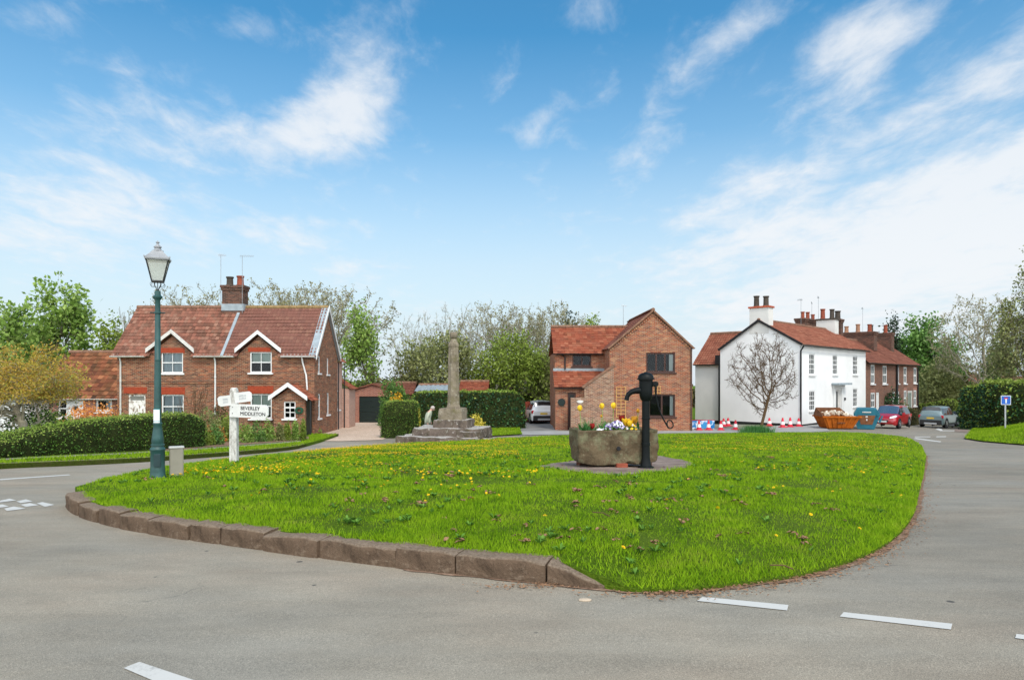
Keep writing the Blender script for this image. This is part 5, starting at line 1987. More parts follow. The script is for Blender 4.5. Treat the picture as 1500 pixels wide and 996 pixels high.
# ------------------------------------------------------------------ foliage builders
def leaf_arrays(P_, size, r, up=0.3, aspect=0.6):
    """one folded diamond of two triangles (a quad) at every point of P_, random orientation"""
    n = len(P_)
    a = r.normal(size=(n, 3))
    a /= np.linalg.norm(a, axis=1)[:, None]
    b = r.normal(size=(n, 3))
    b[:, 2] *= 1 - up
    b -= a * (a * b).sum(1)[:, None]
    b /= np.linalg.norm(b, axis=1)[:, None] + 1e-9
    s = size * r.uniform(.6, 1.4, n)[:, None]
    V = np.stack([P_ - a * s * .5, P_ + b * s * aspect * .5, P_ + a * s * .5, P_ - b * s * aspect * .5], 1)
    return V.reshape(-1, 3), np.arange(n * 4).reshape(-1, 4)


def grow(seed, H, r0, spread, levels=4, kids_=(5, 4, 4, 4), up=0.25, wob=0.18, first=0.3, lean=(0, 0), ratio=0.62, ang=(25, 60), trunk_k=1.0):
    """branch skeleton: list of (points, radii, level) and the tip points of the last levels"""
    r = random.Random(seed)
    br, tips = [], []

    def go(p, d, L, rad, lv):
        n = 6 if lv == 0 else (5 if lv == 1 else 4)
        pts, rr = [p.copy()], [rad]
        q = p.copy()
        for i in range(n):
            d = (d + Vector((r.gauss(0, wob), r.gauss(0, wob), r.gauss(0, wob) * .6 + up * (0.25 if lv else .1)))).normalized()
            q = q + d * (L / n)
            pts.append(q.copy())
            rr.append(max(rad * (1 - (.55 if lv == 0 else .75) * (i + 1) / n), .004))
        br.append((pts, rr, lv))
        if lv >= levels - 2:
            tips.extend((x, lv) for x in pts[2:])
        if lv < levels - 1:
            k = kids_[min(lv, len(kids_) - 1)]
            for c in range(k):
                t = first + (1 - first) * (c + r.random() * .8) / k if lv == 0 else .25 + .75 * (c + r.random()) / k
                t = min(t, .98)
                i = min(int(t * n), n - 1)
                f = t * n - i
                b0 = pts[i].lerp(pts[i + 1], f)
                td = (pts[i + 1] - pts[i]).normalized()
                o = td.orthogonal().normalized()
                o.rotate(Matrix.Rotation(r.random() * 6.283 if lv else c * 2.4 + r.random(), 3, td))
                an = R(r.uniform(*ang)) * spread
                nd_ = (td * math.cos(an) + o * math.sin(an)).normalized()
                go(b0, nd_, L * ratio * r.uniform(.75, 1.2) * (1.15 - .35 * t if lv == 0 else 1), rr[i] * r.uniform(.45, .65), lv + 1)
            go(pts[-1], d, L * ratio * .8, rr[-1] * .9, lv + 1)
    go(Vector((0, 0, -0.1)), Vector((lean[0], lean[1], 1)).normalized(), H * trunk_k, r0, 0)
    return br, tips


def fit(br, tips, H, W, pc=99):
    """scale a skeleton so that it is H tall and W wide"""
    a = np.array([tuple(p) for b in br for p in b[0]])
    h = np.percentile(a[:, 2], pc)
    w = max(np.percentile(np.abs(a[:, 0]), 99), np.percentile(np.abs(a[:, 1]), 99)) * 2
    sx_, sz_ = W / max(w, .1), H / h
    k = (sx_ * sx_ * sz_) ** (1 / 3)
    br = [([Vector((p.x * sx_, p.y * sx_, p.z * sz_)) for p in ps], [q * min(k, 1.6) ** .5 for q in rr], lv) for ps, rr, lv in br]
    tips = [(Vector((p.x * sx_, p.y * sx_, p.z * sz_)), lv) for p, lv in tips]
    return br, tips


_tree_n = 0


def tree(name, loc, H, W, seed, label, bark, leaf=None, nleaf=3000, lsize=.25, lsp=.45, levels=4, r0=None, cat='tree', group=None, twig_min=.006, rz=0.0, cut=None, crown_name='crown', **kw):
    global _tree_n
    _tree_n += 1
    r0 = r0 or H * .022
    br, tips = fit(*grow(seed, H, r0, kw.pop('spread', 1.0), levels, **kw), H, W, 97.5 if name.startswith('bare') else 99.3)
    T = empty(name, loc, rz, label, cat, group)
    tb, cb = MB(), MB()
    for ps, rr, lv in br:
        (tb if lv <= 1 else cb).tube(ps, [max(q, twig_min) for q in rr], (8, 6, 4, 3, 3, 3)[lv], cap=lv < 2)
    tb.build('trunk', bark, T, smooth=True)
    r = np.random.default_rng(seed)
    tp = np.array([tuple(p) for p, lv in tips])
    if leaf is None:
        cb.build(crown_name, bark, T, smooth=True)
        return T
    if cut:
        tp = tp[tp[:, 2] > cut]
    idx = r.integers(0, len(tp), nleaf)
    Pp = tp[idx] + np.clip(r.normal(size=(nleaf, 3)), -1.3, 1.3) * lsp * r.uniform(.3, 1.2, (nleaf, 1))
    V, F = leaf_arrays(Pp, lsize, r)
    # twigs and leaves are one crown mesh
    nv = len(cb.v)
    mb = MB()
    mb.v, mb.f, mb.m = cb.v + [tuple(v) for v in V], cb.f + [[int(i) + nv for i in f] for f in F], [1] * len(cb.f) + [0] * len(F)
    me = bpy.data.meshes.new(crown_name)
    me.from_pydata(mb.v, [], mb.f)
    me.materials.append(leaf)
    me.materials.append(bark)
    me.polygons.foreach_set('material_index', mb.m)
    o = bpy.data.objects.new(crown_name, me)
    COL.objects.link(o)
    o.parent = T
    return T


def at_tree(px, D, top, spread_px):
    x = (px - 750) * D / 1000
    z0 = float(zr(x, D))
    return (x, D, z0), (553 - top) * D / 1000 + EYE - z0, spread_px * D / 1000


def tree_px(name, px, D, top, spr, seed, label, bark, leaf=None, **kw):
    loc, H, W = at_tree(px, D, top, spr)
    return tree(name, loc, H, W, seed, label, bark, leaf, **kw)



# rounded winter crowns: twigs grown towards points spread through a dome, thickened from the tips down
def colonise(seed, pts, trunk_top, lean=(0, 0), step=.028, kill=.05, reach=.30, iters=90):
    r = np.random.default_rng(seed)
    N_ = [np.array([lean[0] * t, lean[1] * t, t]) for t in np.arange(0, trunk_top, step)]
    par = [i - 1 for i in range(len(N_))]
    N_ = np.array(N_)
    A = pts.copy()
    for _ in range(iters):
        if not len(A):
            break
        d2 = ((A[:, None] - N_[None]) ** 2).sum(2)
        near = d2.argmin(1)
        dm_ = d2[np.arange(len(A)), near]
        act = dm_ < reach ** 2
        if not act.any():
            act = dm_ <= dm_.min() + 1e-9
        new_, np_ = [], []
        for i in np.unique(near[act]):
            v = A[act & (near == i)] - N_[i]
            v = (v / (np.linalg.norm(v, axis=1)[:, None] + 1e-9)).mean(0) + r.normal(0, .16, 3)
            new_.append(N_[i] + v / (np.linalg.norm(v) + 1e-9) * step)
            np_.append(int(i))
        k = len(N_)
        N_ = np.concatenate([N_, np.array(new_)])
        par += np_
        A = A[((A[:, None] - N_[None, k:]) ** 2).sum(2).min(1) > kill ** 2]
        if len(N_) > 3200:
            break
    return N_, par


def crown_meshes(name, seed, n_pts, zc, zr_, trunk_top, bark, leaf, nleaf, lsize, lean=(0, 0), cx=None, r_tip=.0016, r_max=.02, base_cut=-1.0, twig=.035, ntwig=2, shell=.45, **kw):
    """unit tree (1 tall, 1 wide): trunk mesh and crown mesh"""
    r = np.random.default_rng(seed)
    v = r.normal(size=(n_pts * 3, 3))
    v /= np.linalg.norm(v, axis=1)[:, None]
    lump = np.array([1 + .22 * _ns.noise((q[0] * 2.2 + seed, q[1] * 2.2, q[2] * 2.2)) for q in v])
    v = v * (r.uniform(0, 1, len(v)) ** shell * lump)[:, None]
    v = v[v[:, 2] > base_cut][:n_pts]
    pts = np.stack([v[:, 0] * .5 + (lean[0] * zc if cx is None else cx), v[:, 1] * .5 + lean[1] * zc, zc + v[:, 2] * zr_], 1)
    N_, par = colonise(seed, pts, trunk_top, lean, **kw)
    n = len(N_)
    ch = [[] for _ in range(n)]
    for i, p_ in enumerate(par):
        if p_ >= 0:
            ch[p_].append(i)
    rad = np.zeros(n)
    for i in range(n - 1, -1, -1):
        rad[i] = (sum(rad[c] ** 2.3 for c in ch[i]) + (r_tip ** 2.3 if not ch[i] else 0)) ** (1 / 2.3)
    k = min(1.0, r_max / rad[0])
    rad = np.maximum(rad * np.where(rad > .004, k + (1 - k) * np.exp(-(rad - .004) * 200), 1), r_tip)
    rad[:4] *= np.array([1.35, 1.18, 1.08, 1.03])
    tb, cb = MB(), MB()
    st = [0]
    while st:
        i = st.pop()
        chain = [par[i], i] if par[i] >= 0 else [i]
        while ch[chain[-1]]:
            c = sorted(ch[chain[-1]], key=lambda q: -rad[q])
            st += c[1:]
            chain.append(c[0])
        if len(chain) > 1:
            R_ = [min(rad[q], rad[chain[1]]) for q in chain]
            (tb if R_[0] > .0065 else cb).tube([N_[q] for q in chain], R_, 7 if R_[0] > .012 else (5 if R_[0] > .005 else 3), cap=False)
    thin = [i for i in range(n) if rad[i] < .0045]
    ends = []
    for i in thin:
        for _ in range(ntwig):
            d = r.normal(size=3) + (N_[i] - N_[par[i]]) / .028 * 1.1 + np.array([0, 0, .25])
            d /= np.linalg.norm(d)
            L_ = twig * r.uniform(.6, 1.5)
            m_ = N_[i] + d * L_ * .5 + r.normal(0, .004, 3)
            e_ = N_[i] + d * L_ + r.normal(0, .008, 3)
            cb.tube([N_[i], m_, e_], [r_tip, r_tip * .8, r_tip * .55], 3, cap=False)
            ends += [m_, e_]
    t_me = tb.build(name, bark, smooth=True)
    mi0 = len(cb.f)
    if nleaf:
        ends = np.array(ends)
        pp = ends[r.integers(0, len(ends), nleaf)] + np.clip(r.normal(size=(nleaf, 3)), -1.4, 1.4) * .011
        V, F = leaf_arrays(pp, lsize, r)
        o_ = len(cb.v)
        cb.v += [tuple(q) for q in V]
        cb.f += [[int(i) + o_ for i in f] for f in F]
        cb.m += [1] * len(F)
    c_me = cb.build(name, [bark, leaf or bark], smooth=True)
    out = (t_me.data, c_me.data)
    for o in (t_me, c_me):
        bpy.data.objects.remove(o, do_unlink=True)
    return out


def unit_tree(name, meshes, loc, H, W, label, rz=0.0, group=None, cat='tree'):
    T = empty(name, loc, rz, label, cat, group)
    for nm, me in zip(('trunk', 'crown'), meshes):
        o = bpy.data.objects.new(nm, me)
        COL.objects.link(o)
        o.parent = T
        o.scale = (W, W, H)
    return T


def unit_px(name, meshes, px, D, top, spr, label, rz, **kw):
    loc, H, W = at_tree(px, D, top, spr)
    return unit_tree(name, meshes, loc, H * 1.09, W * 1.08, label, rz, **kw)


DOME = [crown_meshes('dome_tree', sd, 620, .66, .35, tt, M['bark_grey'], M['lf_bud'], 4200, .017, r_tip=.0017, r_max=.019) for sd, tt in ((3, .34), (8, .30))]
TALL = [crown_meshes('tall_tree', sd, 420, .58, .43, .22, M['bark_grey'], M['lf_bud'], 1500, .013, r_tip=.0017, r_max=.017, twig=.03, reach=.22) for sd in (5,)]

BK_, BG_ = M['bark'], M['bark_grey']
TG = 'trees behind the houses'
bare = dict(levels=5, kids_=(9, 5, 5, 3), up=.10, twig_min=.018, trunk_k=.5, first=.42, ratio=.70, ang=(25, 68), wob=.24)
# bare and budding trees along the back
unit_px('bare_tree', DOME[0], 490, 62, 432, 185, 'tall bare tree with an olive haze of buds just right of the left cottage gable', 1.3, group=TG)
unit_px('bare_tree', DOME[1], 402, 60, 427, 150, 'broad bare tree with brownish buds rising behind the left cottage chimney', 2.6, group=TG)
unit_px('bare_tree', DOME[0], 282, 60, 435, 150, 'rounded brownish bare tree above the older cottage roof, behind the lamp post', 3.9, group=TG)
unit_px('bare_tree', DOME[1], 448, 66, 433, 120, 'slim brownish bare tree between the chimney and the left cottage gable', 5.2, group=TG)
tree_px('bare_tree', 190, 58, 462, 50, 44, 'small grey bare tree beside the left verge of the older cottage roof', BG_, None, group=TG, levels=4, twig_min=.014)
tree_px('spring_tree', 549, 54, 456, 82, 5, 'light green leafing tree beside the brick garage', BK_, M['lf_green'], nleaf=4200, lsize=.24, lsp=.5, group=TG, levels=4, kids_=(9, 5, 4), first=.2, up=.3)
pop = dict(levels=5, kids_=(8, 5, 4, 3), up=.4, spread=.8, twig_min=.018, first=.3, wob=.22, trunk_k=.7)
for i, (px, D, top, spr, lab) in enumerate([(602, 72, 470, 66, 'leftmost of the bare grey poplars, leaning over the shed'), (632, 76, 466, 60, 'bare grey poplar just left of the stone cross top'),
                                            (658, 74, 457, 66, 'bare grey poplar directly behind the stone cross knop'), (692, 72, 455, 90, 'tallest bare poplar just right of the stone cross')]):
    unit_px('bare_poplar', TALL[0], px, D, top, spr, lab, i * 1.9, group=TG)
for i, (px, D, top, spr, lab) in enumerate([(728, 68, 455, 130, 'broad budding tree with a domed brown crown right of the cross'), (768, 70, 466, 110, 'low budding tree between the domed crown and the brick house'), (808, 66, 456, 120, 'tall budding tree beside the orange brick house roof')]):
    unit_px('bare_tree', DOME[i % 2], px, D, top, spr, lab, i * 2.1 + .5, group=TG)
tree_px('olive_tree', 618, 56, 506, 92, 40, 'dull olive bushy tree behind the garage shrubs, left of the cross', BK_, M['lf_olive'], nleaf=5000, lsize=.22, lsp=.6, group=TG, levels=4, kids_=(9, 6, 5), first=.12)
tree_px('olive_tree', 668, 54, 496, 100, 41, 'olive bushy tree directly behind the stone cross shaft', BK_, M['lf_olive'], nleaf=6000, lsize=.22, lsp=.6, group=TG, levels=4, kids_=(10, 6, 5), first=.12)
tree_px('spring_tree', 741, 54, 494, 105, 42, 'fresh green broad tree over the long laurel hedge', BK_, M['lf_lime'], nleaf=8500, lsize=.22, lsp=.65, group=TG, levels=4, kids_=(9, 6, 5), first=.15)
tree_px('olive_tree', 795, 55, 520, 70, 43, 'brownish green thicket tree behind the white parked car', BK_, M['lf_olive'], nleaf=6000, lsize=.22, lsp=.6, group=TG, levels=4, kids_=(9, 6, 5), first=.08)
tree_px('conifer', 836, 82, 463, 30, 46, 'dark conifer top over the ridge of the orange brick house', BK_, M['lf_conifer'], nleaf=3000, lsize=.3, lsp=.5, group=TG, levels=3, kids_=(16, 6), first=.1)
tree_px('spring_tree', 866, 80, 467, 40, 47, 'yellow green tree top over the ridge of the orange brick house', BK_, M['lf_lime'], nleaf=2500, lsize=.28, lsp=.5, group=TG, levels=4)
# left edge
spr_ = dict(levels=4, kids_=(10, 6, 5), up=.3, first=.2)
tree_px('spring_tree', 96, 58, 421, 150, 50, 'big bright green tree with airy crown above the mossy outbuilding', BK_, M['lf_green'], nleaf=4300, lsize=.38, lsp=.34, group=TG, **spr_)
tree_px('spring_tree', 8, 60, 450, 95, 51, 'bright green tree cut by the left edge of the photo', BK_, M['lf_green'], nleaf=3200, lsize=.38, lsp=.34, group=TG, **spr_)
tree_px('conifer', 168, 55, 474, 52, 52, 'yellow green conifer beside the left verge of the cottage roof', BK_, M['lf_lime'], nleaf=3600, lsize=.28, lsp=.4, group=TG, levels=3, kids_=(18, 7), first=.1)
tree_px('spring_tree', 60, 64, 505, 160, 53, 'low green trees mass behind the outbuilding roof', BK_, M['lf_deep'], nleaf=6000, lsize=.35, lsp=.7, group=TG, levels=4, kids_=(9, 6, 5), first=.1)
# right side
tree_px('deep_green_tree', 1347, 88, 473, 112, 60, 'full bright green tree rising beyond the brick terrace end', BK_, M['lf_deep'], nleaf=11000, lsize=.42, lsp=.75, group=TG, levels=4, kids_=(10, 6, 5), first=.15)
tree_px('conifer', 1313, 84, 471, 32, 61, 'dark pine top above the terrace roof', BK_, M['lf_conifer'], nleaf=2600, lsize=.32, lsp=.5, group=TG, levels=3, kids_=(14, 6), first=.1)
tree_px('olive_tree', 1368, 80, 527, 70, 62, 'olive bushy tree behind the grey car', BK_, M['lf_olive'], nleaf=6500, lsize=.3, lsp=.7, group=TG, levels=4, kids_=(9, 6, 5), first=.08)
tree_px('olive_tree', 1408, 86, 545, 60, 63, 'darker green bush tree before the distant brick house', BK_, M['lf_brownhedge'], nleaf=5500, lsize=.3, lsp=.7, group=TG, levels=4, kids_=(9, 6, 5), first=.08)
unit_px('bare_tree', DOME[0], 1441, 74, 447, 140, 'nearly bare tree with scattered young leaves at the end of the lane', 6.5, group=TG)
tree_px('spring_tree', 1478, 78, 508, 80, 65, 'mid green tree behind the beige roofed house', BK_, M['lf_deep'], nleaf=5500, lsize=.32, lsp=.6, group=TG, levels=4, kids_=(9, 6, 5), first=.12)
tree_px('willow', 1506, 52, 385, 140, 66, 'drooping willow cut by the right edge of the photo', BK_, M['lf_olive'], nleaf=13000, lsize=.2, lsp=.4, group=TG, levels=5, kids_=(8, 5, 4, 3), up=-.2, first=.3, twig_min=.012)
# far wood closing the horizon
r = np.random.default_rng(77)
nw = 42000
wx = r.uniform(-140, 150, nw)
wy = 118 + r.uniform(-6, 10, nw)
top = 4.5 + 2.2 * np.sin(wx * .11) + 1.4 * np.sin(wx * .31 + 1) + r.normal(0, .6, nw)
wz = zr(wx, wy) + np.clip(top, 1.5, 9) * r.uniform(0, 1, nw) ** .7
V, F = leaf_arrays(np.stack([wx, wy, wz], 1), 1.0, r)
build_np('woods', V, F, M['lf_brownhedge'], kind='stuff', label='far low wood closing the view beyond the gardens', cat='woods')

# the leaning bare tree before the white gable
p = G(1113, 633)
LEAN = crown_meshes('leaning_tree', 17, 620, .585, .415, .37, M['bark_brown'], None, 0, 0, lean=(.36, 0), cx=.07, r_tip=.0020, r_max=.033, twig=.045, ntwig=3, shell=.5, reach=.4)
unit_tree('leaning_bare_tree', LEAN, p, (633 - 487) * p.y / 1000, 103 * p.y / 1000, 'leaning bare tree with a wide twiggy crown before the white gable')
# low Japanese maple at the left edge: layered, rusty young leaves
p = G(-66, 668, None, .14)
mT = tree('japanese_maple', p + Vector((0, 3, 0)), 3.2, 6.0, 12, 'wide low maple with rusty orange and green young leaves at the left edge', M['bark_grey'], M['lf_rust'], nleaf=24000, lsize=.075, lsp=.15, levels=5, kids_=(8, 5, 4, 4), up=-.06, first=.28, spread=1.3, ratio=.66, r0=.16, trunk_k=.6, cut=1.5)


# ------------------------------------------------------------------ hedges, bushes and border plants
def hedge(name, path, wid, hts, mat, seed, label, base=zr, lsize=.10, dens=170, round_=.25, cat='hedge', tip=None, tip_frac=.1, core=None, sag=.05, lift=0.0, group=None, rough=1.0):
    """clipped hedge along a path of xy points: rounded lumpy body under a coat of leaves"""
    r = np.random.default_rng(seed)
    pts = smooth_line(path, 5) if len(path) > 2 else np.array([np.array(path[0][:2]) + (np.array(path[1][:2]) - np.array(path[0][:2])) * t for t in np.linspace(0, 1, 14)])
    n = len(pts)
    hs_ = np.interp(np.linspace(0, 1, n), np.linspace(0, 1, len(hts)), hts)
    t = np.gradient(pts, axis=0)
    t /= np.linalg.norm(t, axis=1)[:, None]
    nn = np.stack([-t[:, 1], t[:, 0]], 1)
    c = Vector((pts[n // 2][0], pts[n // 2][1], float(base(*pts[n // 2])) + lift))
    rings = []
    e = round_
    for i in range(n):
        h = hs_[i]
        end = min(i, n - 1 - i)
        k = 1 if end > 1 else (.90 if end == 1 else .62)
        w = wid / 2 * k
        hh = h * (1 if end > 1 else (.97 if end == 1 else .80))
        prof = [(-w, -.05), (-w * 1.03, hh * .35), (-w, hh * .7), (-w + e * .3 * wid / 2, hh - e * .35), (-w * .55, hh - e * .05), (0, hh), (w * .55, hh - e * .05), (w - e * .3 * wid / 2, hh - e * .35), (w, hh * .7), (w * 1.03, hh * .35), (w, -.05)]
        z0 = float(base(*pts[i])) + lift
        ring = []
        for o_, z in prof:
            v = Vector((pts[i][0] + nn[i][0] * o_, pts[i][1] + nn[i][1] * o_, z0 + z))
            k_n = (_ns.noise(v * 1.4 + Vector((seed, 0, 0))) * .09 + _ns.noise(v * 3.5) * .04) * rough + _ns.noise(v * .55 + Vector((0, seed, 0))) * .2 * (rough - 1)
            ring.append(v + Vector((nn[i][0] * np.sign(o_) * k_n, nn[i][1] * np.sign(o_) * k_n, k_n * .5 if z > .1 else 0)) - c)
        rings.append(ring)
    mb = MB()
    mb.loft(rings)
    A = np.array(mb.v).reshape(n, 11, 3)
    q = np.stack([A[:-1, :-1], A[1:, :-1], A[1:, 1:], A[:-1, 1:]], 2).reshape(-1, 4, 3)
    ends = [np.array([A[k_, j], A[k_, 10 - j], A[k_, 9 - j], A[k_, j + 1]]) for k_ in (0, n - 1) for j in range(4)]
    q = np.concatenate([q, np.array(ends)])
    ar = np.linalg.norm(np.cross(q[:, 2] - q[:, 0], q[:, 3] - q[:, 1]), axis=1) / 2
    N_ = int(ar.sum() * dens)
    fi = r.choice(len(q), N_, p=ar / ar.sum())
    a, b = r.random((N_, 1)), r.random((N_, 1))
    pp = (q[fi, 0] * (1 - a) + q[fi, 1] * a) * (1 - b) + (q[fi, 3] * (1 - a) + q[fi, 2] * a) * b
    nrm = np.cross(q[:, 1] - q[:, 0], q[:, 3] - q[:, 0])
    nrm /= np.linalg.norm(nrm, axis=1)[:, None] + 1e-9
    pp = pp + nrm[fi] * r.normal(0, sag, (N_, 1)) + r.normal(0, .015, (N_, 3))
    V, F = leaf_arrays(pp, lsize, r)
    nv = len(mb.v)
    me = bpy.data.meshes.new(name)
    me.from_pydata(mb.v + [tuple(v) for v in V], [], mb.f + [[int(i) + nv for i in f] for f in F])
    me.materials.append(core or M['hedge_core'])
    me.materials.append(mat)
    mi = [0] * len(mb.f) + [1] * N_
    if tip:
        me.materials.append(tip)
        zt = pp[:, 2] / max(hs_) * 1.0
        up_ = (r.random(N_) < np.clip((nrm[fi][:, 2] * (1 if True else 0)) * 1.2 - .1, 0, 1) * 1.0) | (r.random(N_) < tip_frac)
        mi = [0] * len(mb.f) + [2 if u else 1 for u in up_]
    me.polygons.foreach_set('material_index', mi)
    me.update()
    o = bpy.data.objects.new(name, me)
    COL.objects.link(o)
    o.location = c
    return tag(o, label, cat, group)


def bush(name, loc, w, h, mat, seed, label, n=900, lsize=.12, d=None, cat='bush', group=None, core=True, aspect=.6, squash=.5, parent=None):
    """rounded loose bush: leaves through its volume, thickest near the skin"""
    r = np.random.default_rng(seed)
    v = r.normal(size=(n, 3))
    v /= np.linalg.norm(v, axis=1)[:, None]
    v[:, 2] = np.abs(v[:, 2])
    lump = np.array([1 + .28 * _ns.noise((q[0] * 2.1 + seed, q[1] * 2.1, q[2] * 2.1)) + .12 * _ns.noise((q[0] * 5, q[1] * 5 + seed, q[2] * 5)) for q in v])
    rad = r.uniform(0, 1, n) ** .33 * lump
    pp = v * rad[:, None] * np.array([w / 2, (d or w) / 2, h])
    V, F = leaf_arrays(pp, lsize, r, aspect=aspect)
    o = build_np(name, V, F, mat, parent)
    o.location = loc
    return tag(o, label, cat, group)


def hpath(pxs, lift=0.0):
    return [tuple(G(px, py, None, lift)[:2]) for px, py in pxs]


# long clipped hedge on the left, lower at its left end
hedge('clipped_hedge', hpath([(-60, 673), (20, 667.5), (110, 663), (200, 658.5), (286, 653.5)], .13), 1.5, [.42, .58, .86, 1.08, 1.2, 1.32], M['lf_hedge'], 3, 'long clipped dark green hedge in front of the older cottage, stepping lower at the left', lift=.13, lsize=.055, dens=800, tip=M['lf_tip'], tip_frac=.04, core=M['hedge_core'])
bush('round_bush', G(2, 662, None, .13) + Vector((0, 1.5, 0)), 2.4, 1.6, M['lf_hedge'], 4, 'dark rounded bush at the left edge before the white garage', 2600, .1)
bush('round_bush', G(72, 650, None, .13), 2.6, 1.3, M['lf_green'], 5, 'fresh green low bush between the white garage and the clipped hedge', 2600, .1)
bush('orange_bush', G(132, 643, None, .13), 3.1, 1.75, M['lf_flame'], 6, 'glowing orange bush under the outbuilding windows', 3400, .11)
bush('garden_shrub', G(302, 648, None, .14), 1.5, 1.55, M['lf_olive'], 7, 'pale olive shrub at the end of the clipped hedge', 1500, .1)
bush('garden_shrub', G(330, 646, None, .14), 1.3, 1.2, M['lf_lime'], 17, 'yellow green shrub directly behind the fingerpost', 1300, .1)
bush('garden_shrub', G(322, 643, None, .14), 1.6, 1.75, M['lf_brownhedge'], 18, 'reddish dark shrub against the cottage wall left of the fingerpost', 1500, .1)
tree('bare_shrub', G(282, 652, None, .14), 2.3, 1.7, 71, 'thin bare shrub standing at the right end of the clipped hedge', M['bark_brown'], None, levels=4, kids_=(6, 4, 3), first=.15, twig_min=.006, cat='shrub')
# climbing bare creeper on the outbuilding and the cottage corner: branching stems on the wall
mb = MB()
rc = random.Random(5)
for k in range(26):
    x, z = -22.35 + rc.uniform(-.9, .25), zB + .1
    q = [Vector((x, DB - .10, z))]
    for s in range(9):
        x += rc.gauss(0, .14)
        z += rc.uniform(.14, .34)
        yy = DB - .08 if z < zB + eB - .15 else DB - .3 + (z - zB - eB) / slB + .12
        q.append(Vector((min(x, -22.05), yy - .04 * rc.random(), z)))
    mb.tube(q, [.022 - .0018 * i for i in range(10)], 4)
tag(mb.build('creeper', M['creeper'], None), 'leafless creeper climbing where the outbuilding meets the cottage', 'creeper')

# border plants in front of the right cottage
kinds = [('lf_green', 'spring green'), ('lf_olive', 'olive'), ('lf_lime', 'yellow green'), ('lf_deep', 'deep green')]
rp = random.Random(9)
plants = [(246, 655, 46, 24, 'lf_lime', 'bright lime border plant just right of the lamp post'), (262, 654, 30, 22, 'lf_green', 'spring green border plant before the right end of the clipped hedge'),
          (280, 653, 30, 20, 'lf_bluegreen', 'bluish green low border plant before the clipped hedge end'), (298, 652, 32, 26, 'lf_lime', 'lime border plant left of the fingerpost'),
          (316, 651, 26, 28, 'lf_deep', 'deep green border plant close left of the fingerpost'), (360, 648, 26, 30, 'lf_green', 'leafy green plant beneath the signpost arm'),
          (376, 647, 28, 31, 'lf_deep', 'tall leafy plant under the lower right cottage window'), (393, 646, 20, 30, 'lf_green', 'spring green plant before the left side of the porch'),
          (410, 645.5, 13, 26, 'lf_olive', 'slim olive upright plant under the porch window'), (421, 645, 11, 27, 'lf_lime', 'narrow lime upright plant under the porch window'),
          (433, 644.5, 12, 29, 'lf_green', 'narrow upright green plant before the porch corner'), (444, 644, 11, 30, 'lf_lime', 'last upright plant of the row, next to the gravel drive')]
for i, (px, py, w, h, m_, lab) in enumerate(plants):
    p = G(px, py, None, .14)
    bush('border_plant', p, w * p.y / 1000, h * p.y / 1000, M[m_], 100 + i, lab, 700, .12, group='border plants before the right cottage', cat='plant', aspect=.35)
for i, (px, py, m_, lab) in enumerate([(306, 648, 'lf_flame', 'orange wallflower clump between the lamp post and fingerpost'), (322, 647.5, 'lf_flame', 'orange wallflower clump just left of the fingerpost'), (285, 649, 'lf_rust', 'rusty red flower clump at the hedge end')]):
    p = G(px, py, None, .14)
    bush('flower_clump', p, .6, .75, M[m_], 130 + i, lab, 260, .09, group='wallflowers in the border', cat='flowers')
bush('flower_clump', G(465.5, 633, None, .03), .5, .45, simple('violet_petal', C('#5a4a8a'), .6), 140, 'small violet flowers by the cottage gable wall', 160, .07, cat='flowers')
bush('wall_plant', G(461, 636, None, .03), .8, .6, M['lf_green'], 141, 'low green plant at the foot of the cottage gable', 500, .09, cat='plant')

# rounded block of clipped hedge, yellowing at its right edge
p0 = G(585, 641.5)
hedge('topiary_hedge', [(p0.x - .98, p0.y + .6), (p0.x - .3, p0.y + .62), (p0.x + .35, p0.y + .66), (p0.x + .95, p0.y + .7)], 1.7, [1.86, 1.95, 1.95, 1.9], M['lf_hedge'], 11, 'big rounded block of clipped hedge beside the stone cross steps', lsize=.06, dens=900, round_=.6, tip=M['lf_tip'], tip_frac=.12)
bush('golden_shrub', (p0.x + .95, p0.y + .35, p0.z), .35, 1.7, M['lf_yellow'], 12, 'narrow yellow edged shrub on the right flank of the clipped block', 700, .07)
bush('ivy_mound', Vector(((577 - 750) * .047, 47, float(zr(-9, 47)))), 2.3, 3.4, M['lf_deep'], 13, 'tall dark green ivy mound hiding the right of the brick garage', 5000, .14)
bush('ivy_mound', Vector(((590 - 750) * .046, 46, float(zr(-8, 46)))), 2.4, 2.35, M['lf_hedge'], 14, 'green mound between the ivy and the laurel hedge', 3000, .14)
bush('gold_shrub', Vector(((581 - 750) * .044, 44, float(zr(-8, 44)))), 1.5, 2.45, M['lf_gold'], 15, 'golden flowering shrub peeping over the clipped block', 1400, .12)
bush('red_shrub', Vector(((549 - 750) * .055, 54, float(zr(-8, 54)))), 2.4, 4.2, M['lf_olive'], 151, 'olive shrub top behind the brick garage roof', 1800, .16)
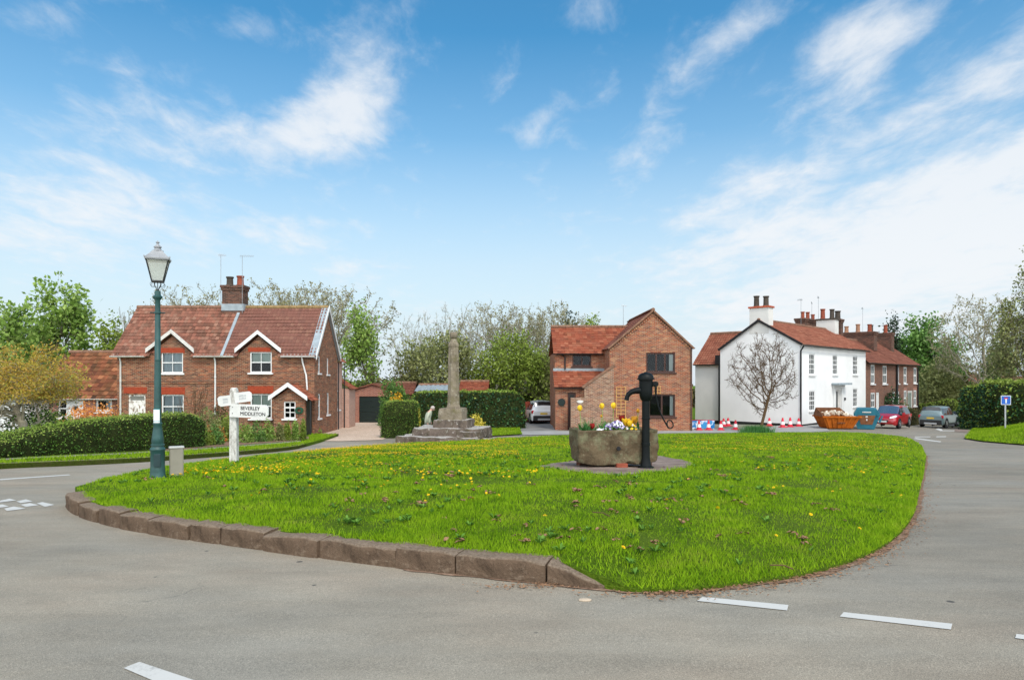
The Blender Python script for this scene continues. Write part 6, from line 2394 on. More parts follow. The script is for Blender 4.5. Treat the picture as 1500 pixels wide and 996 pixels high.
# laurel hedge behind the cross
yh = 44.5
pth = [((px - 750) * yh / 1000, yh + .3 * math.sin(px * .05)) for px in (604, 640, 680, 720, 766)]
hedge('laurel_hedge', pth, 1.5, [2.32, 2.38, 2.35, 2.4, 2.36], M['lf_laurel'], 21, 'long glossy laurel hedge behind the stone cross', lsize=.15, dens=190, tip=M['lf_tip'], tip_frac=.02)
hedge('garden_hedge', [((766 - 750) * .056, 56), ((820 - 750) * .056, 56.5)], 1.2, [2.35, 2.45], M['lf_lime'], 22, 'pale green hedge behind the white parked car', lsize=.13, dens=160)
bush('variegated_shrub', G(698, 630.5), 1.25, 1.05, M['lf_yellow'], 23, 'yellow and green variegated shrub right of the cross steps', 900, .10)
for i, (px, w, h, m_, lab) in enumerate([(724, 22, 12, 'lf_bluegreen', 'bluish low plant along the laurel hedge foot'), (742, 20, 14, 'lf_deep', 'dark green low plant at the laurel hedge foot'), (756, 14, 16, 'lf_green', 'bright low plant at the right end of the laurel hedge foot'), (762, 10, 12, 'lf_rust', 'reddish low plant beside the drive')]):
    p = G(px, 627)
    bush('low_plant', p, w * p.y / 1000, h * p.y / 1000, M[m_], 160 + i, lab, 420, .1, cat='plant', group='plants at the laurel hedge foot')
bush('wall_shrub', G(868, 629), 1.1, .45, M['lf_deep'], 170, 'small shrub at the foot of the brick garden wall', 500, .08)
# terrace front
hp = [(1322, 622.5), (1343, 621)]
_a, _b = G(1321, 623), G(1340, 620.5)
hedge('dull_hedge', [tuple(_a[:2]), tuple(_b[:2])], 1.3, [1.35, 1.45], M['lf_brownhedge'], 24, 'dull brownish hedge between the red car and the grey car', lsize=.13, dens=170)
pe_ = Vector((X0, Y0, zE)) + Matrix.Rotation(TH, 3, 'Z') @ Vector((sx(1298), -.5, 0))
bush('evergreen_climber', (pe_.x, pe_.y, float(zr(pe_.x, pe_.y))), 2.1, 3.05, M['lf_laurel'], 25, 'dark evergreen climber on the terrace front above the red car', 2600, .16, d=1.0)
pe_ = Vector((X0, Y0, zE)) + Matrix.Rotation(TH, 3, 'Z') @ Vector((sx(1319), -.4, 0))
bush('green_climber', (pe_.x, pe_.y, float(zr(pe_.x, pe_.y))), 1.1, 2.3, M['lf_olive'], 26, 'small olive climber right of the terrace downpipe', 900, .14, d=.7)
# right hand hedges
def hD(px, D):
    return ((px - 750) * D / 1000, D)


hedge('lane_hedge', [hD(1346, 69), hD(1366, 68), hD(1390, 66.5), hD(1402, 66)], 2.6, [2.0, 2.1, 2.55, 2.5], M['lf_lime'], 27, 'bright clipped hedge behind the grey car by the lane', lsize=.16, dens=120, round_=.6, tip=M['lf_lime'])
sheet('lane_verge', [hD(1388, 62), hD(1424, 60), hD(1428, 64), hD(1410, 78), hD(1390, 75)], lambda x, y: zr(x, y) + .25, M['turf'], 1.0, edge_drop=.4)
blades('grass', scatter(np.array([hD(1388, 62), hD(1424, 60), hD(1428, 64), hD(1410, 78), hD(1390, 75)]), 60, 3), lambda x, y: zr(x, y) + .25, .12, .035, M['grass_far'], 5, label='grass strip below the bright lane hedge', cat='grass')
hedge('tall_hedge', [hD(1434, 51), hD(1460, 48), hD(1490, 45), hD(1560, 43)], 3.0, [3.1, 3.3, 3.2, 3.1], M['lf_laurel'], 28, 'tall dark hedge behind the blue road sign', lsize=.18, dens=130, round_=.5, tip=M['lf_lime'], tip_frac=.16, rough=2.6, sag=.12)
hedge('blossom_hedge_end', [hD(1433, 49.6), hD(1441, 48.6)], .7, [2.9, 3.1], M['lf_bluegreen'], 29, 'pale blossoming climber on the left end of the tall dark hedge', lsize=.13, dens=150, tip=simple('blossom', (.7, .68, .6), .7), tip_frac=.35)
hedge('golden_hedge', [hD(1464, 53), hD(1490, 51), hD(1540, 49)], 1.0, [3.35, 3.5, 3.45], M['lf_gold'], 30, 'golden orange hedge top over the tall dark hedge', lsize=.14, dens=170, tip=M['lf_flame'], core=M['hedge_core'])
bush('hedge_shrub', Vector(hD(1447, 49) + (float(zr(34, 49)),)), 2.2, 3.75, M['lf_olive'], 201, 'pale olive shrub rising out of the left part of the tall dark hedge', 2600, .17)
bush('hedge_shrub', Vector(hD(1484, 45.5) + (float(zr(34, 45)),)), 3.0, 3.3, M['lf_hedge'], 202, 'dark bulging shrub in the tall hedge, right of the blue road sign', 3200, .17)
# daffodil leaves round the leaning tree
p = G(1108, 634.5)
r = np.random.default_rng(4)
n = 1500
bx_, by_ = r.normal(0, .42, n), r.normal(0, .28, n)
k = (np.abs(bx_) < 1) & (np.abs(by_) < .6)
bx_, by_ = bx_[k] + p.x, by_[k] + p.y
xy = np.stack([bx_, by_], 1)
o = blades('daffodil_clump', xy, zr, .42, .018, M['lf_blade'], 12, .25)
del o['kind']
tag(o, 'clump of strappy daffodil leaves round the leaning bare tree', 'plant')

# ------------------------------------------------------------------ street lamp
M['lamp_green'] = simple('lamp_green', C('#274a47'), 0.5, 0.45, 0.3, 5.0, bmp=0.06)
M['lamp_dark'] = simple('lamp_dark_green', C('#22383a'), 0.5, 0.4, 0.3, 7.0)
M['lamp_grey'] = simple('lamp_hood_grey', C('#8f9091'), 0.55, 0.4, 0.2, 6.0)
m_, nt_, b_ = newmat('lamp_pane', 0.35, 0.5)
b_.inputs['Base Color'].default_value = (0.82, 0.82, 0.74, 1)
tr_ = nd(nt_, 'ShaderNodeBsdfTranslucent', {'Color': (0.9, 0.9, 0.82, 1)})
tp_ = nd(nt_, 'ShaderNodeBsdfTransparent', {'Color': (0.95, 0.95, 0.9, 1)})
mx_ = nd(nt_, 'ShaderNodeMixShader', {0: .5, 1: b_.outputs[0], 2: tr_.outputs[0]})
mx2 = nd(nt_, 'ShaderNodeMixShader', {0: .35, 1: mx_.outputs[0], 2: tp_.outputs[0]})
nt_.links.new(mx2.outputs[0], nt_.nodes['Material Output'].inputs[0])
M['lamp_pane'] = m_
p = GG(231, 700)
s = p.y / 1000
L = empty('street_lamp', p, R(24), 'green cast iron street lamp with a tapered glass lantern, left on the green', 'street lamp')


def lz(py):
    return (700 - py) * s


mb = MB()
pr = [(11.5, 703), (11.5, 698), (10.2, 696), (10.2, 690), (9.9, 688.5), (9.9, 686), (9.6, 685), (9.6, 660), (10.4, 659), (10.6, 657.5), (9.6, 656), (8.2, 654.5), (8.2, 653), (9.2, 652.5), (9.2, 650.5), (8.0, 650), (8.0, 648), (8.6, 647), (7.6, 640), (6.2, 629), (5.6, 622), (6.3, 621), (6.3, 619.5), (5.3, 618.5)]
mb.lathe([(a * s, lz(z)) for a, z in pr], 16)
mb.build('base', M['lamp_green'], L, smooth=50)
mb = MB()
mb.bbox(-.055, .055, -9.9 * s - .012, -8.6 * s, lz(682), lz(664), .008)
mb.build('access_door', M['lamp_dark'], L)
mb = MB()
mb.lathe([(5.1 * s, lz(619)), (4.6 * s, lz(560)), (4.2 * s, lz(530)), (4.2 * s, lz(528.5)), (4.45 * s, lz(528)), (4.45 * s, lz(526.5)), (4.1 * s, lz(526)), (3.7 * s, lz(462)), (3.6 * s, lz(460)), (5.2 * s, lz(459)), (5.2 * s, lz(457.5)), (3.7 * s, lz(456.5)), (3.4 * s, lz(440)), (4.6 * s, lz(438.5)), (6.6 * s, lz(436)), (6.6 * s, lz(434.5)), (4.2 * s, lz(432.5)), (4.0 * s, lz(426.5)), (2.0 * s, lz(426))], 16)
mb.build('post', M['lamp_green'], L, smooth=40)
mb = MB()
mb.tube([(-10 * s, 0, lz(458.2)), (10 * s, 0, lz(458.2))], .9 * s, 6)
mb.build('ladder_bar', M['lamp_dark'], L)
# scrolled bracket under the lantern
mb = MB()
for k in range(4):
    a = math.pi / 4 + k * math.pi / 2
    c_, s_ = math.cos(a), math.sin(a)
    q = [(1.5, 426), (2.2, 423), (4.5, 420), (6.0, 417), (5.5, 413.5), (5.8, 412)]
    mb.tube([(c_ * x * s, s_ * x * s, lz(z)) for x, z in q], .55 * s, 5)
    q = [(4.8, 419.5), (8, 420.5), (11.5, 420), (13, 418), (12.8, 415.5), (11, 415), (10.6, 416.5)]
    mb.tube([(c_ * x * s, s_ * x * s, lz(z)) for x, z in q], .32 * s, 4)
mb.tube([(0, 0, lz(427)), (0, 0, lz(413))], .6 * s, 6)
mb.build('scroll_bracket', M['black'], L, smooth=50)
# lantern: tapered frame, four panes, hood, finial
rt, rb_ = 20.5 * s, 10.4 * s          # half diagonals... corner radius top and bottom
zt_, zb_ = lz(381.5), lz(413)


def corner(k, rad, z):
    a = math.pi / 4 + k * math.pi / 2
    return Vector((rad * math.cos(a), rad * math.sin(a), z))


mb = MB()
for k in range(4):
    mb.beam(corner(k, rb_, zb_), corner(k, rt, zt_), 1.3 * s, 1.3 * s)
    mb.beam(corner(k, rb_, zb_ + .4 * s), corner(k + 1, rb_, zb_ + .4 * s), 1.5 * s, 2.0 * s)
    mb.beam(corner(k, rt, zt_ - .3 * s), corner(k + 1, rt, zt_ - .3 * s), 1.4 * s, 1.6 * s)
mb.extrude([corner(k, rb_, zb_ - .8 * s) for k in range(4)], (0, 0, .6 * s))
lan = mb.build('lantern', M['black'], L)
mb = MB()
for k in range(4):
    i = .985
    mb.poly([corner(k, rb_ * i, zb_ + 1.2 * s), corner(k + 1, rb_ * i, zb_ + 1.2 * s), corner(k + 1, rt * i, zt_ - .8 * s), corner(k, rt * i, zt_ - .8 * s)])
mb.build('pane', M['lamp_pane'], lan)
mb = MB()
rings = []
for rad, z in ((22.5, 382.2), (23.5, 380.5), (23.5, 379.2), (19, 376.5), (14, 372.5), (10.5, 369.5), (9.0, 368)):
    rings.append([corner(k, rad * s, lz(z)) for k in range(4)])
mb.loft(rings)
for k in range(4):
    c_ = corner(k, 23.5 * s, lz(379.5))
    mb.tube([c_, c_ + Vector((0, 0, 2.4 * s))], [1.1 * s, .5 * s], 6)
hood = mb.build('hood', M['lamp_grey'], lan)
mb = MB()
mb.lathe([(7.6 * s, lz(369)), (7.8 * s, lz(367.5)), (5.5 * s, lz(366.5)), (3.9 * s, lz(363.8)), (5.4 * s, lz(362.8)), (5.2 * s, lz(361.4)), (3.2 * s, lz(360)), (1.5 * s, lz(357.5)), (1.1 * s, lz(356.8)), (2.6 * s, lz(356)), (2.7 * s, lz(355)), (1.0 * s, lz(354.2)), (.3 * s, lz(352.5))], 12)
mb.build('finial', M['lamp_grey'], hood, smooth=40)
mb = MB()
rn = 5.6 * s
A0, A1 = R(-150 - 24), R(-35 - 24)
row = [(rn * math.cos(a), rn * math.sin(a)) for a in np.linspace(A0, A1, 12)]
mb.loft([[(x, y, lz(620)) for x, y in row], [(x, y, lz(599)) for x, y in row]], closed=False)
o = mb.build('notice_sheet', simple('white_notice_paper', (.78, .78, .76), .7, .2, .05), None, loc=L.location, rz=L.rotation_euler.z, smooth=True)
tag(o, 'blank white notice sheet wrapped round the lamp post', 'notice')
mb = MB()
for z in (621.0, 617.2, 599.8):
    mb.loft([[(x * 1.015, y * 1.015, lz(z)) for x, y in row], [(x * 1.015, y * 1.015, lz(z - .9)) for x, y in row]], closed=False)
mb.build('strap', simple('teal_tape', C('#3a8f96'), .5), o)

# ------------------------------------------------------------------ grey cabinet
p = GG(258.5, 697)
s = p.y / 1000
mb = MB()
cab = empty('service_cabinet', p, R(28), 'small grey metal service cabinet standing beside the lamp post', 'cabinet')
w_ = 9.2 * s
mb.bbox(-w_, w_, -w_ * .72, w_ * .72, -.05, 41.3 * s, .01)
mb.build('body', simple('dull_grey_paint', C('#8b8678'), .7, .25, .14, 3.0), cab)
mb = MB()
mb.bbox(-w_ - .012, w_ + .012, -w_ * .72 - .012, w_ * .72 + .012, 41.4 * s, 43.5 * s, .01)
mb.build('lid', simple('pale_grey_paint', C('#b5b4ae'), .6, .3, .08), cab)
mb = MB()
mb.box(-w_ + .02, w_ - .02, -w_ * .72 - .006, -w_ * .72 + .01, .04, 39 * s)
mb.build('door', bpy.data.materials['dull_grey_paint'], cab)

# ------------------------------------------------------------------ fingerpost
m_, nt_, b_ = newmat('flaking_white_timber', 0.85, 0.15)
v_ = nd(nt_, 'ShaderNodeMapping', {'Vector': nd(nt_, 'ShaderNodeTexCoord').outputs['Object'], 'Scale': (1, 1, .35)}).outputs[0]
n_1 = tex(nt_, 22.0, 6.0, .75, v_)
nt_.links.new(ramp(nt_, n_1, [(.32, C('#5f5a50')), (.46, (.46, .44, .40)), (.62, (.62, .61, .57))]), b_.inputs['Base Color'])
bump(nt_, b_, n_1, .3, .01)
M['post_white'] = m_
M['sign_white'] = simple('sign_white', (.64, .63, .60), .6, .3, .08, 4.0)
M['letter'] = simple('black_lettering', (.015, .015, .017), .6, .3, .1)
M['letter_faded'] = simple('faded_grey_lettering', C('#8b9298'), .7, .2, .15, 30.)
p = GG(343, 677)
s = p.y / 1000
FPO = empty('fingerpost', p, 0, 'weathered white wooden fingerpost whose lower arm reads BEVERLEY MIDDLETON', 'signpost')


def fz(py):
    return (677 - py) * s


mb = MB()
hw = 5.0 * s
for (z0, z1, a) in ((680, 576, hw), (576, 570, hw), ):
    pass
ring = lambda a, z: [(-a, -a * .9, z), (a, -a * .9, z), (a, a * .9, z), (-a, a * .9, z)]
mb.loft([ring(hw * 1.08, fz(682)), ring(hw, fz(600)), ring(hw * .97, fz(572)), ring(hw * .8, fz(569)), ring(hw * .45, fz(567.6))])
mb.build('post', M['post_white'], FPO, bev=.006)


def arm(name, x0, x1, z0, z1, mat, lines, lsz, rot, tilt, org, tip=6, rev=False, lm=None, label=None, tx=0.0):
    """board with a chamfered free end; built flat facing -y then turned"""
    mb = MB()
    c = tip * s * .7
    o = [(x0, z0), (x1 - c, z0), (x1, z0 + c), (x1, z1 - c), (x1 - c, z1), (x0, z1)]
    if rev:
        o = [(-x, z) for x, z in o][::-1]
    mb.extrude([(x, -.02, z) for x, z in o], (0, .04, 0))
    Mx = Matrix.Translation(org) @ Matrix.Rotation(rot, 4, 'Z') @ Matrix.Rotation(tilt, 4, 'Y')
    a = mb.build(name, mat, FPO)
    a.matrix_local = Mx
    if label:
        a['label'] = label
    for (t, xx, zz, sz_, m2) in lines:
        font_mesh(t, sz_, m2, a, Matrix.Translation((xx, -.0225, zz)) @ Matrix.Rotation(R(90), 4, 'X') @ Matrix.Scale(1.0, 4, (1, 0, 0)), bold=.0, align='LEFT')
    return a


hA = 19.0 * s
arm('arm', -3.5 * s, 59 * s, -hA / 2, hA / 2, M['sign_white'], [('BEVERLEY', 14.5 * s, 3.8 * s, 7.2 * s, M['letter']), ('MIDDLETON', 14 * s, -4.0 * s, 7.2 * s, M['letter'])], 0, R(-13), R(1.2), (0, -hw - .03, fz(600.8)), 6, label='lower arm reading BEVERLEY MIDDLETON')
mb = MB()
for zz in (4.6, -3.6):
    mb.lathe([(.014, -.004), (.014, .004)], 8, (1.8 * s, 0, 0))
    break
bo = MB()
for zz in (5, -4):
    bo.box(1.0 * s, 2.0 * s, -.026, -.021, zz * s - .01, zz * s + .01)
kids(FPO)[-1]
bo.build('bolt', M['black'], [c for c in kids(FPO) if c.name.startswith('arm')][0])
hB = 14.8 * s
mk = [('— ——', 9 * s, 2.0 * s, 5.0 * s, M['letter_faded'])]
a2 = arm('arm', 2.5 * s, 27 * s, -hB / 2, hB / 2, M['sign_white'], [], 0, R(33), R(-7), (0, -hw - .015, fz(583.5)), 4, label='upper right arm with faded lettering')
a3 = arm('arm', 2.5 * s, 20 * s, -hB / 2, hB / 2, M['sign_white'], [], 0, R(33), R(-7), (0, -hw - .015, fz(585.5)), 4, rev=True, label='upper left arm with faded lettering')
for a_, x0, wds in ((a2, 9.0, (9, 9)), (a3, -13.0, (6, 6))):
    mb = MB()
    rr = random.Random(3)
    for j, wd in enumerate(wds):
        x = x0
        while x < x0 + wd:
            k = rr.uniform(.8, 1.3)
            hh = rr.uniform(2.2, 3.4)
            zc = (2.0 - 4.0 * j) * s
            mb.box(x * s, (x + k * .45) * s, -.0235, -.021, zc - hh * s / 2, zc + hh * s / 2)
            if rr.random() < .6:
                mb.box((x + k * .45) * s, (x + k) * s, -.0232, -.021, zc + hh * s * .15, zc + hh * s * .4)
            x += k * 1.5
    mb.build('faded_lettering', M['letter_faded'], a_)

# ------------------------------------------------------------------ stone trough, its flowers, bricks, pump
p = GG(905, 686)
s = p.y / 1000
zP = p.z


def tx_(px):
    return (px - 903) * s


def tz_(py):
    return (686 - py) * s


T = empty('stone_trough', ((904.5 - 750) * s, p.y + .55, zP), R(7), 'old mossy stone trough full of spring flowers beside the water pump', 'trough')
bm = bmesh.new()
Lh, Wh, zt0, zt1 = 61.5 * s, .42, .05, tz_(631)
nx_, ny_, nz_ = 44, 20, 20
mb = MB()


def tpt(u, v, w):
    """u along, v across, w up: rounded block, tapering slightly inwards below"""
    x, y, z = u * Lh, v * Wh, zt0 + (zt1 - zt0) * w
    tp = .985 + .015 * w ** .5
    x *= tp if u < 0 else 1.0 - .02 * abs(w - .5)
    y *= tp
    cx_, cy_ = abs(u), abs(v)
    rr_ = max(0, cx_ - .86) / .14
    y *= 1 - .10 * rr_ ** 2
    if w < .12:
        x *= 1 - .05 * (1 - w / .12)
        z += .05 * (1 - w / .12) * max(0, (abs(u) - .6)) * 2
    q = Vector((x, y, z))
    k = _ns.noise(q * 2.6) * .055 + _ns.noise(q * 6) * .034 + _ns.noise(q * 15) * .016
    d = Vector((u, v * 1.4, (w - .5) * .8))
    d.normalize()
    if w > .97:
        k *= .45
    q += d * k
    if w < .15 and .15 < u < .45:
        q.z += .08 * math.sin((u - .15) / .3 * math.pi) * (1 - w / .15)
    return q


rings = []
per = [(-1 + 2 * i / nx_, -1) for i in range(nx_)] + [(1, -1 + 2 * i / ny_) for i in range(ny_)] + [(1 - 2 * i / nx_, 1) for i in range(nx_)] + [(-1, 1 - 2 * i / ny_) for i in range(ny_)]
for j in range(nz_ + 1):
    rings.append([tpt(u, v, j / nz_) for u, v in per])
wall_in = .86
for w, kx, ky in ((1.0, .90, .78), (.86, .88, .76)):
    rings.append([Vector((u * Lh * kx, v * Wh * ky, zt0 + (zt1 - zt0) * w)) + Vector((0, 0, .02 * _ns.noise(Vector((u * 5, v * 3, w))))) for u, v in per])
mb.loft(rings)
mb.build('basin', M['stone_trough'], T, smooth=True)
mb = MB()
mb.lathe([(.045, -.012), (.038, .01)], 12)
mb.xf(Matrix.Translation((-.02 * Lh, -Wh * .985 - .045, zt0 + .32)) @ Matrix.Rotation(R(90), 4, 'X')).build('drain_hole', M['plinth'], T)
mb = MB()
mb.poly([(-Lh * .9, -Wh * .76, zt1 - .06), (Lh * .9, -Wh * .76, zt1 - .06), (Lh * .9, Wh * .76, zt1 - .06), (-Lh * .9, Wh * .76, zt1 - .06)])
mb.build('soil', M['hedge_core'], T)
for i, (dx, dy, lab) in enumerate([(.10, -.26, 'loose red brick propping the front of the trough'), (-.62, .05, 'hidden brick under the left of the trough'), (.72, .1, 'brick under the right end of the trough')]):
    mb = MB()
    mb.bbox(-.11, .11, -.055, .055, 0, .115 if i else .085, .008)
    o = mb.build('loose_brick', M['pot_red'] if i == 0 else M['brick_stack'], None, loc=(T.location.x + dx, T.location.y + dy - (.16 if i == 0 else 0), float(zg(T.location.x + dx, T.location.y + dy)) + .012), rz=R(8 + 30 * i))
    tag(o, lab, 'brick')

M['tulip'] = simple('yellow_petal', C('#f0c02c'), .5, .3, .2, 20.0)
M['tulip_red'] = simple('red_petal', C('#8f1f1c'), .5, .3, .3, 20.)
M['tulip_amber'] = simple('amber_petal', C('#e0a030'), .5, .3, .25, 20.)
M['stem'] = simple('flower_stem', C('#6f9a45'), .6, .2, .2)


def trough_pt(px, py_top, dy):
    """position over the trough for a flower whose head shows at that pixel"""
    y = T.location.y + dy
    return Vector(((px - 750) * y / 1000, y, EYE + (553 - py_top) * y / 1000))


def tulip(px, py, dy, mat, label, sz=1.0, open_=0.0, leaves=2, seed=0):
    c = trough_pt(px, py, dy)
    zb0 = zP + zt1 - .06
    hgt = c.z - zb0
    o = empty('tulip', (c.x, c.y, zb0), seed * 1.1, label, 'flower', 'flowers in the trough')
    rr = random.Random(seed)
    lx, ly = rr.uniform(-.03, .03), rr.uniform(-.02, .02)
    mb = MB()
    mb.tube([(0, 0, 0), (lx * .3, ly * .3, hgt * .5), (lx, ly, hgt)], .0055, 5)
    mb.build('stem', M['stem'], o)
    mb = MB()
    k = .062 * sz
    for i in range(6):
        a = i * math.pi / 3
        f = 1.0 if i % 2 else .86
        row_ = []
        for t, w, rr_ in ((0, .012, .006), (.25, .030, .030), (.55, .036, .036 + .01 * open_), (.8, .026, .032 + .03 * open_), (1.0, .004, .022 + .05 * open_)):
            wv, rv = w * sz * 1.25, rr_ * sz * f * 1.15
            c0 = Vector((lx + rv * math.cos(a), ly + rv * math.sin(a), hgt - .02 + t * k * 1.9))
            tv = Vector((-math.sin(a), math.cos(a), 0)) * wv
            inn = Vector((math.cos(a), math.sin(a), 0)) * (-.3 * wv)
            row_.append([c0 - tv + inn, c0, c0 + tv + inn])
        mb.loft(row_, cap=False, closed=False)
    mb.build('bloom', mat, o, smooth=True)
    for i in range(leaves):
        a = rr.random() * 6.28
        mb = MB()
        l_ = min(.28, hgt * .8) * rr.uniform(.7, 1.1)
        row_ = []
        for t in (0, .3, .6, .85, 1):
            w = .028 * math.sin(math.pi * min(.98, t * .85 + .12))
            c0 = Vector((math.cos(a) * l_ * .55 * t ** 1.4, math.sin(a) * l_ * .55 * t ** 1.4, l_ * (t - .25 * t * t)))
            tv = Vector((-math.sin(a), math.cos(a), 0)) * w
            row_.append([c0 - tv, c0 + Vector((math.cos(a), math.sin(a), -.5)) * .006, c0 + tv])
        mb.loft(row_, cap=False, closed=False)
        mb.build('leaf', M['lf_blade'], o, smooth=True)
    return o


tulip(851, 600.5, -.12, M['tulip'], 'yellow tulip standing alone over the left end of the trough', 1.0, .1, 2, 1)
tulip(884, 597.5, -.10, M['tulip'], 'tall yellow tulip in the middle of the trough, left of the tallest', 1.0, .05, 2, 2)
tulip(897.5, 597, -.16, M['tulip'], 'tallest yellow tulip in the middle of the trough', 1.05, .1, 3, 3)
tulip(868.5, 627, -.18, M['tulip_red'], 'short dark red tulip at the left of the trough', 1.0, .3, 3, 4)
tulip(910, 616, -.05, M['tulip_red'], 'dark red tulip behind the purple pansies', 1.1, .5, 2, 5)
tulip(916, 622.5, -.18, M['tulip'], 'wide open yellow tulip at the right of the pansies', 1.3, .8, 2, 6)
tulip(921.5, 623, -.24, M['tulip'], 'yellow tulip leaning on the right front rim of the trough', 1.1, .5, 3, 7)
tulip(929, 619, -.1, M['tulip_amber'], 'amber tulip close to the pump column', 1.3, .4, 2, 8)
tulip(934.5, 603, .0, M['tulip_amber'], 'thin amber bud beside the pump column', .7, 0, 2, 9)
tulip(881, 610, .05, M['tulip_amber'], 'half hidden slender bud left of the tallest tulip', .5, 0, 1, 10)
M['pansy_w'] = simple('white_petal', (.75, .75, .78), .6, .2, .1)
M['pansy_p'] = simple('purple_petal', C('#574a78'), .6, .2, .3)
M['pansy_l'] = simple('lilac_petal', C('#a59ac0'), .6, .2, .2)


def pansy_clump(px, py, dy, w, d, h, seed, label, n=46, cols=('pansy_w', 'pansy_p', 'pansy_l')):
    y = T.location.y + dy
    o = empty('pansy_clump', ((px - 750) * y / 1000, y, zP + zt1 - .06), 0, label, 'flowers', 'flowers in the trough')
    bush('leaves', (0, 0, 0), w * 1.1, h * .85, M['lf_deep'], seed, None, 420, .045, d * 1.1, parent=o, cat=None)
    rr = random.Random(seed)
    for ci, cn in enumerate(cols):
        mb = MB()
        for k in range(n // len(cols)):
            a, q = rr.random() * 6.283, rr.random() ** .5
            c = Vector((math.cos(a) * q * w / 2, math.sin(a) * q * d / 2, h * (1 - .55 * q * q) + rr.uniform(-.02, .02)))
            N_ = Vector((math.cos(a) * q * .6, math.sin(a) * q * .5 - .75, .6)).normalized()
            u = N_.orthogonal().normalized()
            v = N_.cross(u)
            for i in range(5):
                b = i * 1.2566
                dd = u * math.cos(b) + v * math.sin(b)
                e = N_.cross(dd)
                mb.poly([c, c + dd * .013 + e * .011 + N_ * .004, c + dd * .024, c + dd * .013 - e * .011 + N_ * .004])
        mb.build('petals', M[cn], o)
    return o


pansy_clump(894, 633, -.17, .30, .20, .15, 40, 'low white and purple pansy clump left of the middle of the trough', 60)
pansy_clump(904, 633, -.20, .30, .20, .22, 41, 'dense white and purple pansy clump in the middle of the trough', 90)
pansy_clump(878, 636, -.26, .16, .10, .06, 42, 'tiny white pansies hanging over the front rim of the trough', 24, ('pansy_w', 'pansy_w'))
pansy_clump(926, 634, -.2, .24, .18, .15, 43, 'yellow and cream primroses at the right of the trough', 36, ('tulip', 'pansy_w', 'tulip'))
for i, (px, dy, hh, lab) in enumerate([(855, -.2, .17, 'tuft of arching green leaves at the left end of the trough'), (864, -.05, .24, 'upright leaf tuft at the left of the trough'), (889, .0, .22, 'leaf tuft behind the pansies'), (924, -.1, .2, 'leaf tuft among the yellow tulips')]):
    y = T.location.y + dy
    x = (px - 750) * y / 1000
    r = np.random.default_rng(60 + i)
    xy = np.stack([r.normal(x, .045, 60), r.normal(y, .04, 60)], 1)
    o = blades('leaf_tuft', xy, lambda a, b: np.full(np.shape(a), zP + zt1 - .06), hh, .014, M['lf_blade'], 70 + i, .55)
    del o['kind']
    tag(o, lab, 'leaves', 'flowers in the trough')

# ------------------------------------------------------------------ water pump
M['pump'] = simple('pump_black_green', (.003, .005, .005), 0.5, 0.2, 0.35, 8.0, bmp=0.05)
p = GG(946, 686)
s = p.y / 1000
PU = empty('water_pump', p, 0, 'black cast iron water pump with a domed cap and curved spout by the trough', 'water pump')


def pz(py):
    return (684 - py) * s


mb = MB()
mb.lathe([(12.0 * s, -.03), (12.0 * s, pz(682)), (11.4 * s, pz(681)), (8.4 * s, pz(680)), (7.6 * s, pz(677)), (6.6 * s, pz(672)), (5.9 * s, pz(668)), (5.8 * s, pz(651)), (6.3 * s, pz(650.5)), (6.3 * s, pz(646.5)), (5.7 * s, pz(646)), (5.6 * s, pz(612)), (6.2 * s, pz(611.5)), (6.2 * s, pz(609.5)), (5.6 * s, pz(609)), (5.6 * s, pz(584))], 20)
mb.build('column', M['pump'], PU, smooth=35)
mb = MB()
mb.lathe([(6.15 * s, pz(585)), (8.2 * s, pz(581.5)), (9.4 * s, pz(577)), (9.8 * s, pz(570)), (9.8 * s, pz(556)), (10.4 * s, pz(555.5)), (10.4 * s, pz(553.5))], 20)
mb.build('barrel', M['pump'], PU, smooth=35)
mb = MB()
mb.lathe([(12.8 * s, pz(554)), (12.8 * s, pz(552.3)), (11.6 * s, pz(551.8)), (11.2 * s, pz(549)), (9.3 * s, pz(546.2)), (6.0 * s, pz(544.4)), (2.6 * s, pz(543.7)), (2.6 * s, pz(543)), (.3 * s, pz(542.6))], 20)
mb.build('cap', M['pump'], PU, smooth=35)
mb = MB()
q = [(-7, 570), (-11, 570), (-16, 570.5), (-21, 572), (-25.5, 575.5), (-27.5, 580), (-28.2, 584.5)]
mb.tube([(x * s, 0, pz(z)) for x, z in q], [5.6 * s, 5.0 * s, 4.4 * s, 4.0 * s, 3.6 * s, 3.4 * s, 3.5 * s], 12)
mb.build('spout', M['pump'], PU, smooth=50)
mb = MB()
mb.beam((8 * s, -.02, pz(561)), (14.5 * s, -.02, pz(560)), 3 * s, 7 * s)
mb.lathe([(4.0 * s, -2.6 * s), (4.0 * s, 2.6 * s)], 14)
n0 = len(mb.v) - 28
for i in range(n0, len(mb.v)):
    x, y, z = mb.v[i]
    mb.v[i] = (x + 14 * s, z - .02, y + pz(560.5))
mb.build('pivot', M['pump'], PU, smooth=35)
mb = MB()
q = [(13.5, 562), (13.0, 570), (13.8, 580), (16.5, 592), (20.5, 604), (25.5, 614), (31.5, 624.5)]
mb.tube([(x * s, -.08 - .004 * i, pz(z)) for i, (x, z) in enumerate(q)], [1.7 * s, 1.5 * s, 1.2 * s, 1.1 * s, 1.1 * s, 1.1 * s, 1.1 * s], 8)
ha = mb.build('handle', M['pump'], PU, smooth=50)
mb = MB()
q = [(31.0, 624), (33.5, 625), (36.5, 624), (38.3, 621), (37.8, 617), (35.4, 613.8), (32.6, 612.8), (30.2, 614), (29.2, 617), (30.0, 621), (31.0, 624)]
mb.tube([(x * s, -.105, pz(z)) for x, z in q], 1.0 * s, 6)
mb.build('grip', M['pump'], ha, smooth=50)

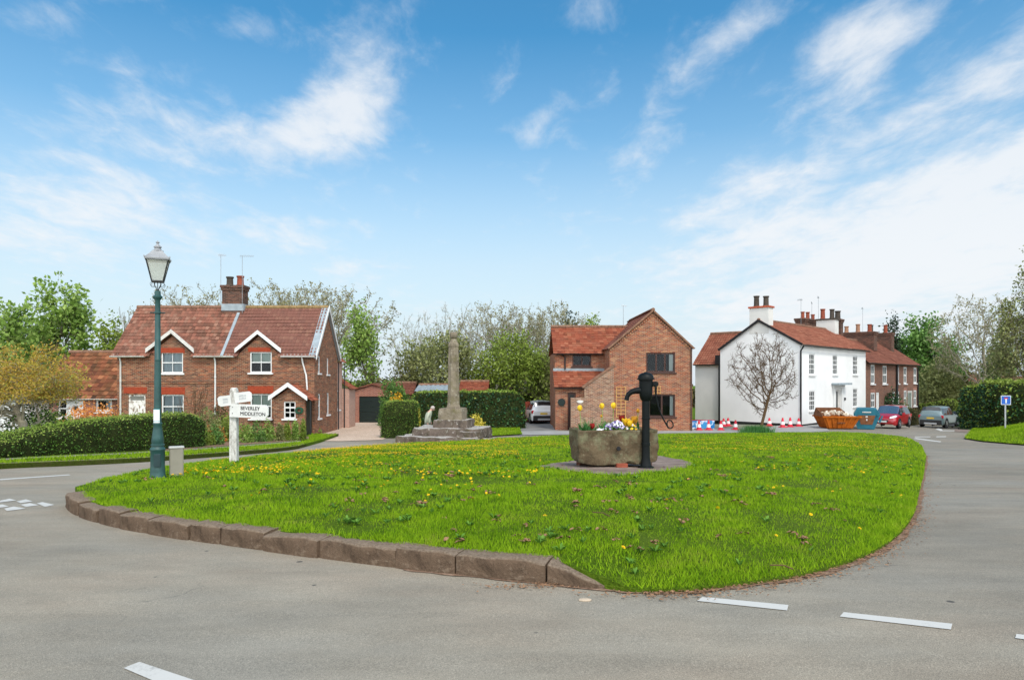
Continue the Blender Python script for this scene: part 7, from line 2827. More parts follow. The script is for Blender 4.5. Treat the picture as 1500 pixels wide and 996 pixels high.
# ------------------------------------------------------------------ stone cross
p = G(660, 648.5)
CY = p.y + 1.3
CX = (663 - 750) * CY / 1000
zC = float(zr(CX, CY))
s = CY / 1000
CR = empty('stone_cross', (CX, CY, zC), 0, 'tall weathered stone market cross on stepped worn stones at the back of the green', 'monument')


def vz(py):
    return (553 - py) * s + EYE - zC


def rough_slab(x0, x1, y0, y1, z0, z1, amp, seed, n=10, chop=.12):
    """stone slab with worn, broken edges"""
    mb = MB()
    per = []
    for i in range(n):
        per.append((x0 + (x1 - x0) * i / n, y0))
    for i in range(n):
        per.append((x1, y0 + (y1 - y0) * i / n))
    for i in range(n):
        per.append((x1 - (x1 - x0) * i / n, y1))
    for i in range(n):
        per.append((x0, y1 - (y1 - y0) * i / n))
    cx_, cy_ = (x0 + x1) / 2, (y0 + y1) / 2
    rings = []
    for j, (w, k) in enumerate(((0, 1.0), (.4, 1.0), (.75, .995), (1.0, .965), (1.0, .7), (1.0, .25))):
        ring = []
        for x, y in per:
            q = Vector((cx_ + (x - cx_) * k, cy_ + (y - cy_) * k, z0 + (z1 - z0) * w))
            ux, uy = abs(x - cx_) / (x1 - x0) * 2, abs(y - cy_) / (y1 - y0) * 2
            if ux > .85 and uy > .85:
                q.x = cx_ + (q.x - cx_) * (1 - chop * (ux + uy - 1.7))
                q.y = cy_ + (q.y - cy_) * (1 - chop * (ux + uy - 1.7))
            a = _ns.noise(q * 2.1 + Vector((seed, 0, 0))) * amp + _ns.noise(q * 6.0 + Vector((0, seed, 0))) * amp * .5
            q += Vector(((q.x - cx_) * .5, (q.y - cy_) * .5, 0)).normalized() * a + Vector((0, 0, a * .7 if w > .5 else 0))
            ring.append(q)
        rings.append(ring)
    mb.loft(rings)
    return mb


RZ = Matrix.Rotation(R(-11), 4, 'Z')
st_ = M['stone_step']
b0 = .0
rough_slab(-2.35, 1.7, -1.75, 1.7, -.1, vz(636.5), .11, 1, 14).xf(RZ).build('step', st_, CR, smooth=40)
rough_slab(-1.75, 1.72, -1.1, 1.4, vz(637.5), vz(625.5), .085, 2, 12).xf(RZ).build('step', st_, CR, smooth=40)
rough_slab(-.80, .94, -.72, .9, vz(626.5), vz(614), .07, 3, 10).xf(RZ).build('step', st_, CR, smooth=40)
rough_slab(-.60, .62, -.55, .6, vz(615.5), vz(597.5), .03, 4, 8, .18).xf(RZ).build('socket_stone', M['stone_cross'], CR, smooth=40)
# separate blocks shown by joints on the middle step
for i, (x0, x1) in enumerate(((.55, 1.72), (1.72, 2.25))):
    rough_slab(x0, x1, -1.35 if i == 0 else -1.0, -.4, -.1, vz(629 if i == 0 else 639), .05, 7 + i, 7).xf(RZ).build('broken_block', st_, CR, smooth=40)
mb = MB()
sc = CX + .0
cx_sh = (664.5 - 663) * s
prof = [(10.8, 599), (10.6, 596), (9.6, 592), (8.9, 560), (8.3, 530), (7.6, 509.5), (7.4, 508.6)]
mb.lathe([(a * s * 1.0, vz(z)) for a, z in prof], 8, (cx_sh, 0, 0), R(22.5))
rings_n = len(prof)
mb.v = [tuple(Vector(v) + Vector((_ns.noise(Vector(v) * 3) * .02, _ns.noise(Vector(v) * 3 + Vector((5, 0, 0))) * .02, 0))) for v in mb.v]
mb.build('shaft', M['stone_cross'], CR)
mb = MB()
mb.lathe([(a * s, vz(z)) for a, z in [(7.8, 508.8), (8.3, 507), (8.1, 504.5), (7.0, 502.5), (5.6, 500.5), (4.8, 497.5), (3.6, 496.4)]], 8, (cx_sh, 0, 0), R(22.5))
mb.build('capital', M['stone_cross'], CR)
mb = MB()
mb.lathe([(a * s, vz(z)) for a, z in [(3.4, 496.6), (5.2, 494.6), (6.0, 491.5), (5.8, 488.8), (4.8, 487), (3.0, 486.3), (1.0, 486)]], 10, (cx_sh, 0, 0))
mb.v = [tuple(Vector(v) * 1 + Vector((_ns.noise(Vector(v) * 9) * .03, 0, _ns.noise(Vector(v) * 8) * .02))) for v in mb.v]
mb.build('finial', M['stone_cross'], CR, smooth=50)

# ------------------------------------------------------------------ person walking behind the cross steps
M['skin'] = simple('skin', C('#c39a86'), .6, .3, .06, 6.)
M['coat'] = simple('pale_sage_coat', C('#a9ad98'), .85, .15, .08, 9., bmp=.1)
M['trousers'] = simple('grey_trousers', C('#55534e'), .9, .1, .1)
M['hair'] = simple('silver_hair', C('#b5aaa2'), .7, .2, .2, 30.)
M['shoe'] = simple('dark_shoe', (.03, .028, .026), .6)


def skin_mesh(name, pts, edges, rads, mat, parent, root=0, sub=2, **kw):
    me = bpy.data.meshes.new(name)
    me.from_pydata([tuple(p) for p in pts], edges, [])
    me.materials.append(mat)
    o = bpy.data.objects.new(name, me)
    COL.objects.link(o)
    if parent:
        o.parent = parent
    md = o.modifiers.new('skin', 'SKIN')
    md.use_smooth_shade = True
    for i, r_ in enumerate(rads):
        d = me.skin_vertices[0].data[i]
        d.radius = r_ if hasattr(r_, '__len__') else (r_, r_)
        d.use_root = (i == root)
    sd = o.modifiers.new('sub', 'SUBSURF')
    sd.levels = sd.render_levels = sub
    return o


py_ = CY + 1.9
PE = empty('person', ((626 - 750) * py_ / 1000, py_, float(zr(-4, py_))), 0, 'grey haired person in a pale sage coat walking with bowed head behind the cross steps', 'person')
# faces +x (right in the photo), leaning forward, mid stride; y is across the body
J = [(0, 0, .90), (.03, 0, 1.10), (.08, 0, 1.30), (.13, 0, 1.42), (.19, 0, 1.50), (.24, 0, 1.56), (.265, 0, 1.60),
     (.02, .09, .86), (.10, .10, .48), (.02, .10, .09), (.16, .11, .035), (.02, -.09, .86), (.0, -.10, .48), (-.20, -.10, .14), (-.10, -.11, .04),
     (.10, .18, 1.36), (.06, .24, 1.10), (.14, .23, .86), (.17, .23, .78), (.10, -.18, 1.36), (.02, -.24, 1.10), (.03, -.23, .85), (.05, -.23, .77)]
Ed = [(0, 1), (1, 2), (2, 3), (3, 4), (4, 5), (5, 6), (0, 7), (7, 8), (8, 9), (9, 10), (0, 11), (11, 12), (12, 13), (13, 14), (3, 15), (15, 16), (16, 17), (17, 18), (3, 19), (19, 20), (20, 21), (21, 22)]
Rd = [(.12, .14), (.11, .13), (.12, .15), (.08, .10), .055, .085, .08, .085, .06, .04, .035, .085, .06, .04, .035, .055, .045, .035, .035, .055, .045, .035, .035]
skin_mesh('body', J, Ed, Rd, M['skin'], PE)
mb = MB()
rings = []
for x, z, rx, ry in ((.02, .80, .17, .23), (.02, .95, .165, .225), (.03, 1.12, .155, .205), (.07, 1.28, .16, .215), (.105, 1.38, .14, .20), (.145, 1.455, .09, .11), (.165, 1.475, .075, .085)):
    rings.append([(x + rx * math.cos(a), ry * math.sin(a), z) for a in np.linspace(0, 2 * math.pi, 18)[:-1]])
mb.loft(rings)
ct = mb.build('coat', M['coat'], PE, smooth=True)
for sgn, el, wr in ((1, (.06, .245, 1.10), (.14, .235, .87)), (-1, (.02, -.245, 1.10), (.03, -.235, .86))):
    mb = MB()
    mb.tube([(.10, sgn * .16, 1.37), (.085, sgn * .215, 1.26), el, wr], [.072, .072, .062, .052], 10)
    mb.build('sleeve', M['coat'], ct, smooth=True)
    mb = MB()
    w0 = Vector(wr)
    for f in range(4):
        a0 = w0 + Vector((.03 - .018 * f + .01, 0, -.055))
        mb.tube([a0, a0 + Vector((.008, sgn * .004, -.035)), a0 + Vector((.012, -sgn * .012, -.065))], [.009, .008, .006], 6)
    mb.tube([w0 + Vector((.02, 0, -.02)), w0 + Vector((.05, -sgn * .005, -.045)), w0 + Vector((.055, -sgn * .01, -.075))], [.011, .01, .008], 6)
    mb.tube([w0, w0 + Vector((.008, 0, -.03)), w0 + Vector((.01, 0, -.065))], [.03, .036, .032], 8)
    mb.build('hand', M['skin'], PE, smooth=True)
mb = MB()
mb.tube([(.0, .08, .90), (.06, .095, .66), (.105, .10, .48), (.06, .10, .28), (.025, .10, .08)], [.11, .10, .082, .075, .07], 10)
mb.tube([(.0, -.08, .90), (.02, -.095, .66), (.005, -.10, .48), (-.10, -.10, .30), (-.19, -.10, .13)], [.11, .10, .082, .075, .07], 10)
mb.build('trousers', M['trousers'], PE, smooth=True)
for x, y, z, tl in ((.08, .105, .045, 0), (-.15, -.105, .075, .5)):
    mb = MB()
    mb.loft([[(x + dx, y + w * math.sin(a), z + dz - dx * tl + h * math.cos(a)) for a in np.linspace(0, 2 * math.pi, 11)[:-1]] for dx, w, h, dz in ((-.10, .025, .025, 0), (-.07, .04, .042, .005), (0, .045, .045, .005), (.08, .048, .035, -.008), (.13, .03, .02, -.02))])
    mb.build('shoe', M['shoe'], PE, smooth=True)
hc = Vector((.275, 0, 1.585))
hr = Matrix.Rotation(R(38), 4, 'Y')
mb = MB()
rings = []
for t in np.linspace(0.06, math.pi - .06, 10):
    z = math.cos(t)
    k = math.sin(t)
    rings.append([hc + hr @ Vector(((.098 + (.012 if z < 0 else 0)) * k * math.cos(a) + .0, (.078 - (.014 if z < -.4 else 0)) * k * math.sin(a), .118 * z)) for a in np.linspace(0, 2 * math.pi, 17)[:-1]])
mb.loft(rings[::-1])
mb.tube([hc + hr @ Vector((.088, 0, .02)), hc + hr @ Vector((.122, 0, -.022)), hc + hr @ Vector((.092, 0, -.034))], [.010, .016, .012], 6)
for sg in (-1, 1):
    mb.tube([hc + hr @ Vector((.0, sg * .076, .02)), hc + hr @ Vector((-.012, sg * .086, 0)), hc + hr @ Vector((0, sg * .077, -.03))], [.014, .018, .010], 6)
mb.tube([hc + hr @ Vector((.094, -.022, -.062)), hc + hr @ Vector((.102, 0, -.064)), hc + hr @ Vector((.094, .022, -.062))], [.006, .009, .006], 6)
hd = mb.build('head', M['skin'], PE, smooth=True)
mb = MB()
for sg in (-1, 1):
    c0 = hc + hr @ Vector((.088, sg * .033, .008))
    mb.lathe([(.002, -.010), (.009, -.006), (.011, 0), (.009, .006), (.002, .010)], 8, tuple(c0))
mb.build('eyes', M['shoe'], hd, smooth=True)
mb = MB()
rings = []
for t in np.linspace(0.04, 1.95, 8):
    z, k = math.cos(t), math.sin(t)
    rings.append([hc + hr @ Vector((min(.112 * k * math.cos(a) - .012, .062 + .05 * z), .090 * k * math.sin(a), .126 * z + .012)) for a in np.linspace(0, 2 * math.pi, 17)[:-1]])
mb.loft(rings[::-1])
mb.build('hair', M['hair'], PE, smooth=True)

# ------------------------------------------------------------------ cars
M['tyre'] = simple('tyre_rubber', (.018, .018, .018), .85, .2, .2)
M['rim'] = simple('alloy_rim', (.42, .43, .44), .35, .5, .1, metal=.7)
M['car_glass'] = simple('car_window', (.012, .014, .016), .05, .8, .1)
M['car_trim'] = simple('car_black_trim', (.02, .02, .021), .55, .4, .1)
M['red_lens'] = simple('red_lens', C('#b01a22'), .15, .6, .1)
M['clear_lens'] = simple('clear_lens', (.62, .65, .68), .1, .7, .1)
M['plate_y'] = simple('yellow_plate', C('#d8b43a'), .5, .3, .05)
M['plate_w'] = simple('white_plate', (.7, .7, .68), .5, .3, .05)
M['grey_trim'] = simple('silver_trim', (.45, .46, .47), .4, .5, .1, metal=.4)


def car(name, loc, rz, Lc, Wc, Hc, paint, label, rear_plate='plate_y', lens=True, boxy=.5, trim_low=True, belt=.58, mirror=True, group=None):
    """hatchback / small SUV: +y is the front. Shell lofted from cross sections; windows, lamps, wheels are parts of their own"""
    O = empty(name, loc, rz, label, 'car', group)
    hw_ = Wc / 2
    zb0, zbelt = .20 * Hc / 1.5, Hc * belt
    zh = Hc * (.60 + .04 * boxy)
    # stations from rear (-L/2) to front: y, lower width factor, belt z, roof z, roof half width, sill z
    h2 = Lc / 2
    rk = .10 + .22 * (1 - boxy)
    S = [(-h2, .80, zbelt * .93, zbelt * .95, .70, zb0 + .12),
         (-h2 + .10, .95, zbelt * 1.0, zbelt * 1.04, .74, zb0 + .02),
         (-h2 + .10 + rk * .5, .985, zbelt * 1.02, zbelt * 1.02 + (Hc - zbelt) * .50, .72, zb0),
         (-h2 + .16 + rk, 1.0, zbelt * 1.02, Hc * .965, .70, zb0),
         (-h2 + Lc * .20 + rk * .4, 1.0, zbelt * 1.01, Hc * .99, .70, zb0),
         (-h2 + Lc * .40, 1.0, zbelt, Hc, .70, zb0),
         (-h2 + Lc * .415, 1.0, zbelt, Hc, .70, zb0),
         (-h2 + Lc * .58, 1.0, zbelt * .985, Hc * .97, .69, zb0),
         (-h2 + Lc * .74, 1.0, zbelt * .965, zh * 1.02, .74, zb0),
         (-h2 + Lc * .86, .985, zbelt * .92, zh * .95, .72, zb0),
         (-h2 + Lc * .95, .93, zbelt * .82, zh * .84, .66, zb0 + .02),
         (h2 - .06, .84, zbelt * .68, zh * .68, .58, zb0 + .06),
         (h2, .74, zbelt * .55, zh * .52, .52, zb0 + .12)]
    rings = []
    for y, wf, zbt, zr_, rw, zs in S:
        w = hw_ * wf
        gh = zr_ - zbt
        up = [(w * .90, zs), (w * .985, zs + .10), (w, zs + (zbt - zs) * .45), (w * .99, zs + (zbt - zs) * .8), (w * .965, zbt), (w * .95 + (rw * hw_ - w * .95) * .88, zbt + gh * .80), (rw * hw_ * .96, zbt + gh * .94), (rw * hw_ * .62, zr_), (0, zr_ + .012)]
        r_ = [(x, y, z) for x, z in up] + [(-x, y, z) for x, z in up[-2::-1]]
        rings.append(r_)
    n = len(rings[0])
    body, side, ws_, rs_ = MB(), MB(), MB(), MB()
    vs = [Vector(p) for r_ in rings for p in r_]
    C0 = Vector((0, 0, Hc * .5))
    for i in range(len(rings) - 1):
        for j in range(n - 1):
            f = [i * n + j, (i + 1) * n + j, (i + 1) * n + j + 1, i * n + j + 1]
            tgt = body
            sidej = j in (4, n - 6)
            if sidej and i in (3, 4, 6, 7) :
                tgt = side
            if i == 7 and 5 < j < n - 7 or (i == 7 and j in (5, n - 7)):
                tgt = ws_ if not sidej else side
            if i in (1, 2) and 5 <= j <= n - 7:
                tgt = rs_ if i == 2 else body
            q = [vs[k] for k in f]
            if tgt is not body:
                body.poly(q)
                nr = (q[1] - q[0]).cross(q[3] - q[0]).normalized()
                cc = sum(q, Vector()) / 4
                q = [cc + (v - cc) * (.96 if tgt is side else 1.0) + nr * .006 for v in q]
            tgt.poly(q)
    for i, rv in ((0, False), (len(rings) - 1, True)):
        q = [Vector(p) for p in rings[i]]
        body.poly(q if not rv else q[::-1])
    # weld the shell so that it shades smoothly
    me_b = body.build('body', paint, O)
    bmm = bmesh.new()
    bmm.from_mesh(me_b.data)
    bmesh.ops.remove_doubles(bmm, verts=bmm.verts, dist=.0005)
    bmesh.ops.recalc_face_normals(bmm, faces=bmm.faces)
    for f in bmm.faces:
        f.smooth = True
    bmm.to_mesh(me_b.data)
    bmm.free()
    me_b.data.set_sharp_from_angle(angle=R(32))
    side.build('side_window', M['car_glass'], O)
    ws_.build('windscreen', M['car_screen'], O)
    # rear window: one sloping panel
    rs_.build('rear_window', M['car_glass'], O)
    # dark lower band: bumpers and sills
    if trim_low:
        mb = MB()
        for (y0, y1, ww, z0, z1) in ((-h2 - .03, -h2 + .16, hw_ * .86, zb0 + .03, zb0 + .36 * Hc / 1.5), (h2 - .12, h2 + .02, hw_ * .74, zb0 + .02, zb0 + .20)):
            mb.bbox(-ww, ww, y0, y1, z0, z1, .04)
        for sg in (-1, 1):
            mb.box(sg * hw_ * .985 - .02, sg * hw_ * .985 + .02, -Lc * .26, Lc * .26, zb0 - .02, zb0 + .14)
        mb.build('bumper', M['car_trim'], O)
        mb = MB()
        mb.bbox(-hw_ * .5, hw_ * .5, -h2 - .042, -h2 - .01, zb0 + .06, zb0 + .18, .012)
        mb.build('skid_plate', M['grey_trim'], O)
    wr = .215 * Hc
    for sg in (-1, 1):
        for yy in (-Lc * .305, Lc * .315):
            mb = MB()
            mb.lathe([(wr + .055, -.012), (wr + .055, .01)], 24)
            mb.xf(Matrix.Translation((sg * (hw_ + .004), yy, wr)) @ Matrix.Rotation(R(90), 4, 'Y'))
            mb.build('wheel_arch', M['car_trim'], O)
            mb = MB()
            mb.lathe([(wr * .62, -.10), (wr * .94, -.10), (wr, -.06), (wr, .06), (wr * .94, .10), (wr * .62, .10)], 24)
            X_ = Matrix.Translation((sg * (hw_ - .075), yy, wr)) @ Matrix.Rotation(R(90) * sg, 4, 'Y')
            mb.xf(X_)
            wh = mb.build('wheel', M['tyre'], O, smooth=40)
            mb = MB()
            mb.lathe([(wr * .64, .085), (wr * .60, .105), (wr * .56, .092)], 24)
            mb.lathe([(wr * .14, .07), (wr * .14, .105)], 12)
            for k in range(5):
                a = k * 2 * math.pi / 5
                mb.beam((math.cos(a) * wr * .1, math.sin(a) * wr * .1, .092), (math.cos(a) * wr * .6, math.sin(a) * wr * .6, .094), wr * .16, .02)
            mb.xf(X_)
            mb.build('rim', M['rim'], wh)
        # lamps
        mb = MB()
        mb.bbox(sg * hw_ * .84 - .13, sg * hw_ * .84 + .13, -h2 - .015 + .06, -h2 + .22, zbelt * .80, zbelt * 1.02, .04)
        mb.build('tail_lamp', M['red_lens'], O)
        mb = MB()
        q = [(sg * hw_ * .48, h2 - .08, zh * .70), (sg * hw_ * .86, h2 - .24, zh * .78), (sg * hw_ * .90, h2 - .46, zh * .88), (sg * hw_ * .80, h2 - .40, zh * .93), (sg * hw_ * .48, h2 - .14, zh * .82)]
        mb.extrude(q, (sg * .015, .05, .02))
        mb.build('headlamp', M['clear_lens'], O)
        if mirror:
            mb = MB()
            mb.bbox(sg * (hw_ + .10) - .09, sg * (hw_ + .10) + .09, Lc * .17 - .05, Lc * .17 + .06, zbelt * 1.02, zbelt * 1.02 + .15, .03)
            mb.build('wing_mirror', M['car_trim'] if trim_low else paint, O)
    mb = MB()
    mb.box(-.26, .26, -h2 - .02, -h2 + .02, zbelt * .72, zbelt * .72 + .115)
    mb.build('number_plate', M[rear_plate], O)
    mb = MB()
    mb.box(-.26, .26, h2 - .01, h2 + .03, zb0 + .22, zb0 + .33)
    mb.build('number_plate', M['plate_w'], O)
    mb = MB()
    mb.bbox(-hw_ * .42, hw_ * .42, h2 - .10, h2 + .012, zh * .50, zh * .62, .02)
    mb.build('grille', M['car_trim'], O)
    return O


M['car_screen'] = simple('car_windscreen', (.05, .06, .065), .04, 1.0, .1)
M['car_screen'].node_tree.nodes['Principled BSDF'].inputs['IOR'].default_value = 2.6
def paintm(name, col, metal=0.0):
    m, nt, b = newmat(name, .32, .5)
    b.inputs['Base Color'].default_value = tuple(col) + (1,)
    b.inputs['Metallic'].default_value = metal
    b.inputs['Coat Weight'].default_value = .8
    b.inputs['Coat Roughness'].default_value = .04
    return m


p = G(790.5, 621)
car('parked_car', p + Vector((.05, 2.0, 0)), R(7), 4.2, 1.82, 1.66, paintm('white_car_paint', (.78, .78, .77)), 'white small family car parked in the drive beside the brick house, rear towards us', boxy=.75)
p = G(1302, 628)
car('parked_car', p + Vector((1.0, 1.6, 0)), R(137), 3.95, 1.72, 1.5, paintm('red_car_paint', C('#9c0d18')), 'bright red hatchback parked behind the blue skip, front towards us', boxy=.55, trim_low=False)
p = G(1360, 626.5)
gz_ = p.z
car('parked_car', p + Vector((1.75, 1.4, 0)), R(-49), 4.2, 1.8, 1.70, paintm('silver_green_car_paint', C('#75898d'), .3), 'silver grey tall car with a dark rear window parked before the bright hedge', boxy=.9)
p2 = p + Vector((1.75, 1.4, 0)) + Vector((math.sin(R(49)), math.cos(R(49)), 0)) * 4.9
p2.z = float(zr(p2.x, p2.y))
car('parked_car', p2, R(-49), 3.7, 1.66, 1.45, paintm('black_car_paint', (.02, .024, .028)), 'small black car parked nose away ahead of the silver grey car', boxy=.4)
pv = Vector(((1349 - 750) * .080, 80, 0))
pv.z = float(zr(pv.x, pv.y))
car('parked_car', pv, R(-10), 4.6, 1.9, 2.0, paintm('white_van_paint', (.8, .8, .8)), 'white van standing far behind the end of the brick terrace', boxy=.95)

# ------------------------------------------------------------------ skips
M['skip_orange'] = stone('skip_orange', C('#a8591c'), C('#5f3216'), C('#c27a38'), 2.2, .35, bs=.15)
M['skip_rust'] = stone('skip_rust', C('#7a5138'), C('#4d3426'), C('#97806c'), 3.0, .4, bs=.2)
M['skip_blue'] = simple('skip_blue', C('#1f6272'), .6, .3, .2, 3.0)
p = G(1233, 629)
s = p.y / 1000
SK = empty('orange_skip', p + Vector((0, .9, 0)), R(-4), 'orange rubble skip heaped with broken debris before the white house', 'skip')


def kx(px):
    return (px - 1233) * s


def kz(py):
    return (629 - py) * s


hwk = .85
mb = MB()
zl, zm = .06, kz(611)
bl, tl = (kx(1216), kx(1252)), (kx(1208.5), kx(1262))
rings = [[(bl[0], -hwk * .82, zl), (bl[1], -hwk * .82, zl), (bl[1], hwk * .82, zl), (bl[0], hwk * .82, zl)], [(tl[0], -hwk, zm), (tl[1], -hwk, zm), (tl[1], hwk, zm), (tl[0], hwk, zm)]]
mb.loft(rings)
for k in range(6):
    f = (k + .5) / 6
    mb.beam((bl[0] + (bl[1] - bl[0]) * f, -hwk * .82 - .03, zl + .02), (tl[0] + (tl[1] - tl[0]) * f, -hwk - .03, zm - .03), .09, .05, (0, 1, 0))
mb.build('body', M['skip_orange'], SK)
mb = MB()
mb.bbox(tl[0] - .05, tl[1] + .05, -hwk - .08, -hwk + .04, zm - .04, zm + .06, .015)
mb.build('rim', M['skip_orange'], SK)
mb = MB()
mb.bbox(tl[0] - .05, tl[1] + .05, hwk - .04, hwk + .08, zm - .04, zm + .06, .015)
mb.build('rim', M['skip_orange'], SK)
mb = MB()
zz = kz(598.5)
mb.extrude([(tl[0], hwk - .02, zm + .02), (tl[1], hwk - .02, zm + .02), (kx(1247), hwk - .04, zz), (kx(1212), hwk - .04, zz)], (0, .05, 0))
mb.extrude([(tl[0] + .01, -hwk + .05, zm + .02), (tl[0] + .01, hwk - .03, zm + .02), (kx(1212), hwk - .05, zz), (kx(1211), -.1, zm + .25)], (.05, 0, 0))
mb.build('raised_board', M['skip_rust'], SK)
font_o = MB()
for k in range(7):
    font_o.box(kx(1229 + k * 1.6), kx(1230 + k * 1.6), -hwk * .93 - .065, -hwk * .93 - .02, kz(620.5), kz(618.4))
font_o.build('worn_lettering', M['skip_rust'], SK)
rr = random.Random(2)
mb = MB()
for k in range(150):
    x = rr.uniform(tl[0] + .15, tl[1] - .2)
    y = rr.uniform(-hwk + .12, hwk - .15)
    f = max(0, 1 - ((x - kx(1230)) / 1.1) ** 2)
    z = zm - .04 + .32 * f * (1 - (y / hwk) ** 2 * .6) + rr.uniform(-.05, .05)
    a = rr.uniform(.05, .13)
    q = MB()
    q.bbox(-a, a, -a * .6, a * .6, -a * .4, a * .5, .02)
    q.xf(Matrix.Translation((x, y, z)) @ Euler((rr.random() * 3, rr.random() * 3, rr.random() * 3)).to_matrix().to_4x4())
    mb.mi = rr.choice((0, 0, 1, 2))
    mb.add(q.v, q.f)
mb.mi = 1
mb.poly([(tl[0] + .05, -hwk + .05, zm - .12), (tl[1] - .05, -hwk + .05, zm - .12), (tl[1] - .05, hwk - .05, zm - .12), (tl[0] + .05, hwk - .05, zm - .12)])
rub = mb.build('rubble', [simple('pale_rubble', C('#b8a894'), .95, .05, .25, 8.), simple('brown_rubble', C('#8d6a52'), .95, .05, .3, 8.), simple('white_rubble', C('#d8d0c2'), .95, .05, .1, 8.)], None, loc=SK.location, rz=SK.rotation_euler.z, kind='stuff')
tag(rub, 'heap of pale broken rubble in the orange skip', 'rubble')

p = G(1271.5, 629.5)
s = p.y / 1000
SB = empty('blue_skip', p + Vector((0, .15, 0)), R(-27), 'blue ended skip with a rusty inset panel, standing end on next to the orange skip', 'skip')
mb = MB()
hx_ = lambda px: (px - 1271.7) * s
outl = [(hx_(1259.5), .03), (hx_(1281.5), .03), (hx_(1289.5), (629.5 - 607.5) * s), (hx_(1284.5), (629.5 - 599.5) * s), (hx_(1258.5), (629.5 - 599.5) * s), (hx_(1254), (629.5 - 607.5) * s)]
mb.extrude([(x, 0.02, z) for x, z in outl], (0, 3.0, 0))
mb.build('body', M['skip_blue'], SB)
mb = MB()
inn_ = [(hx_(1264), (629.5 - 622) * s), (hx_(1279), (629.5 - 622) * s), (hx_(1283), (629.5 - 608.5) * s), (hx_(1260), (629.5 - 608.5) * s)]
mb.extrude([(x, .0, z) for x, z in inn_], (0, .03, 0))
pn = mb.build('end_panel', M['skip_rust'], SB)
mb = MB()
rr = random.Random(5)
for k in range(6):
    mb.box(hx_(1266 + k * 1.95), hx_(1267.6 + k * 1.95), -.012, .03, (629.5 - 604.8) * s, (629.5 - 603) * s)
mb.build('worn_lettering', M['white_old'], SB)
mb = MB()
for (a, b, z0, z1) in ((1270.2, 1273, 611.5, 609.5), (1270.8, 1272.6, 616.5, 613.8)):
    mb.box(hx_(a), hx_(b), -.008, .01, (629.5 - z0) * s, (629.5 - z1) * s)
mb.build('painted_mark', M['white_old'], pn)
mb = MB()
for sg in (-1, 1):
    mb.beam((sg * .70, -.02, .45), (sg * .88, -.02, (629.5 - 607.5) * s - .05), .10, .05, (0, 1, 0))
    mb.lathe([(.07, -.10), (.07, .0)], 10)
    n0 = len(mb.v) - 20
    for i in range(n0, len(mb.v)):
        x, y, z = mb.v[i]
        mb.v[i] = (x + sg * .62, z, y + .95)
mb.build('lifting_lug', M['skip_blue'], SB)

# ------------------------------------------------------------------ cones, barrier board
M['cone_red'] = simple('cone_red', C('#c83040'), .6, .3, .1, 5.)
M['cone_white'] = simple('cone_white', (.78, .76, .74), .5, .3, .05)


def cone_meshes():
    a, b, c = MB(), MB(), MB()
    a.lathe([(.150, .04), (.0495, .553), (.045, .56), (.045, .58), (.03, .585)], 16)
    b.lathe([(.1262 + .002, .168), (.0892 + .002, .362)], 16)
    c.bbox(-.20, .20, -.20, .20, 0, .045, .02)
    return a, b, c


proto = None
CONES = [(1024, 630.5, 'first cone from the left, before the blue barrier board'), (1038, 630.5, 'second cone from the left, before the blue barrier board'), (1056, 630.5, 'third cone from the left, just right of the barrier board'), (1077.5, 630, 'cone left of the daffodil clump, alone'),
         (1060, 625.2, 'small far cone behind the third from the left, near the gable'), (1066.5, 624.5, 'far cone close to the white gable wall, right of another'), (1127, 624.5, 'cone half hidden behind the daffodil clump and tree'),
         (1146.5, 626.5, 'leftmost of the three cones right of the leaning tree'), (1157.5, 626, 'middle of the three cones right of the leaning tree'), (1170, 625, 'cone standing at the foot of the white house corner downpipe')]
for i, (px, py, lab) in enumerate(CONES):
    p = G(px, py, None, .0)
    p.z += .034
    k = 14 * p.y / 1000 / .585
    if proto is None:
        proto = empty('traffic_cone', p, 0)
        a, b, c = cone_meshes()
        a.build('cone', M['cone_red'], proto, smooth=40)
        b.build('white_sleeve', M['cone_white'], proto, smooth=40)
        c.build('base', M['cone_red'], proto)
        T_ = proto
    else:
        T_ = copy_tree(proto)
    T_.location = p
    T_.rotation_euler = (0, 0, i * .7)
    T_.scale = (k, k, k * (1 if py > 625.5 else .85))
    tag(T_, 'traffic cone, ' + lab, 'traffic cone', 'traffic cones by the white house')
p0, p1 = G(1015.5, 629.8), G(1050.5, 629.6)
m_, nt_, b_ = newmat('blue_white_board', .6, .3)
n_1 = tex(nt_, 2.0, 2.5, .5, nd(nt_, 'ShaderNodeMapping', {'Vector': nd(nt_, 'ShaderNodeTexCoord').outputs['Object'], 'Location': (1.3, 0, .4)}).outputs[0], dist=1.2)
nt_.links.new(ramp(nt_, n_1, [(.44, C('#1f78b8')), (.50, (.72, .78, .84)), (.56, (.72, .78, .84)), (.60, C('#3f95cf'))]), b_.inputs['Base Color'])
BB = empty('barrier_board', p0 + Vector((0, .55, .0)), math.atan2(p1.y - p0.y, p1.x - p0.x), 'low blue and white patterned barrier board against the house corner', 'barrier')
w_ = (p1 - p0).length
mb = MB()
mb.bbox(0, w_, -.02, .02, .06, .56, .01)
mb.build('board', m_, BB)
mb = MB()
for x in (.1, w_ - .1):
    mb.box(x - .03, x + .03, -.14, .14, 0, .059)
mb.build('foot', M['cone_white'], BB)
mb = MB()
mb.box(-.005, w_ + .005, -.026, -.0205, .57, .60)
mb.build('red_edge', M['cone_red'], BB)

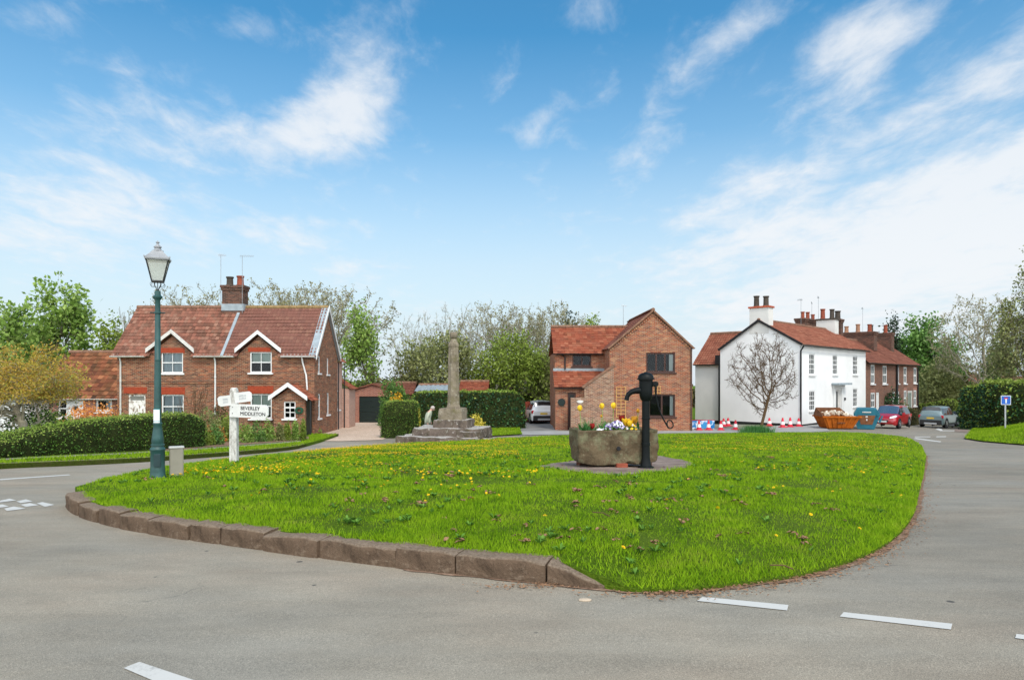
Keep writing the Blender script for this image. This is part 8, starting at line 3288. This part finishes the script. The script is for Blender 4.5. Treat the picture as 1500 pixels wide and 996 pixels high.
# ------------------------------------------------------------------ fences, bollards, bench-like rail, road sign
DFn = 52.0
mb = MB()
x0, x1 = (764 - 750) * DFn / 1000, (819 - 750) * DFn / 1000
z0 = float(zr(2, DFn))
FN = empty('timber_fence', (x0, DFn, z0), 0, 'reddish brown timber fence behind the white parked car', 'fence')
hF = (553 - 588) * DFn / 1000 + EYE - z0
nb_ = 18
for k in range(nb_):
    a = (x1 - x0) * k / nb_
    mb.bbox(a + .006, a + (x1 - x0) / nb_ - .006, -.02, .0, .03, hF + .01 * math.sin(k * 3.1), .004)
mb.build('boards', simple('red_brown_stain', C('#7d3b2c'), .85, .15, .25, 6.), FN)
mb = MB()
for k in range(4):
    a = (x1 - x0) * k / 3
    mb.box(a - .05, a + .05, .001, .10, 0, hF + .05)
mb.build('post', bpy.data.materials['red_brown_stain'], FN)
pb0 = None
for i, (px, lab) in enumerate(((1417, 'left dark bollard closing the lane at the right'), (1431, 'right dark bollard closing the lane at the right'))):
    D_ = 72.0
    x = (px - 750) * D_ / 1000
    mb = MB()
    mb.lathe([(.10, 0), (.10, .78), (.075, .82), (.075, .86), (.11, .89), (.10, .98), (.04, 1.02)], 10)
    o = mb.build('bollard', M['black'], None, loc=(x, D_, float(zr(x, D_)) + .02), smooth=40)
    tag(o, lab, 'bollard', 'bollards at the lane end')
D_ = 74.0
x = (1413 - 750) * D_ / 1000
z0 = float(zr(x, D_))
o = empty('white_board_sign', (x, D_, z0), R(-20), 'low white name board on two posts under the trees at the lane end', 'sign')
mb = MB()
zz = (553 - 600) * D_ / 1000 + EYE - z0
mb.box(-.45, .45, -.02, .02, zz, zz + .28)
mb.build('board', M['white'], o)
mb = MB()
for xx in (-.35, .35):
    mb.box(xx - .03, xx + .03, .021, .07, -.05, zz + .27)
mb.build('post', M['black'], o)
p = Vector((0, 0, 0))
D_ = 44.0
D_ = [y for y in np.arange(25, 60, .1) if float(zb((1472.5 - 750) / 1000 * y, y)) >= EYE + (553 - 618.5) / 1000 * y]
D_ = 40.0
x = (1472.5 - 750) * D_ / 1000
z0 = float(zb(x, D_))
s = D_ / 1000
SG = empty('road_sign', (x, D_, z0), R(-8), 'square blue no through road sign on a grey pole at the right', 'road sign')
zc = (553 - 586) * s + EYE - z0
mb = MB()
mb.tube([(0, 0, -.2), (0, 0, zc + .2)], .045, 10)
mb.build('pole', simple('galvanised_pole', (.42, .43, .43), .5, .4, .1, metal=.4), SG, smooth=40)
mb = MB()
hS_ = 6.6 * s
mb.extrude([(-hS_, -.075, zc - hS_ * 1.02), (hS_, -.075, zc - hS_ * 1.02), (hS_, -.075, zc + hS_ * 1.02), (-hS_, -.075, zc + hS_ * 1.02)], (0, .025, 0))
pl_ = mb.build('plate', M['white'], SG)
mb = MB()
q = hS_ * .9
mb.extrude([(-q, -.079, zc - q), (q, -.079, zc - q), (q, -.079, zc + q), (-q, -.079, zc + q)], (0, .003, 0))
mb.build('blue_field', simple('sign_blue', C('#1f58b0'), .4, .4, .05), pl_)
mb = MB()
mb.box(-q * .16, q * .16, -.084, -.08, zc - q * .72, zc + q * .32)
mb.build('white_stem', M['white'], pl_)
mb = MB()
mb.box(-q * .42, q * .42, -.0845, -.0805, zc + q * .32, zc + q * .62)
mb.build('red_bar', simple('sign_red', C('#b8232c'), .4, .4, .05), pl_)

# ------------------------------------------------------------------ dandelions, dead leaves, twigs on the green
r = np.random.default_rng(31)


def dand_mesh():
    mb = MB()
    for k in range(3):
        for i in range(9):
            a = i * 2 * math.pi / 9 + k * .3
            ra, rb2, z = .004, .019 - .005 * k, .002 + .005 * k
            c_, s_ = math.cos(a), math.sin(a)
            mb.poly([(ra * c_, ra * s_, z), (rb2 * math.cos(a - .3), rb2 * math.sin(a - .3), z + .003), (rb2 * 1.12 * c_, rb2 * 1.12 * s_, z + .002), (rb2 * math.cos(a + .3), rb2 * math.sin(a + .3), z + .003)])
    return mb


M['dand'] = simple('dandelion_yellow', C('#f2c414'), .6, .2, .15, 60.)
base_d = dand_mesh()
bands_px = [(250, 680, 470, 700, 330), (430, 655, 760, 672, 2200), (470, 645, 740, 660, 2600), (300, 668, 560, 690, 260), (500, 672, 800, 700, 330), (980, 640, 1330, 662, 2800), (700, 643, 860, 660, 900), (960, 655, 1340, 690, 300), (760, 700, 1330, 800, 26), (300, 690, 800, 740, 60), (900, 690, 1340, 740, 40)]
pts = []
for x0, y0, x1, y1, n in bands_px:
    for _ in range(n):
        pts.append((r.uniform(x0, x1), r.uniform(y0, y1)))
W_ = []
_yy = np.array([4.0, 50.0])
pp = np.array(pts)
# vectorised: march each ray on the turf
ys = np.arange(5, 46, .15)
hz_ = None
ylut = np.linspace(5, 46, 400)
zl_ = zr(0 * ylut, ylut) + .22
rowl = 553 - (zl_ - EYE) / ylut * 1000
yy = np.interp(pp[:, 1], rowl[::-1], ylut[::-1])
xx = (pp[:, 0] - 750) / 1000 * yy
q = np.stack([xx, yy], 1)
ok = inside(q, GREEN) & ~inside(q, PATCH) & (edge_dist(q, GREEN)[0] > .15)
ok &= np.hypot(q[:, 0] - CX, q[:, 1] - CY) > 2.0
q = q[ok]
# clumped: keep more where a slow noise is high
cl = patchy(q, .55, 21)
q = q[r.random(len(q)) < np.clip(.55 + 1.1 * cl, .08, 1)]
q = q[np.argsort(q[:, 1])]
zq = zg(q[:, 0], q[:, 1]) + .05
nd_ = min(300, len(q))
dm = None
for i in range(nd_):
    if dm is None:
        o = base_d.build('dandelion', M['dand'])
        dm = o
    else:
        o = dm.copy()
        COL.objects.link(o)
    sc_ = r.uniform(.75, 1.1)
    o.location = (q[i][0], q[i][1], zq[i] + r.uniform(-.012, .012))
    o.rotation_euler = (r.normal(0, .35) - .25, r.normal(0, .35), r.random() * 6)
    o.scale = (sc_, sc_, sc_)
    tag(o, 'yellow dandelion flower open in the grass of the green', 'dandelion', 'dandelions on the green')
rest = q[nd_:]
bv = np.array(base_d.v)
bf = np.array(base_d.f)
n = len(rest)
sc_ = (r.uniform(.75, 1.2, n))[:, None, None]
V = bv[None] * sc_ + np.concatenate([rest, (zq[nd_:] + r.uniform(-.01, .02, n))[:, None]], 1)[:, None, :]
F = (bf[None] + (np.arange(n) * len(bv))[:, None, None]).reshape(-1, 4)
build_np('dandelions', V.reshape(-1, 3), F, M['dand'], kind='stuff', label='many more dandelions dotted over the far part of the green', cat='dandelions')

M['dead_leaf'] = simple('dead_leaf', C('#8a6a50'), .9, .1, .35, 25.)


def leaf_litter(seed):
    rr = random.Random(seed)
    mb = MB()
    for k in range(rr.randint(3, 6)):
        c = Vector((rr.gauss(0, .05), rr.gauss(0, .05), rr.uniform(.03, .055)))
        a = rr.random() * 6.28
        l, w = rr.uniform(.04, .07), rr.uniform(.018, .035)
        row_ = []
        for t in (-1, -.5, 0, .5, 1):
            f = math.sqrt(max(0, 1 - t * t)) + .05
            cc = c + Vector((math.cos(a) * l * t, math.sin(a) * l * t, .015 * math.sin(t * 2 + k)))
            tv = Vector((-math.sin(a), math.cos(a), 0)) * w * f
            row_.append([cc - tv + Vector((0, 0, .014)), cc, cc + tv + Vector((0, 0, .02 * rr.random()))])
        mb.loft(row_, cap=False, closed=False)
    return mb


lm = [leaf_litter(k).build('leaf_heap', M['dead_leaf'], smooth=True) for k in range(5)]
lp = [(610, 640 + 70), (700, 715), (715, 722), (578, 724), (850, 727), (845, 722), (920, 733), (957, 737), (843, 741), (970, 734), (618, 742), (560, 735), (511, 735), (385, 722), (690, 720), (630, 694), (900, 707), (925, 711), (1010, 706), (1035, 712), (1060, 700), (1080, 740), (990, 735), (1030, 730), (1110, 690), (1130, 672), (1150, 681), (1190, 655), (1210, 668), (775, 712), (660, 700), (300, 702), (215, 704), (330, 715), (520, 706), (1085, 855), (930, 808), (880, 716), (1065, 722), (1045, 690)] + [(random.Random(k).uniform(480, 1250), random.Random(k + 99).uniform(676, 800)) for k in range(70)]
used = 0
for i, (px, py) in enumerate(lp):
    w = GG(px, py)
    if not inside(np.array([[w.x, w.y]]), GREEN)[0]:
        continue
    o = lm[i] if i < 5 else lm[i % 5].copy()
    if i >= 5:
        COL.objects.link(o)
    o.location = w
    o.rotation_euler = (0, 0, i * 1.3)
    k = (.5 + .35 * r.random()) * (1 if i < 45 else .7)
    o.scale = (k, k, k)
    tag(o, 'small heap of curled dead brown leaves lying in the grass', 'leaves', 'dead leaves on the green')
mb = MB()
tw = [GG(745, 712 + 30), GG(795, 754)]
for a, b in (((1128, 836), (1162, 842)), ((868, 757), (893, 763))):
    A, B = GG(*a), GG(*b)
    mb = MB()
    mb.tube([A + Vector((0, 0, .05)), (A + B) / 2 + Vector((.02, 0, .065)), B + Vector((0, 0, .05))], .006, 5)
    tag(mb.build('fallen_twig', M['bark_brown']), 'fallen dry twig lying near the ' + ('worn edge of the green' if a[0] > 1000 else 'middle of the green'), 'twig')
# road litter: dry leaf crumbs by the kerb end
r = np.random.default_rng(9)
_fi = r.uniform(6, len(RE) - 1.01, 2600)
_re1 = inset(RE, 1.0) - RE
_f0 = _fi.astype(int)
_ft = (_fi - _f0)[:, None]
_rp = RE[_f0] * (1 - _ft) + RE[_f0 + 1] * _ft - _re1[_f0] * (np.abs(r.normal(0, .13, 2600)) - .06)[:, None]
cp = np.concatenate([_rp, np.array([tuple(G(r.normal(775, 35), r.normal(860, 2.5))[:2]) for _ in range(160)]), np.array([tuple(G(r.normal(960, 55), r.normal(872, 3))[:2]) for _ in range(170)])])
V, F = leaf_arrays(np.concatenate([cp, (zr(cp[:, 0], cp[:, 1]) + .014)[:, None]], 1), .03, r, up=.0)
V[:, 2] = np.repeat(zr(cp[:, 0], cp[:, 1]) + .012, 4) + r.uniform(0, .012, len(V))
build_np('leaf_litter', V, F, M['dead_leaf'], kind='stuff', label='dry leaf crumbs along the road edge of the green', cat='litter')
# a few pebbles and one pale stone on the road
for i, (px, py, lab) in enumerate([(857, 879, 'flat pale stone lying on the road below the tapered kerb end')]):
    w = G(px, py)
    mb = MB()
    mb.lathe([(.03, -.004), (.034, .004), (.028, .012), (.01, .016)], 9)
    mb.v = [(x * 1.5, y * .8, z) for x, y, z in mb.v]
    tag(mb.build('flat_stone', simple('pale_stone', C('#b0a08c'), .9, .1), loc=w), lab, 'stone')
